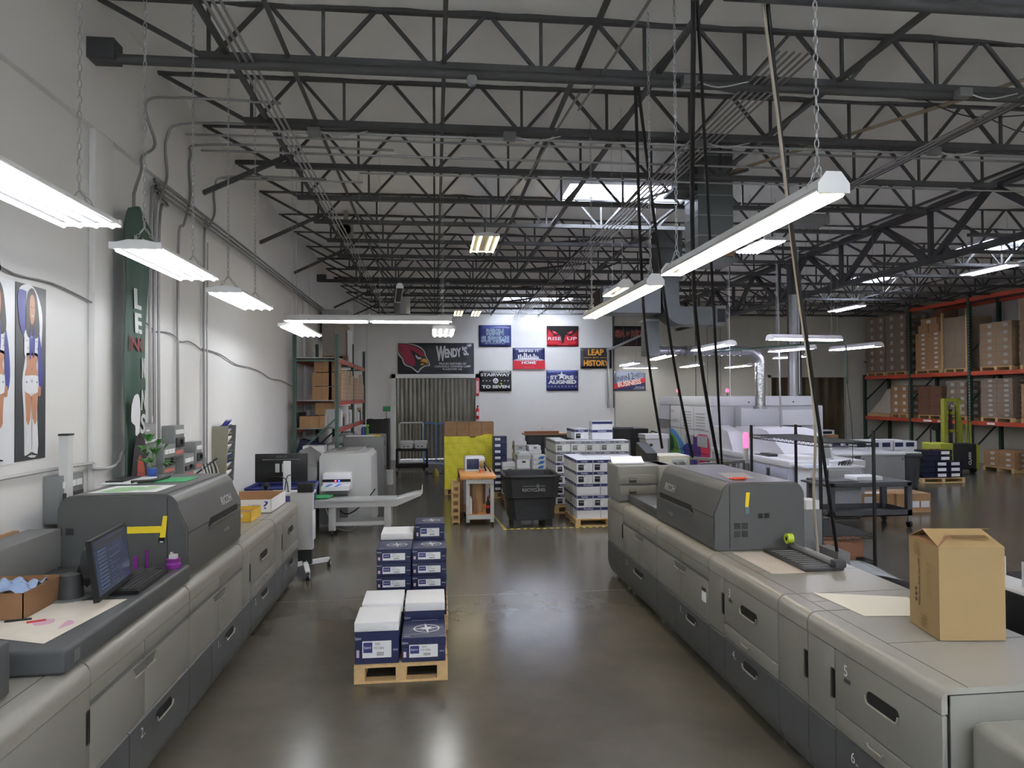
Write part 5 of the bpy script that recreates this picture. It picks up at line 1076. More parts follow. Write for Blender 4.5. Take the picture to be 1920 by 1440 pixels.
# yellow wrapped stack with brown cartons
pallet_mesh(.22, 1.45, 17.2, 18.2, 'pallet under the yellow wrapped stack', h=.14)
r = T('yellow_wrapped_stack', (.83, 17.7, .14), 'pallet stack wrapped in bright yellow film with a torn top edge', 'wrapped stack')
mb = MB(); mb.grid(lambda u, v: (.23+1.21*u, 17.19+.012*math.sin(u*30)*math.sin(v*22), .15+v*(1.27+.05*math.sin(u*9)*(u > .5))), 30, 20, yelw); mb.build('front_wrap', r, recalc=False); MB().box(.23, 1.44, 17.21, 18.18, .145, 1.38, yelw).build('wrapped_load', r, smooth=False)
mb = MB()
for k in range(4): mb.box(.24, 1.43, 17.175, 17.18, .42+k*.28, .424+k*.28, M('wrap_fold', (190, 182, 40), .5))
mb.build('wrap_folds', r, smooth=False)
mb = MB(); mb.prism([(.95, 1.38), (1.15, 1.30), (1.38, 1.40), (1.2, 1.44), (1.0, 1.42)], 'y', 17.16, 17.18, yelw); mb.build('torn_flap', r, smooth=False)
for k in range(4):
    t = T('brown_carton', (.38+k*.3, 17.45, 1.42), 'brown carton on the yellow stack, %s from left' % ORD[k], 'carton', 'brown cartons on the yellow stack'); MB().box(.235+k*.302, .53+k*.302, 17.22, 17.8, 1.42, 1.76, card).build('carton_body', t, smooth=False)
    mb = MB(); A = Art(mb, (.235+k*.302, 17.219, 1.42), (1, 0, 0), (0, 0, 1)); A.ring(.15, .17, .07, .035, .006, cardd, 1, 16); A.line(.09, .17, .2, .18, .008, cardd); mb.build('oval_print', t, recalc=False, smooth=False)
# fire extinguisher & sign
r = T('fire_extinguisher', (1.62, 26.8, 1.5), 'red fire extinguisher on the wall right of the strip curtain', 'fire extinguisher'); MB().lathe([(.06, 0), (.065, .03), (.065, .36), (.03, .42), (.02, .46)], (1.62, 26.82, 1.52), red, 16).build('cylinder', r); MB().box(1.59, 1.66, 26.78, 26.84, 1.98, 2.03, blk).build('valve', r); MB().box(1.575, 1.665, 26.745, 26.76, 1.65, 1.8, pap).build('label', r, smooth=False)
r = MB().box(1.56, 1.68, 26.88, 26.9, 2.4, 3.08, M('sign_red_white', (206, 70, 76), .5)).build('extinguisher_sign', label='narrow red and white sign above the fire extinguisher', cat='sign', smooth=False); MB().box(1.58, 1.66, 26.875, 26.88, 2.5, 2.98, M('sign_pink', (226, 190, 192), .5)).build('sign_panel', r, smooth=False)
# dark open navy shelf right of the yellow stack
r = T('stacked_trays', (1.5, 16.5, 0), 'column of navy cartons with white labels right of the yellow stack', 'carton column')
bpy.data.objects.remove(r)
for k in range(9): 
    t = T('navy_carton', (1.52, 16.7, .15+k*.145), 'navy carton in the column right of the yellow stack, %s from floor' % ORD[k], 'carton', 'navy carton column'); MB().box(1.37, 1.68, 16.5, 16.95, .15+k*.145, .29+k*.145, navy).build('carton_body', t, smooth=False); MB().box(1.40, 1.53, 16.495, 16.5, .19+k*.145, .25+k*.145, pap).build('label', t, smooth=False)
pallet_mesh(1.37, 1.9, 16.5, 17.4, 'pallet under the navy carton column', h=.14)
# work bench
r = T('work_bench', (.8, 13.3, 0), 'small wheeled workbench with orange wood top and grey legs', 'workbench')
MB().rbox(.46, 1.12, 13.0, 14.4, .86, .93, woodtop, .008).build('bench_top', r)
for x in (.60, 1.05):
    for y in (13.05, 14.3): MB().box(x-.03, x+.035, y, y+.06, .06, .86, lgr).build('leg', r, smooth=False); MB().cyl((x, y+.03, 0), (x, y+.03, .06), .03, blk, 10).build('foot', r)
MB().box(.57, 1.08, 13.05, 14.35, .17, .21, woodtop).box(.57, 1.08, 13.04, 13.06, .12, .2, lgr).build('lower_shelf', r, smooth=False); MB().box(.57, 1.08, 13.02, 13.06, .78, .86, lgr).build('apron', r, smooth=False)
r = T('kraft_roll', (.8, 13.4, .21), 'upright tan kraft paper roll under the workbench', 'paper roll'); MB().cyl((.80, 13.35, .212), (.80, 13.35, .77), .10, M('kraft', (190, 156, 110), .7), 24).build('roll', r); MB().cyl((.80, 13.35, .77), (.80, 13.35, .775), .03, cardd, 12).build('core', r)
r = T('soda_bottle', (.98, 13.2, .21), 'cola bottle with red label on the bench lower shelf', 'bottle'); MB().lathe([(.035, 0), (.04, .03), (.036, .1), (.04, .16), (.035, .2), (.014, .26), (.014, .3)], (.98, 13.15, .212), glassd, 14).build('bottle_body', r); MB().lathe([(.0405, .10), (.0405, .15)], (.98, 13.15, .212), red, 14).build('label', r); MB().cyl((.98, 13.15, .51), (.98, 13.15, .53), .016, red).build('cap', r)
MB().box(.64, .68, 13.1, 13.4, .212, .5, pap).build('folder_stack', label='white folders standing beside kraft roll', cat='folders')
MB().prism([(.70, .212), (.78, .212), (.76, .55), (.72, .6)], 'y', 13.1, 13.12, cardd).build('card_scrap', label='brown card scrap leaning on the kraft roll', cat='card'); MB().box(1.0, 1.06, 13.3, 13.7, .212, .42, card).build('small_box', label='small brown box behind the cola bottle', cat='box')
r = T('paper_machine', (.75, 14.0, .93), 'white and navy packing machine on the workbench', 'machine'); MB().rbox(.58, .98, 13.9, 14.3, .932, 1.20, wht, .04, 3).build('shell', r); MB().rbox(.62, .86, 13.87, 13.9, .95, 1.16, navy, .01).build('front_panel', r); MB().box(.58, .86, 13.75, 13.88, .932, .96, lgr).build('tray', r)
r = T('tape_gun', (.97, 13.8, .93), 'tape gun with a brown roll lying on the workbench', 'tape gun'); MB().cyl((.90, 13.8, 1.06), (.97, 13.75, 1.06), .075, cardt, 20).build('tape_roll', r); MB().tube([(.95, 13.75, 1.1), (1.02, 13.6, 1.02), (1.06, 13.5, .95)], .018, dgr, 8).tube([(.95, 13.75, 1.05), (.98, 13.65, .95)], .018, blk, 8).build('handle', r)
MB().rbox(.84, .88, 13.5, 13.54, .932, .99, orange, .006).build('glue_bottle', label='tiny orange bottle on the workbench', cat='bottle')
r = T('wooden_crate', (.4, 13.5, 0), 'narrow upright wooden crate slats left of the workbench', 'crate')
for x in (.31, .43): MB().box(x, x+.03, 13.3, 13.36, 0, .78, wood).box(x, x+.03, 14.0, 14.06, 0, .78, wood).build('post', r, smooth=False)
for k in range(6): MB().box(.33, .44, 13.32, 14.04, .02+k*.135, .05+k*.135, wood).box(.33, .44, 13.30, 13.32, .02+k*.135, .08+k*.135, wood).build('slat', r, smooth=False)
MB().box(.5, 1.1, 14.6, 15.6, 0, .76, cardd).build('brown_box', label='dim brown box behind the workbench', cat='box')
# recycling bin
r = T('recycling_bin', (1.77, 13.2, 0), 'big black plastic recycling bin with white lettering', 'bin')
bk = M('bin_black', (44, 45, 48), .45, var=.15, scale=12, bump=.1)
def ringp(x0, x1, y0, y1, z, r_): return [(x0+r_, y0, z), (x1-r_, y0, z), (x1, y0+r_, z), (x1, y1-r_, z), (x1-r_, y1, z), (x0+r_, y1, z), (x0, y1-r_, z), (x0, y0+r_, z)]
lv = [(1.37, 2.17, 12.80, 13.62, .12), (1.33, 2.21, 12.76, 13.66, .52), (1.30, 2.24, 12.72, 13.70, .54), (1.27, 2.27, 12.69, 13.73, .92), (1.31, 2.23, 12.73, 13.69, .93), (1.38, 2.16, 12.80, 13.62, .2)]
vs = []; [vs.extend(ringp(*l, .1)) for l in lv]; fs = [tuple(range(8)), tuple(range(40, 48))]
for i in range(5):
    for k in range(8): fs.append((i*8+k, i*8+(k+1) % 8, i*8+8+(k+1) % 8, i*8+8+k))
mb = MB(); mb.add(vs, fs, bk); mb.build('bin_body', r)
mb = MB(); a_ = ringp(1.27, 2.27, 12.69, 13.73, .925, .1); mb.tube(a_+[a_[0], a_[1]], .03, bk, 8); mb.build('rim', r)
for x in (1.42, 2.0): MB().box(x, x+.14, 12.82, 13.6, 0, .14, bk).build('foot', r, smooth=False)
MB().prism([(1.48, .14), (1.64, .45), (1.9, .45), (2.06, .14)], 'y', 12.775, 12.80, bk).build('front_rib', r, smooth=False)
mb = MB(); A = Art(mb, (1.27, 12.70, .54), (1, 0, 0), (0, -.08, 1)); pr_ = M('stencil_grey', (170, 172, 172), .6); A.text('RECYCLING', .30, .12, .72, .18, pr_, 2, off=.02); A.text('INTERNATIONAL', .30, .21, .54, .228, pr_, 2); A.text('PAPER', .63, .21, .72, .228, pr_, 2); A.ring(.585, .22, .032, .032, .006, pr_, 2, 18); A.poly([(.585, .245), (.60, .205), (.57, .205)], pr_, 2); mb.build('lettering', r, recalc=False, smooth=False)
# floor tape
mb = MB()
for k in range(16): mb.box(1.22+k*.12, 1.28+k*.12, 12.60, 12.65, .0005, .002, yel); mb.box(1.28+k*.12, 1.34+k*.12, 12.60, 12.65, .0005, .002, blk)
for k in range(14): mb.prism([(1.22-.02*k/3-.0, 12.65+k*.12), (1.27-.02*k/3, 12.65+k*.12), (1.265-.02*k/3, 12.71+k*.12), (1.215-.02*k/3, 12.71+k*.12)], 'z', .0005, .002, yel)
mb.build('floor_tape', label='black and yellow striped tape on the floor by the recycling bin', cat='floor tape', smooth=False)
# husky stacks
bwc = M('carton_white', (228, 230, 234), .5, var=.03)
def hproto(w_, d, h, big):
    r = T('white_carton', (w_/2, d/2, 0), 'x', 'carton', 'g')
    MB().rbox(.002, w_-.002, 0.002, d-.002, .001, h-.001, bwc, .003, 1).build('carton_body', r)
    mb = MB(); A = Art(mb, (0, .0005, 0), (1, 0, 0), (0, 0, 1)); A.rect(.006, h-.065, w_-.006, h-.012, navyh, 1); A.text('husky', w_*.3, h-.06, w_*.7, h-.018, printw, 2, off=.01)
    if big: A.rect(.03, .02, .13, .12, printk, 1); A.text('husky', .04, .07, .12, .1, printw, 2); A.rect(.14, .03, .2, .1, pap, 1); A.rect(w_/2-.003, h-.1, w_/2+.003, h-.075, printk, 1)
    A2 = Art(mb, (.0005, d, 0), (0, -1, 0), (0, 0, 1)); A2.rect(.006, h-.065, d-.006, h-.012, navyh, 1); A2.text('husky', d*.3, h-.06, d*.7, h-.018, printw, 2)
    mb.build('band_print', r, recalc=False, smooth=False); return r
hs = hproto(.30, .42, .215, True); hl = hproto(.44, .30, .215, False); usedp = set()
def hput(p, x, y, z, label, group):
    w_ = .15 if p is hs else .22; d = .21 if p is hs else .15
    if p.name not in usedp: usedp.add(p.name); KIDS[p.name] = [k for k in bpy.data.objects if k.parent == p]; p.location = (x+w_, y+d, z); p['label'] = label; p['group'] = group; return p
    return dup(p, loc=(x+w_, y+d, z), label=label, group=group)
pallet_mesh(2.55, 3.8, 12.68, 13.75, 'light pallet under front carton stack beside the recycling bin', h=.14)
G6 = 'white cartons of the front stack by the bin'
for k in range(5):
    z = .14+k*.238*.0+k*.2165
    if k % 2 == 0:
        row = [(hl, 2.58+.445*i) for i in range(2)] if k < 4 else [(hs, 2.58+.305*i) for i in range(4)]
    else: row = [(hs, 2.58+.305*i) for i in range(4)] if k < 4 else []
    for i, (p, x) in enumerate(row): hput(p, x, 12.72, z, 'front stack carton facing the aisle, %s layer up, %s from left' % (ORD[k], ORD[i]), G6)
    for i in range(2): hput(hs, 2.58, 13.17+i*.43 if k % 2 else 13.05+i*.43+(.1 if k == 4 else 0), z, 'front stack carton on its left side, %s layer up, %s behind corner' % (ORD[k], ORD[i]), G6)
    if k == 4:
        for i in range(3): hput(hs, 2.89+.305*i, 13.17, z, 'top layer carton in the second row of the front stack, %s from left' % ORD[i], G6)
pallet_mesh(2.42, 3.95, 14.2, 15.6, 'pallet under rear hazily wrapped carton stack', h=.14)
G7 = 'white cartons of the rear stack by the bin'
for k in range(6):
    z = .14+k*.2165+.03
    for i in range(4): hput(hs, 2.78+.305*i, 14.25, z, 'white banded carton in rear stack, %s layer up, %s from left' % (ORD[k], ORD[i]), G7)
    for i in range(3): hput(hs, 2.46, 14.25+i*.43, z, 'white banded carton at left side of rear stack, %s layer up, %s from front' % (ORD[k], ORD[i]), G7)
for i, (p, x, y, z, l) in enumerate([(hl, 3.25, 14.4, 1.475, 'large white banded carton alone on top of the rear stack'), (hs, 2.92, 14.6, 1.475, 'white carton left of the top one on the rear stack'), (hs, 2.92, 15.05, 1.475, 'white carton behind left of top one on the rear stack'), (hl, 3.25, 14.4, 1.69, 'x')]):
    if i < 3: o = hput(p, x, y, z, l, G7)
MB().box(3.255, 3.685, 14.405, 14.695, 1.69, 1.86, bwc).box(3.256, 3.684, 14.40, 14.405, 1.80, 1.85, navyh).build('white_carton', label='uppermost white carton with navy band crowning rear stack', cat='carton')
haze = M('stretch_film', (214, 216, 200), .25, alpha=.28, bump=.6, bscale=10, var=0)
MB().grid(lambda u, v: (2.44+.004*math.sin(v*40), 14.22+1.35*u, .15+1.34*v), 2, 12, haze).grid(lambda u, v: (2.44+1.58*u, 14.235+.004*math.sin(v*40), 1.05+.42*v), 2, 4, haze).build('stretch_film', label='clear stretch film around the rear white carton stack', cat='film', recalc=False)
# ream piles
G8 = 'loose ream piles behind the recycling bin'; rn = random.Random(11); prb = M('ream_blue', (60, 120, 200), .5)
for i, (x, y, n_, blu) in enumerate([(2.18, 15.6, 9, 1), (2.55, 15.9, 10, 1), (1.85, 15.8, 9, 0), (1.55, 16.2, 7, 0), (1.98, 16.4, 9, 0), (1.72, 15.3, 6, 0), (2.3, 17.2, 10, 0), (1.95, 17.3, 11, 0)]):
    for k in range(n_):
        z = .12+k*.105; dx = rn.uniform(-.015, .015)
        m = [pap, lgr, pap][(k+i) % 3] if not blu else pap
        t = T('paper_ream', (x+.15, y+.2, z), 'paper ream %s in its pile, %s' % (ORD[k], ['left blue-marked pile', 'right blue-marked pile by the cartons', 'grey and white pile nearest the bin rim', 'low pile at far left behind the bin', 'pile behind the grey and white one', 'low front pile by the yellow stack', 'tall pile further back', 'tallest pile at the rear'][i]), 'paper ream', G8)
        MB().rbox(x+dx, x+.30+dx, y, y+.42, z, z+.10, m, .008, 1).build('wrapper', t)
        if blu: MB().prism([(x+.1+dx, z+.02), (x+.22+dx, z+.02), (x+.26+dx, z+.085), (x+.16+dx, z+.08)], 'y', y-.003, y, prb).build('blue_mark', t, smooth=False)
        elif k % 2: MB().box(x+.12+dx, x+.2+dx, y-.003, y, z+.03, z+.07, [printk, mgr][k % 4 == 1]).build('label', t, smooth=False)
for i, (x, y) in enumerate([(1.5, 15.25), (2.1, 15.5), (1.9, 17.2)]): pallet_mesh(x, x+.9 if i else x+.55, y, y+.9, 'low pallet under the loose ream piles, %s from left' % ORD[i], h=.118, dark=True)
r = T('wooden_counter', (3.9, 22.2, 0), 'wooden counter with black drawers against the back wall', 'counter')
MB().box(2.8, 4.9, 22.0, 22.7, 1.15, 1.20, M('counter_wood', (186, 146, 108), .5)).box(2.8, 3.9, 21.99, 22.05, 1.2, 1.28, M('counter_wood2', (178, 116, 78), .5)).build('counter_top', r, smooth=False); MB().box(2.9, 4.8, 22.05, 22.65, 0, 1.15, blk2).build('cabinet_body', r, smooth=False)
for i in range(4):
    for j in range(4): MB().box(2.93+i*.47, 3.37+i*.47, 22.04, 22.05, .1+j*.26, .33+j*.26, dgr).build('drawer', r, smooth=False)
MB().box(3.3, 3.55, 22.2, 22.5, 1.205, 1.32, pap).box(3.4, 3.7, 22.2, 22.4, 1.32, 1.38, pap).build('paper_heap', label='heap of white paper on the wooden counter', cat='paper stack'); MB().rbox(4.4, 4.55, 22.2, 22.4, 1.205, 1.32, M('box_pink', (220, 170, 160), .5), .004).build('small_box', label='small pinkish box on right end of the wooden counter', cat='box')
r = T('dark_press_cabinet', (6.2, 22.2, 0), 'black double cabinet right of the white carton stack', 'cabinet'); MB().rbox(5.7, 6.75, 21.8, 22.6, 0, 1.33, blk2, .01).build('body', r); MB().box(6.2, 6.21, 21.79, 21.8, .1, 1.3, seam).box(6.62, 6.64, 21.785, 21.8, .6, .7, chrome).build('door_gap', r, smooth=False)
MB().rbox(5.75, 6.3, 21.9, 22.4, 1.332, 1.38, mgr, .005).build('paper_pad', label='flat grey tray on the black double cabinet', cat='tray')
r = T('copier', (5.9, 18.3, 0), 'white and grey office copier left of the digital press', 'copier'); MB().rbox(5.5, 6.1, 18.0, 18.6, 0, 1.25, lgr, .02).build('body', r); MB().box(5.48, 6.12, 17.98, 18.62, 1.25, 1.36, wht).build('scanner_lid', r); MB().box(5.56, 5.72, 17.99, 18.0, .5, .9, dgr).box(5.60, 5.68, 17.985, 18.0, 1.05, 1.12, blk).build('side_vent', r, smooth=False)
MB().rbox(6.8, 7.2, 21.9, 22.3, 0, 1.15, blk2, .01).tube([(6.85, 22, 1.16), (6.95, 22.1, 1.24), (7.1, 22, 1.18)], .02, blk, 5).build('dark_equipment', label='low black equipment behind the copier', cat='equipment')
# ---- banners on the back wall
def banner(x0, x1, z0, z1, label, fn, base, name='wall_banner'):
    mb = MB(); mb.grid(lambda u, v: (x0+(x1-x0)*u, 26.975-.006*math.sin(u*9)*math.sin(v*5+1), z0+(z1-z0)*v), 8, 6, base); o = mb.build(name, label=label, cat='banner', group='team banners on the back wall', solid=.004, recalc=False)
    a = MB(); A = Art(a, (x0, 26.955, z0), (1, 0, 0), (0, 0, 1), .002); fn(A, x1-x0, z1-z0); a.build('banner_print', o, recalc=False, smooth=False)
    g_ = MB()
    for x in (x0+.03, x1-.03):
        for z in (z0+.03, z1-.03): g_.cyl((x, 26.965, z), (x, 26.955, z), .012, chrome, 8)
    g_.build('grommets', o); return o
card_r = M('bird_red', (150, 36, 62), .5); beak = M('beak_orange', (226, 160, 60), .5); bsil = M('banner_silver', (206, 208, 212), .5); bnavy = M('banner_navy', (44, 52, 110), .45); bmid = M('banner_midnight', (36, 42, 84), .45); bcharc = M('banner_charcoal', (50, 52, 58), .45); bred = M('banner_bright_red', (186, 34, 50), .45); gold = M('banner_gold', (226, 160, 60), .5); pale = M('banner_pale_green', (180, 206, 214), .5)
def b_card(A, w_, h):
    S = lambda pts, m, k, sm=3: A.poly([(x/1344*w_*1.0*1344/690-(315/690*w_), h-(y-398)/283*h) for x, y in pts], m, k, sm)
    S([(316, 400), (400, 400), (500, 425), (555, 470), (570, 520), (600, 570), (603, 605), (560, 612), (520, 640), (493, 668), (440, 625), (375, 598), (350, 540), (318, 500)], bsil, 1)
    S([(322, 402), (400, 406), (495, 432), (548, 474), (562, 522), (592, 572), (595, 600), (555, 604), (515, 630), (493, 655), (445, 616), (383, 588), (360, 535), (322, 480)], printk, 2)
    S([(322, 405), (400, 412), (490, 440), (545, 485), (556, 520), (520, 515), (470, 480), (430, 462), (445, 500), (470, 545), (472, 590), (455, 612), (420, 596), (385, 580), (365, 530), (345, 500), (322, 468)], card_r, 3)
    S([(322, 430), (370, 455), (322, 440)], printk, 4, 0); S([(322, 455), (375, 480), (340, 470)], printk, 4, 0)
    S([(475, 500), (500, 525), (530, 532), (525, 545), (495, 545), (478, 525)], bsil, 4)
    S([(520, 565), (545, 540), (575, 550), (592, 590), (594, 598), (560, 592), (525, 602), (522, 585), (560, 578)], beak, 4)
    S([(560, 572), (592, 594), (540, 588)], printk, 5, 0)
    X = lambda x: (x-315)/686*w_
    Y = lambda y: h-(y-398)/283*h
    A.text('W', X(657), Y(562), X(745), Y(425), bsil, 2, off=.06); A.text('ENDY', X(740), Y(535), X(890), Y(452), bsil, 2, off=.05, shear=-.0, rot=.08); A.text("'S.", X(893), Y(512), X(955), Y(430), bsil, 2, off=.05)
    A.text('PROUD PARTNER OF', X(686), Y(596), X(930), Y(577), bsil, 2, off=.02); A.text('CARDINALS TRAINING CAMP', X(645), Y(620), X(972), Y(602), bsil, 2, off=.02); A.text('FLAGSTAFF, AZ', X(718), Y(647), X(893), Y(628), bsil, 2, off=.02)
banner(-1.39, 1.50, 3.24, 4.43, 'wide black banner with a red bird head and restaurant lettering above doorway', b_card, bcharc)
def outl(A, t, x0, y0, x1, y1, m1, m2): A.text(t, x0-.012, y0-.012, x1+.012, y1+.012, m1, 1, off=.06); A.text(t, x0, y0, x1, y1, m2, 2, off=-.0)
def b1(A, w_, h): outl(A, 'REIGN', .3, .45, .95, .68, pale, bnavy); outl(A, 'SUPREME', .1, .17, 1.16, .4, pale, bnavy); A.text('SEATTLE PLAYOFFS 2021', .24, .1, 1.0, .145, pale, 2)
banner(1.69, 2.94, 4.29, 5.12, 'navy flag with pale outlined words reign supreme, top left flag', b1, bnavy)
def b2(A, w_, h):
    A.rect(0, 0, w_, .33, bred, 1); A.text('BRING IT', .23, .65, 1.03, .74, printw, 3, off=.03); A.text('HOME', .34, .19, .9, .3, printw, 3, off=.03); A.text('PLAYOFFS 2021', .43, .04, .83, .1, M('banner_rose', (214, 120, 130), .5), 3)
    A.poly([(0, .33), (.15, .38), (.4, .42), (.9, .42), (1.1, .38), (1.24, .33)], printw, 2)
    for i, hh in enumerate([.52, .55, .48, .6, .58, .5, .55, .47, .57, .5, .46]): A.rect(.2+i*.075, .4, .25+i*.075, hh+.02, printw, 2)
    for i in range(9): A.rect(.16+i*.11, .3, .18+i*.11, .36, printw, 2)
    A.rect(.1, .345, 1.1, .36, bmid, 3)
banner(3.0, 4.25, 3.43, 4.25, 'navy and red flag with white skyline and words bring it home', b2, bmid)
def b3(A, w_, h):
    A.text('STAIRWAY', .05, .58, 1.2, .7, printw, 2, off=.04); A.text('TO SEVEN', .1, .12, 1.17, .24, printw, 2, off=.04); A.text('7', .8, .14, .88, .32, M('print_lime', (206, 214, 60), .5), 3, off=.03); A.ell(.63, .41, .105, .105, printw, 2); A.star(.62, .44, .04, printk, 3, 4); A.star(.67, .38, .04, printk, 3, 4); A.star(.59, .37, .04, printk, 3, 4)
    for i in range(3): A.star(.15+i*.13, .41, .04, printw, 2, 4, .3); A.star(.85+i*.13, .41, .04, printw, 2, 4, .3)
banner(1.70, 2.94, 2.57, 3.36, 'black flag with white words stairway to seven, lower left flag', b3, printk)
def b4(A, w_, h):
    A.poly([(0, .38), (0, h), (w_, h), (w_, .66), (.95, .4), (.62, .48), (.3, .4), (.05, .7)], printk, 1)
    A.poly([(.5, .5), (.74, .5), (.7, .35), (.62, .1), (.54, .35)], printk, 2, 2); A.poly([(.2, .62), (.25, .5), (.4, .47), (.43, .52), (.33, .56)], bred, 2, 3); A.poly([(1.04, .62), (.99, .5), (.84, .47), (.81, .52), (.91, .56)], bred, 2, 3)
    A.ell(.31, .55, .04, .03, M('banner_rose', (214, 120, 130), .5), 3); A.ell(.93, .55, .04, .03, M('banner_rose', (214, 120, 130), .5), 3)
    A.text('RISE', .05, .24, .56, .36, printw, 4); A.text('UP', .8, .24, 1.18, .36, printw, 4); A.text('PLAYOFFS 2021', .42, .04, .82, .1, M('banner_rose', (214, 120, 130), .5), 4)
banner(4.33, 5.58, 4.31, 5.1, 'red flag with black bird eyes and words rise up', b4, bred)
def b5(A, w_, h):
    A.text('ST', .15, .44, .45, .6, bsil, 2, off=.06); A.text('RS', .72, .44, 1.08, .6, bsil, 2, off=.06); A.text('ALIGNED', .07, .27, 1.18, .42, bsil, 2, off=.06); A.star(.6, .58, .19, bsil, 3); A.star(.6, .58, .15, printw, 4)
    for i in range(9): A.star(.08+i*.135, .17, .03, bsil, 2)
    A.star(.07, .53, .03, bsil, 2); A.star(1.17, .53, .03, bsil, 2)
banner(4.30, 5.56, 2.58, 3.38, 'royal blue flag with silver star and words stars aligned', b5, bnavy)
def b6(A, w_, h):
    A.text('LEAP', .3, .52, .92, .76, gold, 2, off=.03); A.text('INTO', .5, .4, .72, .46, gold, 2); A.text('HISTORY', .13, .1, 1.12, .33, gold, 2, off=.03); A.rect(.13, .42, .46, .435, gold, 2); A.rect(.78, .42, 1.1, .435, gold, 2); A.poly([(.6, .58), (.66, .78), (.72, .58)], gold, 3)
banner(5.65, 6.90, 3.44, 4.25, 'black flag with gold words leap into history', b6, bcharc)
def b7(A, w_, h):
    rr_ = M('banner_coral', (220, 120, 100), .5); outl(A, 'SEA', .06, .36, .44, .62, rr_, printk); outl(A, 'OF', .5, .42, .62, .56, rr_, printk); outl(A, 'RED', .7, .36, 1.12, .62, rr_, printk)
    rn = random.Random(2)
    for i in range(40): x = rn.uniform(.02, w_-.04); A.rect(x, .01, x+.02, rn.uniform(.08, .3), M('banner_dark_red', (84, 30, 34), .5), 1)
banner(6.99, 8.24, 4.32, 5.11, 'black and red flag with outlined words sea of red behind duct', b7, printk)
def b8(A, w_, h):
    A.poly([(0, 0), (w_, 0), (w_, .32), (0, .05)], bmid, 1); A.poly([(0, .05), (w_, .32), (w_, .5), (0, .26)], bred, 2); A.text('UNFIN', .02, .34, .62, .52, bmid, 3, rot=.14); A.text('12', .6, .42, .82, .68, bmid, 3, rot=.14); A.text('HED', .84, .5, 1.12, .66, bmid, 3, rot=.14); A.text('BUSINESS', .16, .13, 1.1, .32, M('banner_cream', (222, 206, 196), .5), 4, off=.03, rot=.14); A.text('NEW ENGLAND', .86, .1, 1.22, .15, printw, 3); A.text('POSTSEASON 2021', .78, .04, 1.22, .08, bsil, 3)
banner(6.98, 8.25, 2.58, 3.34, 'grey red and navy flag with slanted words unfinished business, lowest right flag', b8, M('banner_grey', (150, 158, 176), .5))
# vertical conduits on back wall between flags
MB().tube([(6.75, 26.93, 1.9), (6.75, 26.93, 4.05), (6.85, 26.9, 4.2), (8.4, 26.4, 4.9)], .05, galv, 8, smooth=3).build('drain_pipe', label='thick grey pipe running down back wall right of gold flag', cat='pipe'); MB().tube([(6.95, 26.93, 1.9), (6.95, 26.93, 5.5)], .02, blk, 6).build('wall_cable', label='black cable down the back wall beside the thick pipe', cat='cable')
# ================= DIGITAL PRESS (far right centre)
dw = M('press_white', (222, 224, 228), .35, var=.02); dl_ = M('press_pale_grey', (186, 188, 192), .38, var=.02); dlv = M('press_lilac_grey', (168, 170, 184), .38, var=.02)
r = T('digital_press', (8.4, 18, 0), 'huge white digital press with a colourful printed panel at right centre', 'digital press')
MB().rbox(7.02, 9.75, 17.3, 21.5, .05, 2.10, dl_, .02).build('main_housing', r); MB().rbox(7.0, 9.78, 17.28, 21.52, 2.10, 2.35, dw, .02).build('top_band', r)
MB().rbox(9.75, 10.05, 17.35, 21.4, .05, 2.10, dl_, .02).build('side_housing', r)
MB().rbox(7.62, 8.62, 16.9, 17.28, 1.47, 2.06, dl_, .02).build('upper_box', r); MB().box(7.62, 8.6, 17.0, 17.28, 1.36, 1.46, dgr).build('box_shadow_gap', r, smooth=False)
MB().rbox(8.85, 9.7, 17.2, 17.3, 1.60, 2.0, dw, .01).build('window_panel', r); MB().box(8.9, 9.4, 17.25, 17.3, 1.42, 1.58, blk).build('dark_opening', r, smooth=False)
for x in (8.0, 9.2): MB().cyl((x, 17.27, 2.2), (x, 17.285, 2.2), .02, dgr, 8).build('rivet', r)
MB().box(6.995, 7.02, 20.45, 21.5, 1.42, 1.66, mgr).build('grey_badge', r, smooth=False); MB().box(6.985, 7.0, 20.4, 20.43, .1, 2.1, seam).box(6.99, 7.02, 17.3, 20.4, .5, 2.08, dw).build('panel_frame', r, smooth=False)
mb = MB(); A = Art(mb, (6.985, 20.38, .3), (0, -1, 0), (0, 0, 1), .003)
cb_ = [M('art_green', (110, 170, 70), .5), M('art_deep_green', (30, 90, 60), .5), M('art_sky', (90, 160, 224), .5), M('art_indigo', (56, 64, 160), .5), M('art_magenta', (200, 40, 110), .5), M('art_purple', (90, 50, 130), .5), M('art_pink_red', (214, 50, 80), .5)]
A.rect(.02, .05, 3.0, 1.78, printw, 1)
A.poly([(.02, .1), (.02, 1.0), (.4, .9), (.8, .5), (.85, .1)], cb_[0], 2, 3); A.poly([(.02, .45), (.02, .9), (.3, .8), (.3, .5)], cb_[1], 3, 3)
A.poly([(.02, 1.0), (.1, 1.12), (.6, 1.0), (1.2, .7), (1.9, .55), (2.0, .2), (1.0, .1), (.85, .5), (.5, .85)], cb_[2], 3, 4); A.poly([(1.0, .6), (1.5, .8), (1.95, 1.0), (2.1, .6), (1.9, .1), (1.3, .2), (1.2, .45)], cb_[3], 4, 3)
A.poly([(1.9, .1), (2.0, .8), (2.2, 1.02), (2.6, 1.05), (2.98, .95), (2.98, .05), (2.2, .05)], cb_[6], 4, 3); A.poly([(1.8, .4), (1.95, .95), (2.3, .85), (2.45, .5), (2.1, .2)], cb_[5], 5, 3); A.poly([(2.3, .1), (2.5, .5), (2.9, .5), (2.9, .1)], cb_[4], 5, 3)
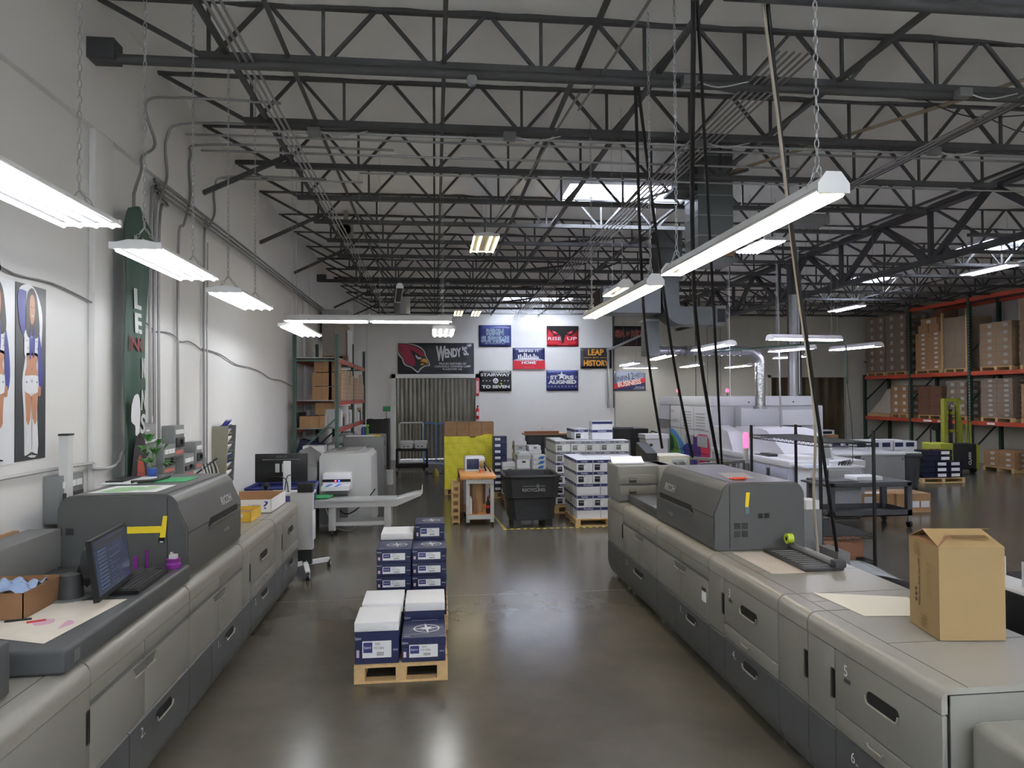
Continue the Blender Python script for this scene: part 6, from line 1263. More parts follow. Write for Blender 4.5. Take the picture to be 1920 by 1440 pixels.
A.rect(1.3, .75, 1.9, 1.0, dl_, 6); A.rect(2.2, .72, 2.9, 1.02, dl_, 6)
for k in range(6): A.rect(1.1, 1.62-k*.08, 1.75, 1.635-k*.08, mgr, 6); A.rect(2.1, 1.58-k*.08, 2.75, 1.595-k*.08, mgr, 6)
A.text('Canon', .08, 1.6, .35, 1.68, red, 6); A.text('varioPRINT iX', .08, 1.3, .8, 1.4, mgr, 6)
for q in (1.15, .55): A.rect(.02, q, 3.0, q+.012, seam, 7)
for q in (.95, 1.95): A.rect(q, .05, q+.012, 1.78, seam, 7)
mb.build('colourful_print', r, recalc=False, smooth=False)
r = T('press_delivery_unit', (7.8, 15.3, 0), 'waist-high white press section with grey drawers below and sloped cover', 'press unit')
MB().rbox(7.0, 8.6, 13.35, 17.25, .08, 1.0, dlv, .01).build('body', r); MB().rbox(6.98, 8.62, 13.33, 17.26, .93, 1.06, dw, .02).build('counter', r)
MB().prism([(16.85, 1.06), (16.85, 1.6), (15.6, 1.62), (15.2, 1.58), (14.4, 1.12), (14.4, 1.06)], 'x', 7.45, 8.6, dw).build('sloped_cover', r)
mb = MB(); mb.prism([(17.25, 1.06), (17.25, 1.62), (16.4, 1.50), (16.1, 1.06)], 'x', 7.05, 7.44, dw); mb.build('corner_cover', r)
for y0, y1 in ((13.4, 14.35), (14.38, 15.3), (15.33, 16.3), (16.33, 17.2)):
    for k in range(3):
        if y0 > 15: 
            if k: continue
            MB().rbox(6.985, 7.0, y0, y1, .12, .9, dlv, .005).build('door', r); continue
        MB().rbox(6.985, 7.0, y0, y1-.25, .12+k*.26, .36+k*.26, dlv, .005).build('drawer', r)
    if y0 < 15: MB().rbox(6.975, 6.99, y1-.2, y1-.08, .6, .85, dgr, .005).build('control_panel', r)
MB().box(7.2, 7.4, 14.5, 15.0, 1.06, 1.10, dgr).box(7.1, 7.6, 14.4, 15.1, 1.06, 1.075, dgr).build('black_tray', label='flat black tray on the press counter', cat='tray'); MB().box(7.2, 7.7, 13.6, 14.2, 1.062, 1.13, pap).build('paper_stack', label='white paper stack on the press counter near the console', cat='paper stack')
r = T('stacker_unit', (10.2, 16, 0), 'low grey box stacker with white top at the near end of press', 'press unit'); MB().rbox(9.9, 11.0, 15.5, 16.6, .02, .95, M('stacker_grey', (136, 138, 138), .4), .01).build('body', r); MB().rbox(8.7, 11.02, 15.48, 16.9, .95, 1.0, dw, .01).build('top', r); MB().rbox(8.7, 9.88, 15.7, 16.9, .02, .95, dw, .01).build('white_body', r)
for x in (9.96, 10.94): MB().cyl((x, 15.49, .86), (x, 15.5, .86), .02, dgr, 8).build('screw', r)
r = T('console_cabinet', (7.6, 13.0, 0), 'white console cabinet behind the grey cart', 'cabinet'); MB().rbox(7.1, 8.15, 12.75, 13.3, .02, .97, dw, .01).build('body', r); MB().rbox(7.05, 8.2, 12.7, 13.32, .97, 1.01, dw, .008).build('top', r); MB().rbox(7.48, 8.13, 12.74, 12.75, .55, .93, dl_, .004).box(7.46, 7.475, 12.742, 12.75, .1, .95, seam).build('door', r)
r = T('touch_screen', (7.6, 13.0, 1.01), 'white framed grey touch screen on the console cabinet', 'monitor'); mb = MB(); obox(Vector((7.52, 12.95, 1.28)), (1, .25, 0), (-.04, .18, 1), (.24, -.95, .18), .36, .34, .04, wht, mb); mb.build('frame', r); mb = MB(); obox(Vector((7.515, 12.928, 1.285)), (1, .25, 0), (-.04, .18, 1), (.24, -.95, .18), .27, .27, .006, M('screen_grey', (110, 114, 116), .2, emis=.25), mb); mb.build('screen', r); MB().box(7.52, 7.62, 12.96, 13.05, 1.01, 1.2, wht).build('stand', r)
mb = MB()
for i in range(5): mb.tube([(7.75+.06*i, 12.85, 1.03), (7.8+.05*i, 12.9, 1.07+.01*i), (7.9+.04*i, 12.95, 1.04)], .02, blk, 5)
mb.build('cable_bundle', label='small black cable bundle on the console cabinet', cat='cables', kind='stuff')
sheet([(7.1, 12.75), (7.35, 12.75), (7.35, 12.95), (7.1, 12.95)], 1.012, M('paper_blue', (150, 190, 226), .6), 'light blue sheet on left end of the console cabinet')
r = T('signal_light', (5.5, 12, 0), 'pink lit signal tower on grey post left of the wire rack', 'signal light'); MB().cyl((5.49, 12, 0), (5.49, 12, 1.18), .045, mgr, 16).build('post', r); MB().cyl((5.49, 12, 1.18), (5.49, 12, 1.45), .04, lgr, 16).build('white_section', r); MB().lathe([(.045, 0), (.045, .25), (.035, .27)], (5.49, 12, 1.45), redl, 16).build('pink_lamp', r); MB().cyl((5.49, 12, 0), (5.49, 12, .03), .14, mgr, 16).build('base', r)
for i, (x, y) in enumerate([(7.1, 20.0), (8.6, 20.0)]):
    t = T('beacon', (x, y, 2.35), 'small red beacon on top of the digital press, %s one' % ('left', 'right')[i], 'beacon', 'red beacons'); MB().cyl((x, y, 2.35), (x, y, 2.47), .02, mgr).build('stem', t); MB().lathe([(.05, 0), (.05, .08), (.02, .1)], (x, y, 2.47), redl, 12).build('lamp', t)
# fence rail
r = T('safety_railing', (4.6, 10.7, 0), 'grey metal barred railing behind the right hood', 'railing')
for (a, b_) in (((3.9, 10.1), (4.77, 10.5)), ((4.77, 10.5), (3.95, 11.4))):
    MB().bar((*a, 1.36), (*b_, 1.36), .045, mgr).build('top_rail', r); MB().bar((*a, .12), (*b_, .12), .04, mgr).build('bottom_rail', r)
    for k in range(9): t = k/8; x, y = a[0]+(b_[0]-a[0])*t, a[1]+(b_[1]-a[1])*t; MB().cyl((x, y, 0 if k % 8 == 0 else .12), (x, y, 1.36), .02, mgr, 6).build('bar', r)
# wire rack
r = T('wire_shelf_rack', (5.5, 9.95, 0), 'tall black wire shelving rack standing behind the right press', 'rack')
RX = [(5.12, 8.92), (5.88, 8.92), (5.12, 10.98), (5.88, 10.98)]
for x, y in RX: MB().cyl((x, y, 0), (x, y, 1.90), .024, blk, 12).cyl((x, y, 1.70), (x, y, 1.77), .028, blk, 12).build('post', r)
for z in (1.74, .50, .14):
    mb = MB()
    for zz in (z, z-.05):
        for a, b_ in ((0, 1), (1, 3), (3, 2), (2, 0)): mb.tube([(*RX[a], zz), (*RX[b_], zz)], .007, blk, 5)
    for a, b_ in ((0, 1), (1, 3), (3, 2), (2, 0)):
        p, q_ = Vector((*RX[a], z)), Vector((*RX[b_], z)); n_ = int((q_-p).length/.06)
        mb.tube([p+(q_-p)*(i/n_)-Vector((0, 0, .05*(i % 2))) for i in range(n_+1)], .003, blk, 4)
    s_ = mb.build('shelf_frame', r)
    mb = MB(); n_ = 80
    for i in range(1, n_): y = 8.92+2.06*i/n_; mb.tube([(5.12, y, z), (5.88, y, z)], .0045, blk, 4)
    for x in (5.37, 5.63): mb.tube([(x, 8.92, z-.01), (x, 10.98, z-.01)], .004, blk, 4)
    mb.build('wire_deck', s_)
fcard = M('flat_cardboard', (150, 106, 80), .8, var=.1)
for i, (x0, x1, y0, y1, h) in enumerate([(5.25, 5.66, 9.0, 9.5, .22), (5.50, 5.86, 9.15, 9.8, .26), (5.3, 5.7, 9.6, 10.2, .26)]):
    t = T('flat_box_stack', ((x0+x1)/2, (y0+y1)/2, .15), 'stack of flattened brown boxes on the bottom wire shelf, %s' % ['front left one', 'right one', 'rear one'][i], 'cardboard stack', 'flattened boxes'); mb = MB()
    for k in range(int(h/.012)): mb.box(x0+.004*(k % 3), x1-.003*(k % 2), y0+.003*(k % 2), y1, .15+k*.012, .161+k*.012, fcard)
    mb.build('sheets', t, kind='stuff', smooth=False)
# low black table with plastic bag in front of rack
r = T('low_black_table', (4.5, 6.4, 0), 'low black table edge between right press and wire rack', 'table'); MB().rbox(3.9, 4.75, 6.1, 7.4, .44, .50, blk, .02).build('top', r)
for x in (3.95, 4.67):
    for y in (6.15, 7.32): MB().box(x, x+.04, y, y+.04, 0, .44, mgr).build('leg', r, smooth=False)
film = M('clear_plastic', (214, 224, 232), .12, alpha=.55, var=.1, bump=.8, bscale=12, spec=.9)
MB().grid(lambda u, v: (3.95+.7*u+.1*v, 6.6+.75*v, .53+.13*math.sin(math.pi*u)*(.5+.5*math.sin(v*4))), 10, 8, film).build('plastic_bag', label='shiny clear plastic sheet on the low black table', cat='plastic sheet', recalc=False, solid=.003)
sheet([(4.0, 6.9), (4.3, 6.8), (4.35, 7.2), (4.1, 7.25)], .502, M('pale_yellow_paper', (226, 222, 180), .6), 'pale yellow sheet under the clear plastic')
# grey utility cart
r = T('utility_cart', (7.68, 12, 0), 'grey plastic two-shelf utility cart with a white ream on top', 'cart'); cart(r, 6.92, 8.47, 11.75, 12.55, .83, .22, M('cart_grey', (84, 84, 90), .5, var=.08), .09, .09, .13)
MB().box(6.78, 6.92, 11.8, 12.5, .77, .80, dgr).build('push_handle', r)
mb = ream(7.55, 11.95, .831, .5, .4, .07, 'white wrapped ream lying on the grey utility cart')
MB().rbox(6.97, 7.5, 11.8, 12.2, .831, .845, dgr, .003).build('clipboard', label='dark flat folder on the left of grey utility cart', cat='folder')
# boxes on floor behind the cart
for i, (x0, x1, y0, y1, l) in enumerate([(8.45, 9.2, 13.3, 13.85, 'long brown box on the floor behind the grey cart'), (9.22, 9.95, 13.25, 13.9, 'brown box with two white labels at right behind the grey cart')]):
    t = T('floor_box', ((x0+x1)/2, (y0+y1)/2, 0), l, 'box', 'boxes on floor behind the cart'); MB().box(x0, x1, y0, y1, 0, .38, card).build('carton_body', t, smooth=False); MB().box(x0+.1+.2*i, x0+.28+.2*i, y0-.003, y0, .2-.1*i, .33-.1*i, pap).box(x0+.42+.1*i, x0+.6+.1*i, y0-.003, y0, .15-.05*i, .3-.07*i, [mgr, pap][i]).build('label', t, smooth=False)
    MB().box(x0+.1, x1-.1, y0+.1, y0+.3, .38, .384, [pap, cardt][i]).build('tape', t, smooth=False)
# trash can, wrapped navy stack
r = T('trash_can', (11.9, 16.5, 0), 'round dark grey wheeled trash can right of the stacker', 'trash can'); MB().lathe([(.24, .1), (.30, .85), (.33, .86), (.33, .92), (.28, .92), (.27, .86), (.2, .15)], (11.62, 16.3, 0), M('can_grey', (58, 60, 64), .5), 24).build('can_body', r); MB().lathe([(.24, 0), (.24, .03)], (11.62, 16.3, .07), blk, 20).build('dolly', r)
for a in range(4): MB().cyl((11.60+.2*math.cos(a*1.57+.8), 16.3+.2*math.sin(a*1.57+.8), .035), (11.64+.2*math.cos(a*1.57+.8), 16.3+.2*math.sin(a*1.57+.8), .035), .035, blk, 10).build('caster', r)
MB().box(11.4, 11.9, 16.15, 16.5, .925, .95, wht).build('box_lid', label='white lid lying across the trash can', cat='lid')
pallet_mesh(12.9, 14.15, 17.5, 18.5, 'wooden pallet under the black wrapped carton stack near the forklift', h=.13)
G9 = 'black wrapped cartons near the forklift'
for k in range(5):
    for i in range(3 if k < 3 else 2):
        x = 12.95+i*.39+(.0 if k < 3 else .1); t = T('navy_carton', (x+.19, 17.8, .13+k*.15), 'shiny dark navy carton near the forklift, %s layer up, %s from left' % (ORD[k], ORD[i]), 'carton', G9); MB().box(x, x+.38, 17.55, 18.0, .13+k*.15, .27+k*.15, M('navy_gloss', (26, 30, 56), .15)).build('carton_body', t, smooth=False)
        if i: MB().box(x+.06, x+.3, 17.546, 17.55, .16+k*.15, .24+k*.15, pap).build('label', t, smooth=False)
# husky far stacks
G10 = 'white navy-labelled cartons in far heap before the racks'
lab2 = M('label_navy_dark', (40, 46, 84), .5)
cp = None; rn = random.Random(4)
for row in range(4):
    for col in range(6):
        for dep in (0, 1):
            if row == 3 and dep == 0 and col in (0,): continue
            x = 11.15+col*.36+rn.uniform(-.02, .02); y = 18.2+dep*.6; z = .15+row*.235
            lbl = 'white carton with navy label in far heap, %s row up, %s from left, %s' % (ORD[row], ORD[col], ('front', 'back')[dep])
            if cp is None:
                cp = T('white_carton', (x+.17, y+.2, z), lbl, 'carton', G10); MB().box(x, x+.34, y, y+.4, z, z+.225, bwc).build('carton_body', cp, smooth=False); MB().box(x+.02, x+.26, y-.004, y, z+.07, z+.19, lab2).build('label', cp, smooth=False); KIDS[cp.name] = [k for k in bpy.data.objects if k.parent == cp]
            else: dup(cp, loc=(x+.17, y+.2, z), label=lbl, rot=rn.uniform(-.05, .05))
pallet_mesh(11.1, 13.35, 18.15, 19.3, 'low wide pallet under far heap of white cartons', h=.145, dark=True)
r = T('carton_row', (13, 24, 0), 'x', 'box'); bpy.data.objects.remove(r)
MB().box(12.0, 15.2, 25.2, 25.9, 0, .85, card).build('long_carton', label='long brown crate below the amber strip doorway', cat='crate', smooth=False)
for i in range(4): MB().box(12.2+i*.75, 12.85+i*.75, 25.3, 25.8, .852, 1.02, bwc).box(12.3+i*.75, 12.75+i*.75, 25.295, 25.3, .88, .98, printk).build('white_carton', label='flat white carton on the long brown crate, %s from left' % ORD[i], cat='carton', group='cartons on the long crate', smooth=False)
# ================= RIGHT RACKS
r = T('pallet_rack', (17.85, 21, 0), 'tall green and orange pallet rack along the right wall', 'rack')
UY = [26.75, 24.0, 21.1, 18.2, 15.3]
for i, y in enumerate(UY):
    h = 3.15 if i == 0 else 5.62
    for x in (17.3, 18.35):
        mb = MB(); mb.box(x-.05, x+.05, y-.05, y+.05, 0, h, rackdg)
        if i and x < 18:
            for k in range(int(h/.1)): mb.box(x-.054, x-.05, y-.01, y+.01, .1+k*.1, .14+k*.1, lgr)
        mb.build('upright_post', r, smooth=False)
    for k in range(3): z = .5+k*1.6; MB().bar((17.3, y, z), (18.35, y, min(h-.1, z+1.0)), .045, rackdg).build('brace', r, smooth=False)
for (a, b_) in zip(UY, UY[1:]):
    for z in (1.50, 3.10, 5.5):
        if z > 5 and a > 26: continue
        for x in (17.3, 18.35): MB().box(x-.03, x+.03, b_+.05, a-.05, z-.13, z-.0, racko).build('beam', r, smooth=False)
        MB().box(17.34, 18.31, b_+.06, a-.06, z-.03, z+.0, M('wire_deck_grey', (110, 112, 112), .5)).build('wire_deck', r, smooth=False)
MB().box(17.26, 17.27, 22.9, 23.3, 1.40, 1.47, pap).box(17.26, 17.27, 22.2, 22.6, 1.40, 1.47, pap).box(17.26, 17.27, 20.1, 20.4, 1.40, 1.47, pap).build('location_labels', r, smooth=False)
lb1 = M('carton_label_grey', (206, 206, 204), .6)
def load(y0, y1, z, h, label, m=card, labels=True, wrap=None, rows=7, x0=17.35, x1=18.3):
    t = T('palletised_load', ((x0+x1)/2, (y0+y1)/2, z), label, 'pallet load', 'pallet loads on the right racks')
    mb = MB()
    for k in range(3): mb.box(x0, x1, y0+k*(y1-y0-.1)/2, y0+k*(y1-y0-.1)/2+.1, z, z+.1, wood)
    for k in range(5): mb.box(x0+k*(x1-x0-.1)/4, x0+k*(x1-x0-.1)/4+.1, y0, y1, z+.1, z+.125, wood)
    mb.build('pallet', t, smooth=False)
    nc = 2; ch = (h-.13)/rows; mb = MB()
    for q in range(rows):
        for c in range(nc):
            ya = y0+c*(y1-y0)/nc
            mb.box(x0+.02, x1, ya+.004, ya+(y1-y0)/nc-.004, z+.13+q*ch, z+.13+(q+1)*ch-.004, m)
    mb.build('cartons', t, smooth=False)
    if labels:
        mb = MB()
        for q in range(rows):
            for c in range(nc): ya = y0+(c+.25)*(y1-y0)/nc; mb.box(x0+.012, x0+.02, ya, ya+.16, z+.13+q*ch+ch*.3, z+.13+q*ch+ch*.75, lb1); 
            for c in range(2): mb.box(x0+.25+c*.4, x0+.4+c*.4, y0-.004, y0+.002, z+.13+q*ch+ch*.3, z+.13+q*ch+ch*.75, lb1)
        mb.build('labels', t, smooth=False)
    if wrap:
        MB().grid(lambda u, v: (x0-.01+.012*math.sin(v*30+u*7), y0-.01+(y1-y0+.02)*u, z+.13+(h-.13)*v), 12, 16, wrap).grid(lambda u, v: (x0+(x1-x0)*u, y0-.015+.01*math.sin(v*30+u*9), z+.13+(h-.13)*v), 8, 16, wrap).build('stretch_wrap', t, recalc=False)
    return t
wrp = M('stretch_wrap', (176, 160, 140), .2, alpha=.32, var=.2, bump=.6, bscale=9, spec=.9)
wrp2 = M('stretch_wrap_thick', (190, 170, 140), .16, alpha=.45, var=.3, bump=1, bscale=7, spec=1)
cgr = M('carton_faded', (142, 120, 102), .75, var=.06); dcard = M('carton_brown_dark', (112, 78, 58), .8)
load(24.3, 25.5, 3.10, 2.3, 'tall faded carton load with white base at top left rack level, right half', cgr, rows=7, wrap=wrp)
load(25.55, 26.7, 3.10, 2.3, 'tall faded carton load at the far top left of racks against the back wall', cgr, rows=7, wrap=wrp)
load(22.5, 23.8, 3.10, 1.45, 'brown carton load with handwriting, top level second bay', card, rows=8, wrap=None)
load(21.35, 22.35, 3.10, 1.85, 'load shrouded in pale film between timber posts, top level second bay', cgr, labels=False, wrap=wrp2, rows=4)
load(19.5, 20.75, 3.10, 1.5, 'glossy gold-wrapped load with white sheets, top level third bay', card, wrap=wrp2, rows=6)
load(18.3, 19.2, 3.10, 2.1, 'brown load with white pole at the right frame edge, top level', card, rows=6, wrap=wrp)
load(24.25, 25.2, 1.50, 1.2, 'neat brown cartons with white corner labels, middle level first bay', card, rows=4)
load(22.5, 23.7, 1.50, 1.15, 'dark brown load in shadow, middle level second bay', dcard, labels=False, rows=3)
load(21.35, 22.25, 1.50, 1.3, 'pale wrapped load behind the forklift mast, middle level', cgr, rows=5, wrap=wrp)
load(19.5, 20.75, 1.50, 1.35, 'pale load with two label columns, middle level third bay', cgr, rows=8, wrap=wrp)
load(18.3, 19.2, 1.50, 1.15, 'brown box pile at right frame edge, middle level', card, rows=3)
load(19.2, 20.4, 0, .62, 'low brown carton load on floor under right racks', card, rows=3, x0=17.1, x1=18.2)
load(17.6, 18.5, 0, 1.3, 'taller brown carton load on floor at right frame edge', card, rows=4, x0=17.1, x1=18.2)
for i, (y, z, l) in enumerate([(22.6, 4.552, 'lower left'), (23.15, 4.552, 'lower right')]): MB().box(17.37, 18.1, y, y+.5, z, z+.27, card).build('cardboard_box', label='brown box on the handwritten load, %s one' % l, cat='box', group='boxes on the handwritten load', smooth=False)
MB().box(17.37, 18.1, 22.7, 23.5, 4.824, 5.05, card).box(17.365, 17.37, 23.0, 23.2, 4.88, 4.98, lb1).build('cardboard_box', label='long brown box with label above the handwritten load', cat='box', smooth=False)
MB().box(17.5, 18.1, 22.6, 23.1, 5.052, 5.3, dcard).build('cardboard_box', label='dark topmost box above the handwritten load', cat='box', smooth=False)
for y in (21.3, 22.42): MB().box(17.33, 17.40, y-.03, y+.03, 3.1, 5.15, wood).build('timber_post', label='upright timber beside the film-shrouded load, %s one' % ('right' if y < 22 else 'left'), cat='timber', smooth=False)
t = T('wrapped_mattress', (17.8, 25.9, 1.5), 'slumped clear-wrapped bundle on a pallet, middle level first bay', 'bundle'); MB().prism([(25.3, 1.63), (26.6, 1.63), (26.5, 1.72), (25.9, 2.15), (25.5, 2.55), (25.3, 2.6)], 'x', 17.4, 18.2, shrink).build('bundle', t); MB().box(17.35, 18.3, 25.3, 26.65, 1.5, 1.62, wood).build('pallet', t, smooth=False)
MB().box(17.345, 17.35, 19.3, 19.33, 3.15, 5.1, wht).build('white_pole', label='white pole leaning at right edge load', cat='pole') if False else None
# handwriting
mb = MB(); A = Art(mb, (17.338, 23.4, 3.7), (0, -1, 0), (0, 0, 1), .002); A.text('Husky', 0, .3, .5, .45, printk, 1, shear=.4); A.line(0, .2, .5, .25, .015, printk); mb.build('marker_writing', label='black marker scribble on the brown carton load', cat='writing', recalc=False) if False else None
# forklift
r = T('forklift', (15.9, 20.2, 0), 'olive green stand-up forklift parked before the right racks', 'forklift')
for x in (15.52, 15.98): MB().box(x-.05, x+.05, 19.95, 20.1, .1, 2.22, forkc).build('mast_rail', r, smooth=False)
for z in (.6, 1.2, 1.75, 2.15): MB().box(15.5, 16.0, 19.97, 20.08, z, z+.09, forkc).build('cross_member', r, smooth=False)
MB().cyl((15.75, 20.05, .3), (15.75, 20.05, 1.9), .05, blk, 12).build('lift_cylinder', r); MB().tube([(15.65, 19.95, .4), (15.63, 19.95, 2.0), (15.7, 19.95, 2.1), (15.84, 19.95, 2.0), (15.84, 19.95, .4)], .014, blk, 6).build('hoses', r)
MB().rbox(15.40, 16.15, 19.5, 19.95, .12, .88, blk2, .03).build('battery_box', r); MB().rbox(14.95, 15.42, 19.5, 20.3, .12, .90, forkc, .05, 3).build('body', r); MB().rbox(15.7, 16.3, 19.55, 20.5, .1, .85, forkc, .04).build('rear_body', r)
MB().tube([(15.05, 20.0, .9), (15.05, 20.0, 1.35), (15.15, 20.0, 1.45), (15.28, 20.0, 1.35)], .02, blk, 8).lathe([(.11, -.01), (.12, 0), (.11, .01)], (15.15, 19.95, 1.38), blk, 14, 'y').build('steering_handle', r)
for x in (16.25, 16.42, 16.55): MB().box(x-.02, x+.02, 20.2, 20.24, .1, 1.5, forkc).build('load_guard_bar', r, smooth=False)
for x in (15.1, 16.1): MB().cyl((x-.05, 19.6, .1), (x+.05, 19.6, .1), .1, blk, 14).build('wheel', r)
mb = MB(); A = Art(mb, (15.78, 19.49, .2), (0.0001, 0, 1), (-1, 0, 0), .002)
A = Art(mb, (15.96, 19.488, .25), (0, 0, 1), (-1, 0, 0), .003); A.n = Vector((0, -1, 0)); A.text('CLARK', 0, 0, .4, .09, printw, 2, off=.02); A.o = Vector((16.03, 19.94, 1.75)); A.text('CLARK', 0, 0, .3, .06, printw, 2, off=.02); mb.build('lettering', r, recalc=False, smooth=False)
# ================= DUCTS
def ductseg(mb, x0, x1, y0, y1, z0, z1): mb.box(x0, x1, y0, y1, z0, z1, galvd)
galvd = M('duct_metal', (104, 108, 108), .42, .55, var=.1, scale=3)
r = T('air_duct', (4.12, 10.2, 4.38), 'big square galvanised duct hanging from the roof at centre right', 'air duct')
MB().box(3.88, 4.42, 10.0, 10.55, 4.4, 6.4, galvd).build('vertical_duct', r, smooth=False)
for z in (4.75, 5.05, 5.35, 5.65, 5.95): MB().box(3.87, 4.43, 9.99, 10.56, z, z+.012, galv).build('duct_seam', r, smooth=False)
MB().box(3.52, 3.90, 10.02, 10.5, 5.42, 5.46, dgr).prism([(3.6, 5.46), (3.88, 5.46), (3.88, 6.1), (3.75, 6.1)], 'y', 10.1, 10.45, galvd).build('side_plate', r, smooth=False)
MB().box(3.83, 4.47, 9.95, 10.6, 4.36, 4.42, galvd).box(4.05, 4.4, 9.93, 9.96, 4.44, 4.6, M('grille_brown', (150, 120, 96), .5)).build('outlet_grille', r, smooth=False)
r = T('air_duct', (5.0, 15.2, 3.9), 'second duct system with curved elbow and wall vent box beyond the long lights', 'air duct')
MB().box(3.66, 4.95, 15.0, 15.7, 4.2, 4.78, galvd).build('horizontal_trunk', r, smooth=False); MB().box(3.6, 3.66, 15.05, 15.65, 4.25, 4.73, blk2).build('louvre', r, smooth=False)
mb = MB(); arc = [(5.0+.45-.45*math.cos(a), 4.45-.5*math.sin(a)) for a in [k*math.pi/16 for k in range(9)]]; inn = [(5.0+.45-.08*math.cos(a), 4.45-.1*math.sin(a)) for a in [k*math.pi/16 for k in range(9)]]
mb.prism([(5.0, 4.95)]+arc+[(6.2, 3.95), (6.2, 4.35)]+inn[::-1]+[(5.37, 4.95)], 'y', 15.0, 15.6, galvd); mb.build('curved_elbow', r); MB().box(4.9, 5.45, 15.0, 15.6, 4.95, 6.3, galvd).build('riser', r, smooth=False)
MB().box(6.2, 6.42, 14.95, 15.65, 3.93, 4.37, mgr).box(6.22, 6.40, 14.94, 14.955, 4.0, 4.3, blk).build('vent_box', r, smooth=False)
r = T('air_duct', (4.9, 16, 3.3), 'slim square duct dropping beside the seventh flag to a round pipe', 'air duct'); MB().prism([(4.83, 3.3), (5.15, 3.3), (5.12, 4.5), (5.0, 4.6), (4.75, 4.7), (4.7, 4.62), (4.83, 4.4)], 'y', 15.71, 16.1, galvd).build('drop_duct', r, smooth=False)
MB().box(4.80, 5.18, 15.69, 16.12, 4.1, 4.14, galv).build('collar', r, smooth=False); MB().tube([(5.1, 15.95, 3.44), (5.4, 16.1, 3.44), (7.3, 16.1, 3.44), (7.55, 16.1, 3.40), (7.72, 16.1, 3.25), (7.74, 16.1, 3.1)], .11, galv, 14, smooth=4).build('round_pipe', r)
mb = MB()
for k in range(14): mb.lathe([(.125, 0), (.125, .015)], (5.3+k*.15, 16.1, 3.44), galv, 14, 'x')
mb.build('pipe_rings', r); MB().cyl((7.74, 16.1, 2.12), (7.74, 16.1, 3.15), .12, M('flex_foil', (200, 204, 206), .2, .9, bump=.6, bscale=20), 18).build('foil_drop', r); MB().cyl((7.74, 16.1, 2.05), (7.74, 16.1, 2.12), .16, galv, 16).build('flange', r)
MB().cyl((9.35, 17.5, 2.35), (9.35, 17.5, 5.0), .11, galv, 16).build('exhaust_pipe', label='straight round metal pipe rising from the press top', cat='pipe')
MB().tube([(8.15, 15.9, 1.6), (8.12, 15.9, 4.0), (8.1, 15.9, 5.5)], .02, galv, 6).build('power_pole', label='thin metal power pole rising right of the foil pipe', cat='pole')
r = T('green_pipe_arm', (8, 13.2, 3.3), 'dark green thin overhead pipe arm under the largest low light', 'pipe'); MB().tube([(5.8, 14.2, 3.3), (7.9, 13.4, 3.44), (8.2, 13.3, 3.46), (8.22, 13.3, 3.2), (8.22, 13.3, 2.6)], .02, rackdg, 6).build('pipe_arm', r); MB().tube([(8.22, 13.3, 2.6), (8.25, 13.2, 1.8), (8.1, 12.95, 1.04)], .006, blk, 5, smooth=4).build('drop_cord', r)
MB().cyl((-1.02, 22.5, 5.0), (-1.02, 22.5, 6.04), .26, galv, 20).build('exhaust_pipe', label='round galvanised vent stub near the back left ceiling', cat='vent')
# speaker
r = T('horn_speaker', (-1.75, 14, 5.55), 'square beige horn speaker fixed under the left roof joists', 'speaker'); sb = M('speaker_beige', (150, 146, 132), .5)
MB().prism([(-1.88, 5.50), (-1.56, 5.50), (-1.56, 5.80), (-1.88, 5.80)], 'y', 13.9, 13.95, sb).build('horn_frame', r, smooth=False); MB().lathe([(.12, 0), (.03, .12), (.03, .3)], (-1.72, 13.9, 5.65), M('speaker_dark', (70, 66, 58), .6), 16, 'y').build('horn', r); MB().cyl((-1.72, 13.9, 5.65), (-1.72, 13.88, 5.65), .02, wht, 8).build('driver', r); MB().box(-1.76, -1.68, 14.0, 14.1, 5.8, 6.1, sb).build('bracket', r, smooth=False)
# ================= DROP CABLES AND SMALL CEILING THINGS
def drop(p, q, r_, m, label, mid=None):
    pts = [p]+([mid] if mid else [])+[q]; MB().tube(pts, r_, m, 8, smooth=6).build('drop_cable', label=label, cat='cable', group='long slanted cables')
drop((1.95, 6.62, 5.42), (2.97, 9.0, 1.70), .018, blk, 'long black cable falling to the black computer tower', (2.5, 8.2, 3.3))
drop((1.99, 6.66, 5.42), (3.40, 9.05, 1.57), .018, blk, 'long black cable falling to the beige computer case', (2.85, 8.3, 3.1))
drop((2.0, 5.2, 5.45), (3.75, 9.0, 1.40), .022, blk, 'thick black cable falling behind the right hood', (2.75, 7.2, 3.3))
drop((2.03, 5.2, 5.45), (3.83, 9.1, 1.35), .015, blk, 'thinner black cable twin beside the thick one')
MB().box(3.7, 3.88, 8.95, 9.15, 0, 1.40, dgr).build('power_pedestal', label='dark power pedestal behind the right hood where thick cable lands', cat='pedestal')
drop((2.6, 5.2, 5.45), (3.80, 6.35, .90), .016, blk, 'black slanted cable ending behind the grey cabinet by the wire rack', (3.0, 5.6, 3.7))
MB().tube([(2.56, 5.2, 5.45), (2.80, 5.4, 4.4), (3.06, 5.7, 3.5), (3.45, 6.1, 2.2), (3.66, 6.5, 1.3), (3.82, 6.6, .2)], .013, M('cable_beige', (186, 178, 160), .5), 8, smooth=5).build('drop_cable', label='beige slanted cable beside the black one, nearest the wire rack', cat='cable', group='long slanted cables')
MB().box(3.78, 3.9, 6.3, 6.65, 0, .9, mgr).build('power_pedestal', label='grey power pedestal behind grey side cabinet', cat='pedestal')
for i, (x, y, z0) in enumerate([(6.3, 14.5, 2.2), (7.6, 14.0, 2.4), (8.0, 20.0, 2.36), (8.4, 20.0, 2.36)]): MB().cyl((x, y, z0), (x, y, 5.5), .006, wht if i < 2 else blk, 5).build('power_line', label='thin vertical cord hanging above the digital press, %s from left' % ORD[i], cat='cord', group='cords above the press')
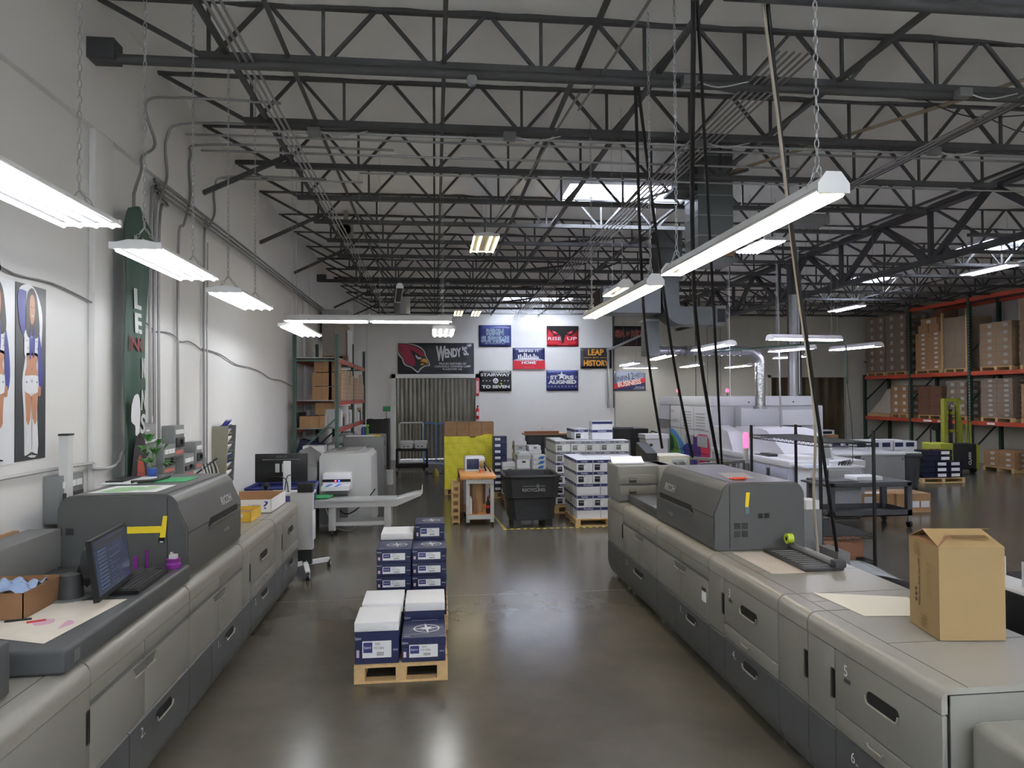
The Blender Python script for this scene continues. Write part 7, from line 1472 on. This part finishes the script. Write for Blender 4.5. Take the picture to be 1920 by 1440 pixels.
for i, (x, y) in enumerate([(.88, 8.1), (2.45, 6.5), (5.3, 6.5), (6.2, 8.1), (6.0, 9.6), (4.2, 11.1), (-1.35, 8.15), (3.2, 8.1)]):
    t = T('junction_box', (x, y, 5.36), 'small grey junction box under a roof joist, %s listed from the aisle' % ORD[i], 'junction box', 'roof junction boxes'); MB().rbox(x-.07, x+.07, y-.05, y+.05, 5.37, 5.46, mgr, .006).build('box_body', t); MB().tube([(x+.07, y, 5.42), (x+.3, y+.02, 5.38), (x+.6, y, 5.44)], .007, lgr, 5, smooth=4).build('whip', t)
for i, (x, y) in enumerate([(1.6, 6.0), (1.1, 9.0), (.9, 11.4)]): MB().tube([(1.75-.25*i, 4.6+i*2.5, 5.52), (1.55-.25*i, 7.4+i*2.5, 5.47)], .014, conduit, 6).build('angled_conduit', label='light angled conduit above the aisle, %s from camera' % ORD[i], cat='conduit', group='angled conduits')
MB().tube([(6.6, 5.6, 5.62), (3.2, 11.5, 5.6)], .022, M('pipe_tan', (150, 138, 118), .5), 8).build('angled_pipe', label='tan pipe slanting across the upper right ceiling', cat='pipe')
for i in range(5):
    x = 4.2+i*1.1; MB().tube([(x, 6.7+i*.4, 5.62), (x+.8, 7.0+i*.4, 5.57), (x+1.6, 7.1+i*.3, 5.62)], .007, blk, 5, smooth=4).build('loose_wire', label='loose dark wire strung between right roof joists, %s from left' % ORD[i], cat='wire', group='loose roof wires')
r = T('ceiling_heater', (6.4, 11.5, 5.1), 'flat grey unit hung under joists right of the long light', 'heater'); MB().rbox(5.9, 6.6, 11.1, 11.5, 5.25, 5.42, mgr, .02).build('housing', r)
# right frame edge: black machine with white trays
r = T('black_machine', (4.5, 4.6, 0), 'black machine with white trays at the right frame edge', 'machine')
MB().rbox(4.02, 5.2, 4.0, 5.1, 0, 1.0, blk, .01).build('body', r); MB().box(4.03, 4.3, 4.45, 4.95, 1.0, 1.02, wht).box(4.0, 4.3, 4.92, 4.95, 1.0, 1.16, lgr).build('rear_tray', r, smooth=False); MB().prism([(4.05, 4.3), (4.35, 4.3), (4.35, 4.44), (4.05, 4.44)], 'z', 1.0, 1.015, wht).box(4.14, 4.15, 4.2, 4.6, 1.0, 1.2, M('clear_guide', (180, 184, 190), .2)).build('side_guides', r, smooth=False)
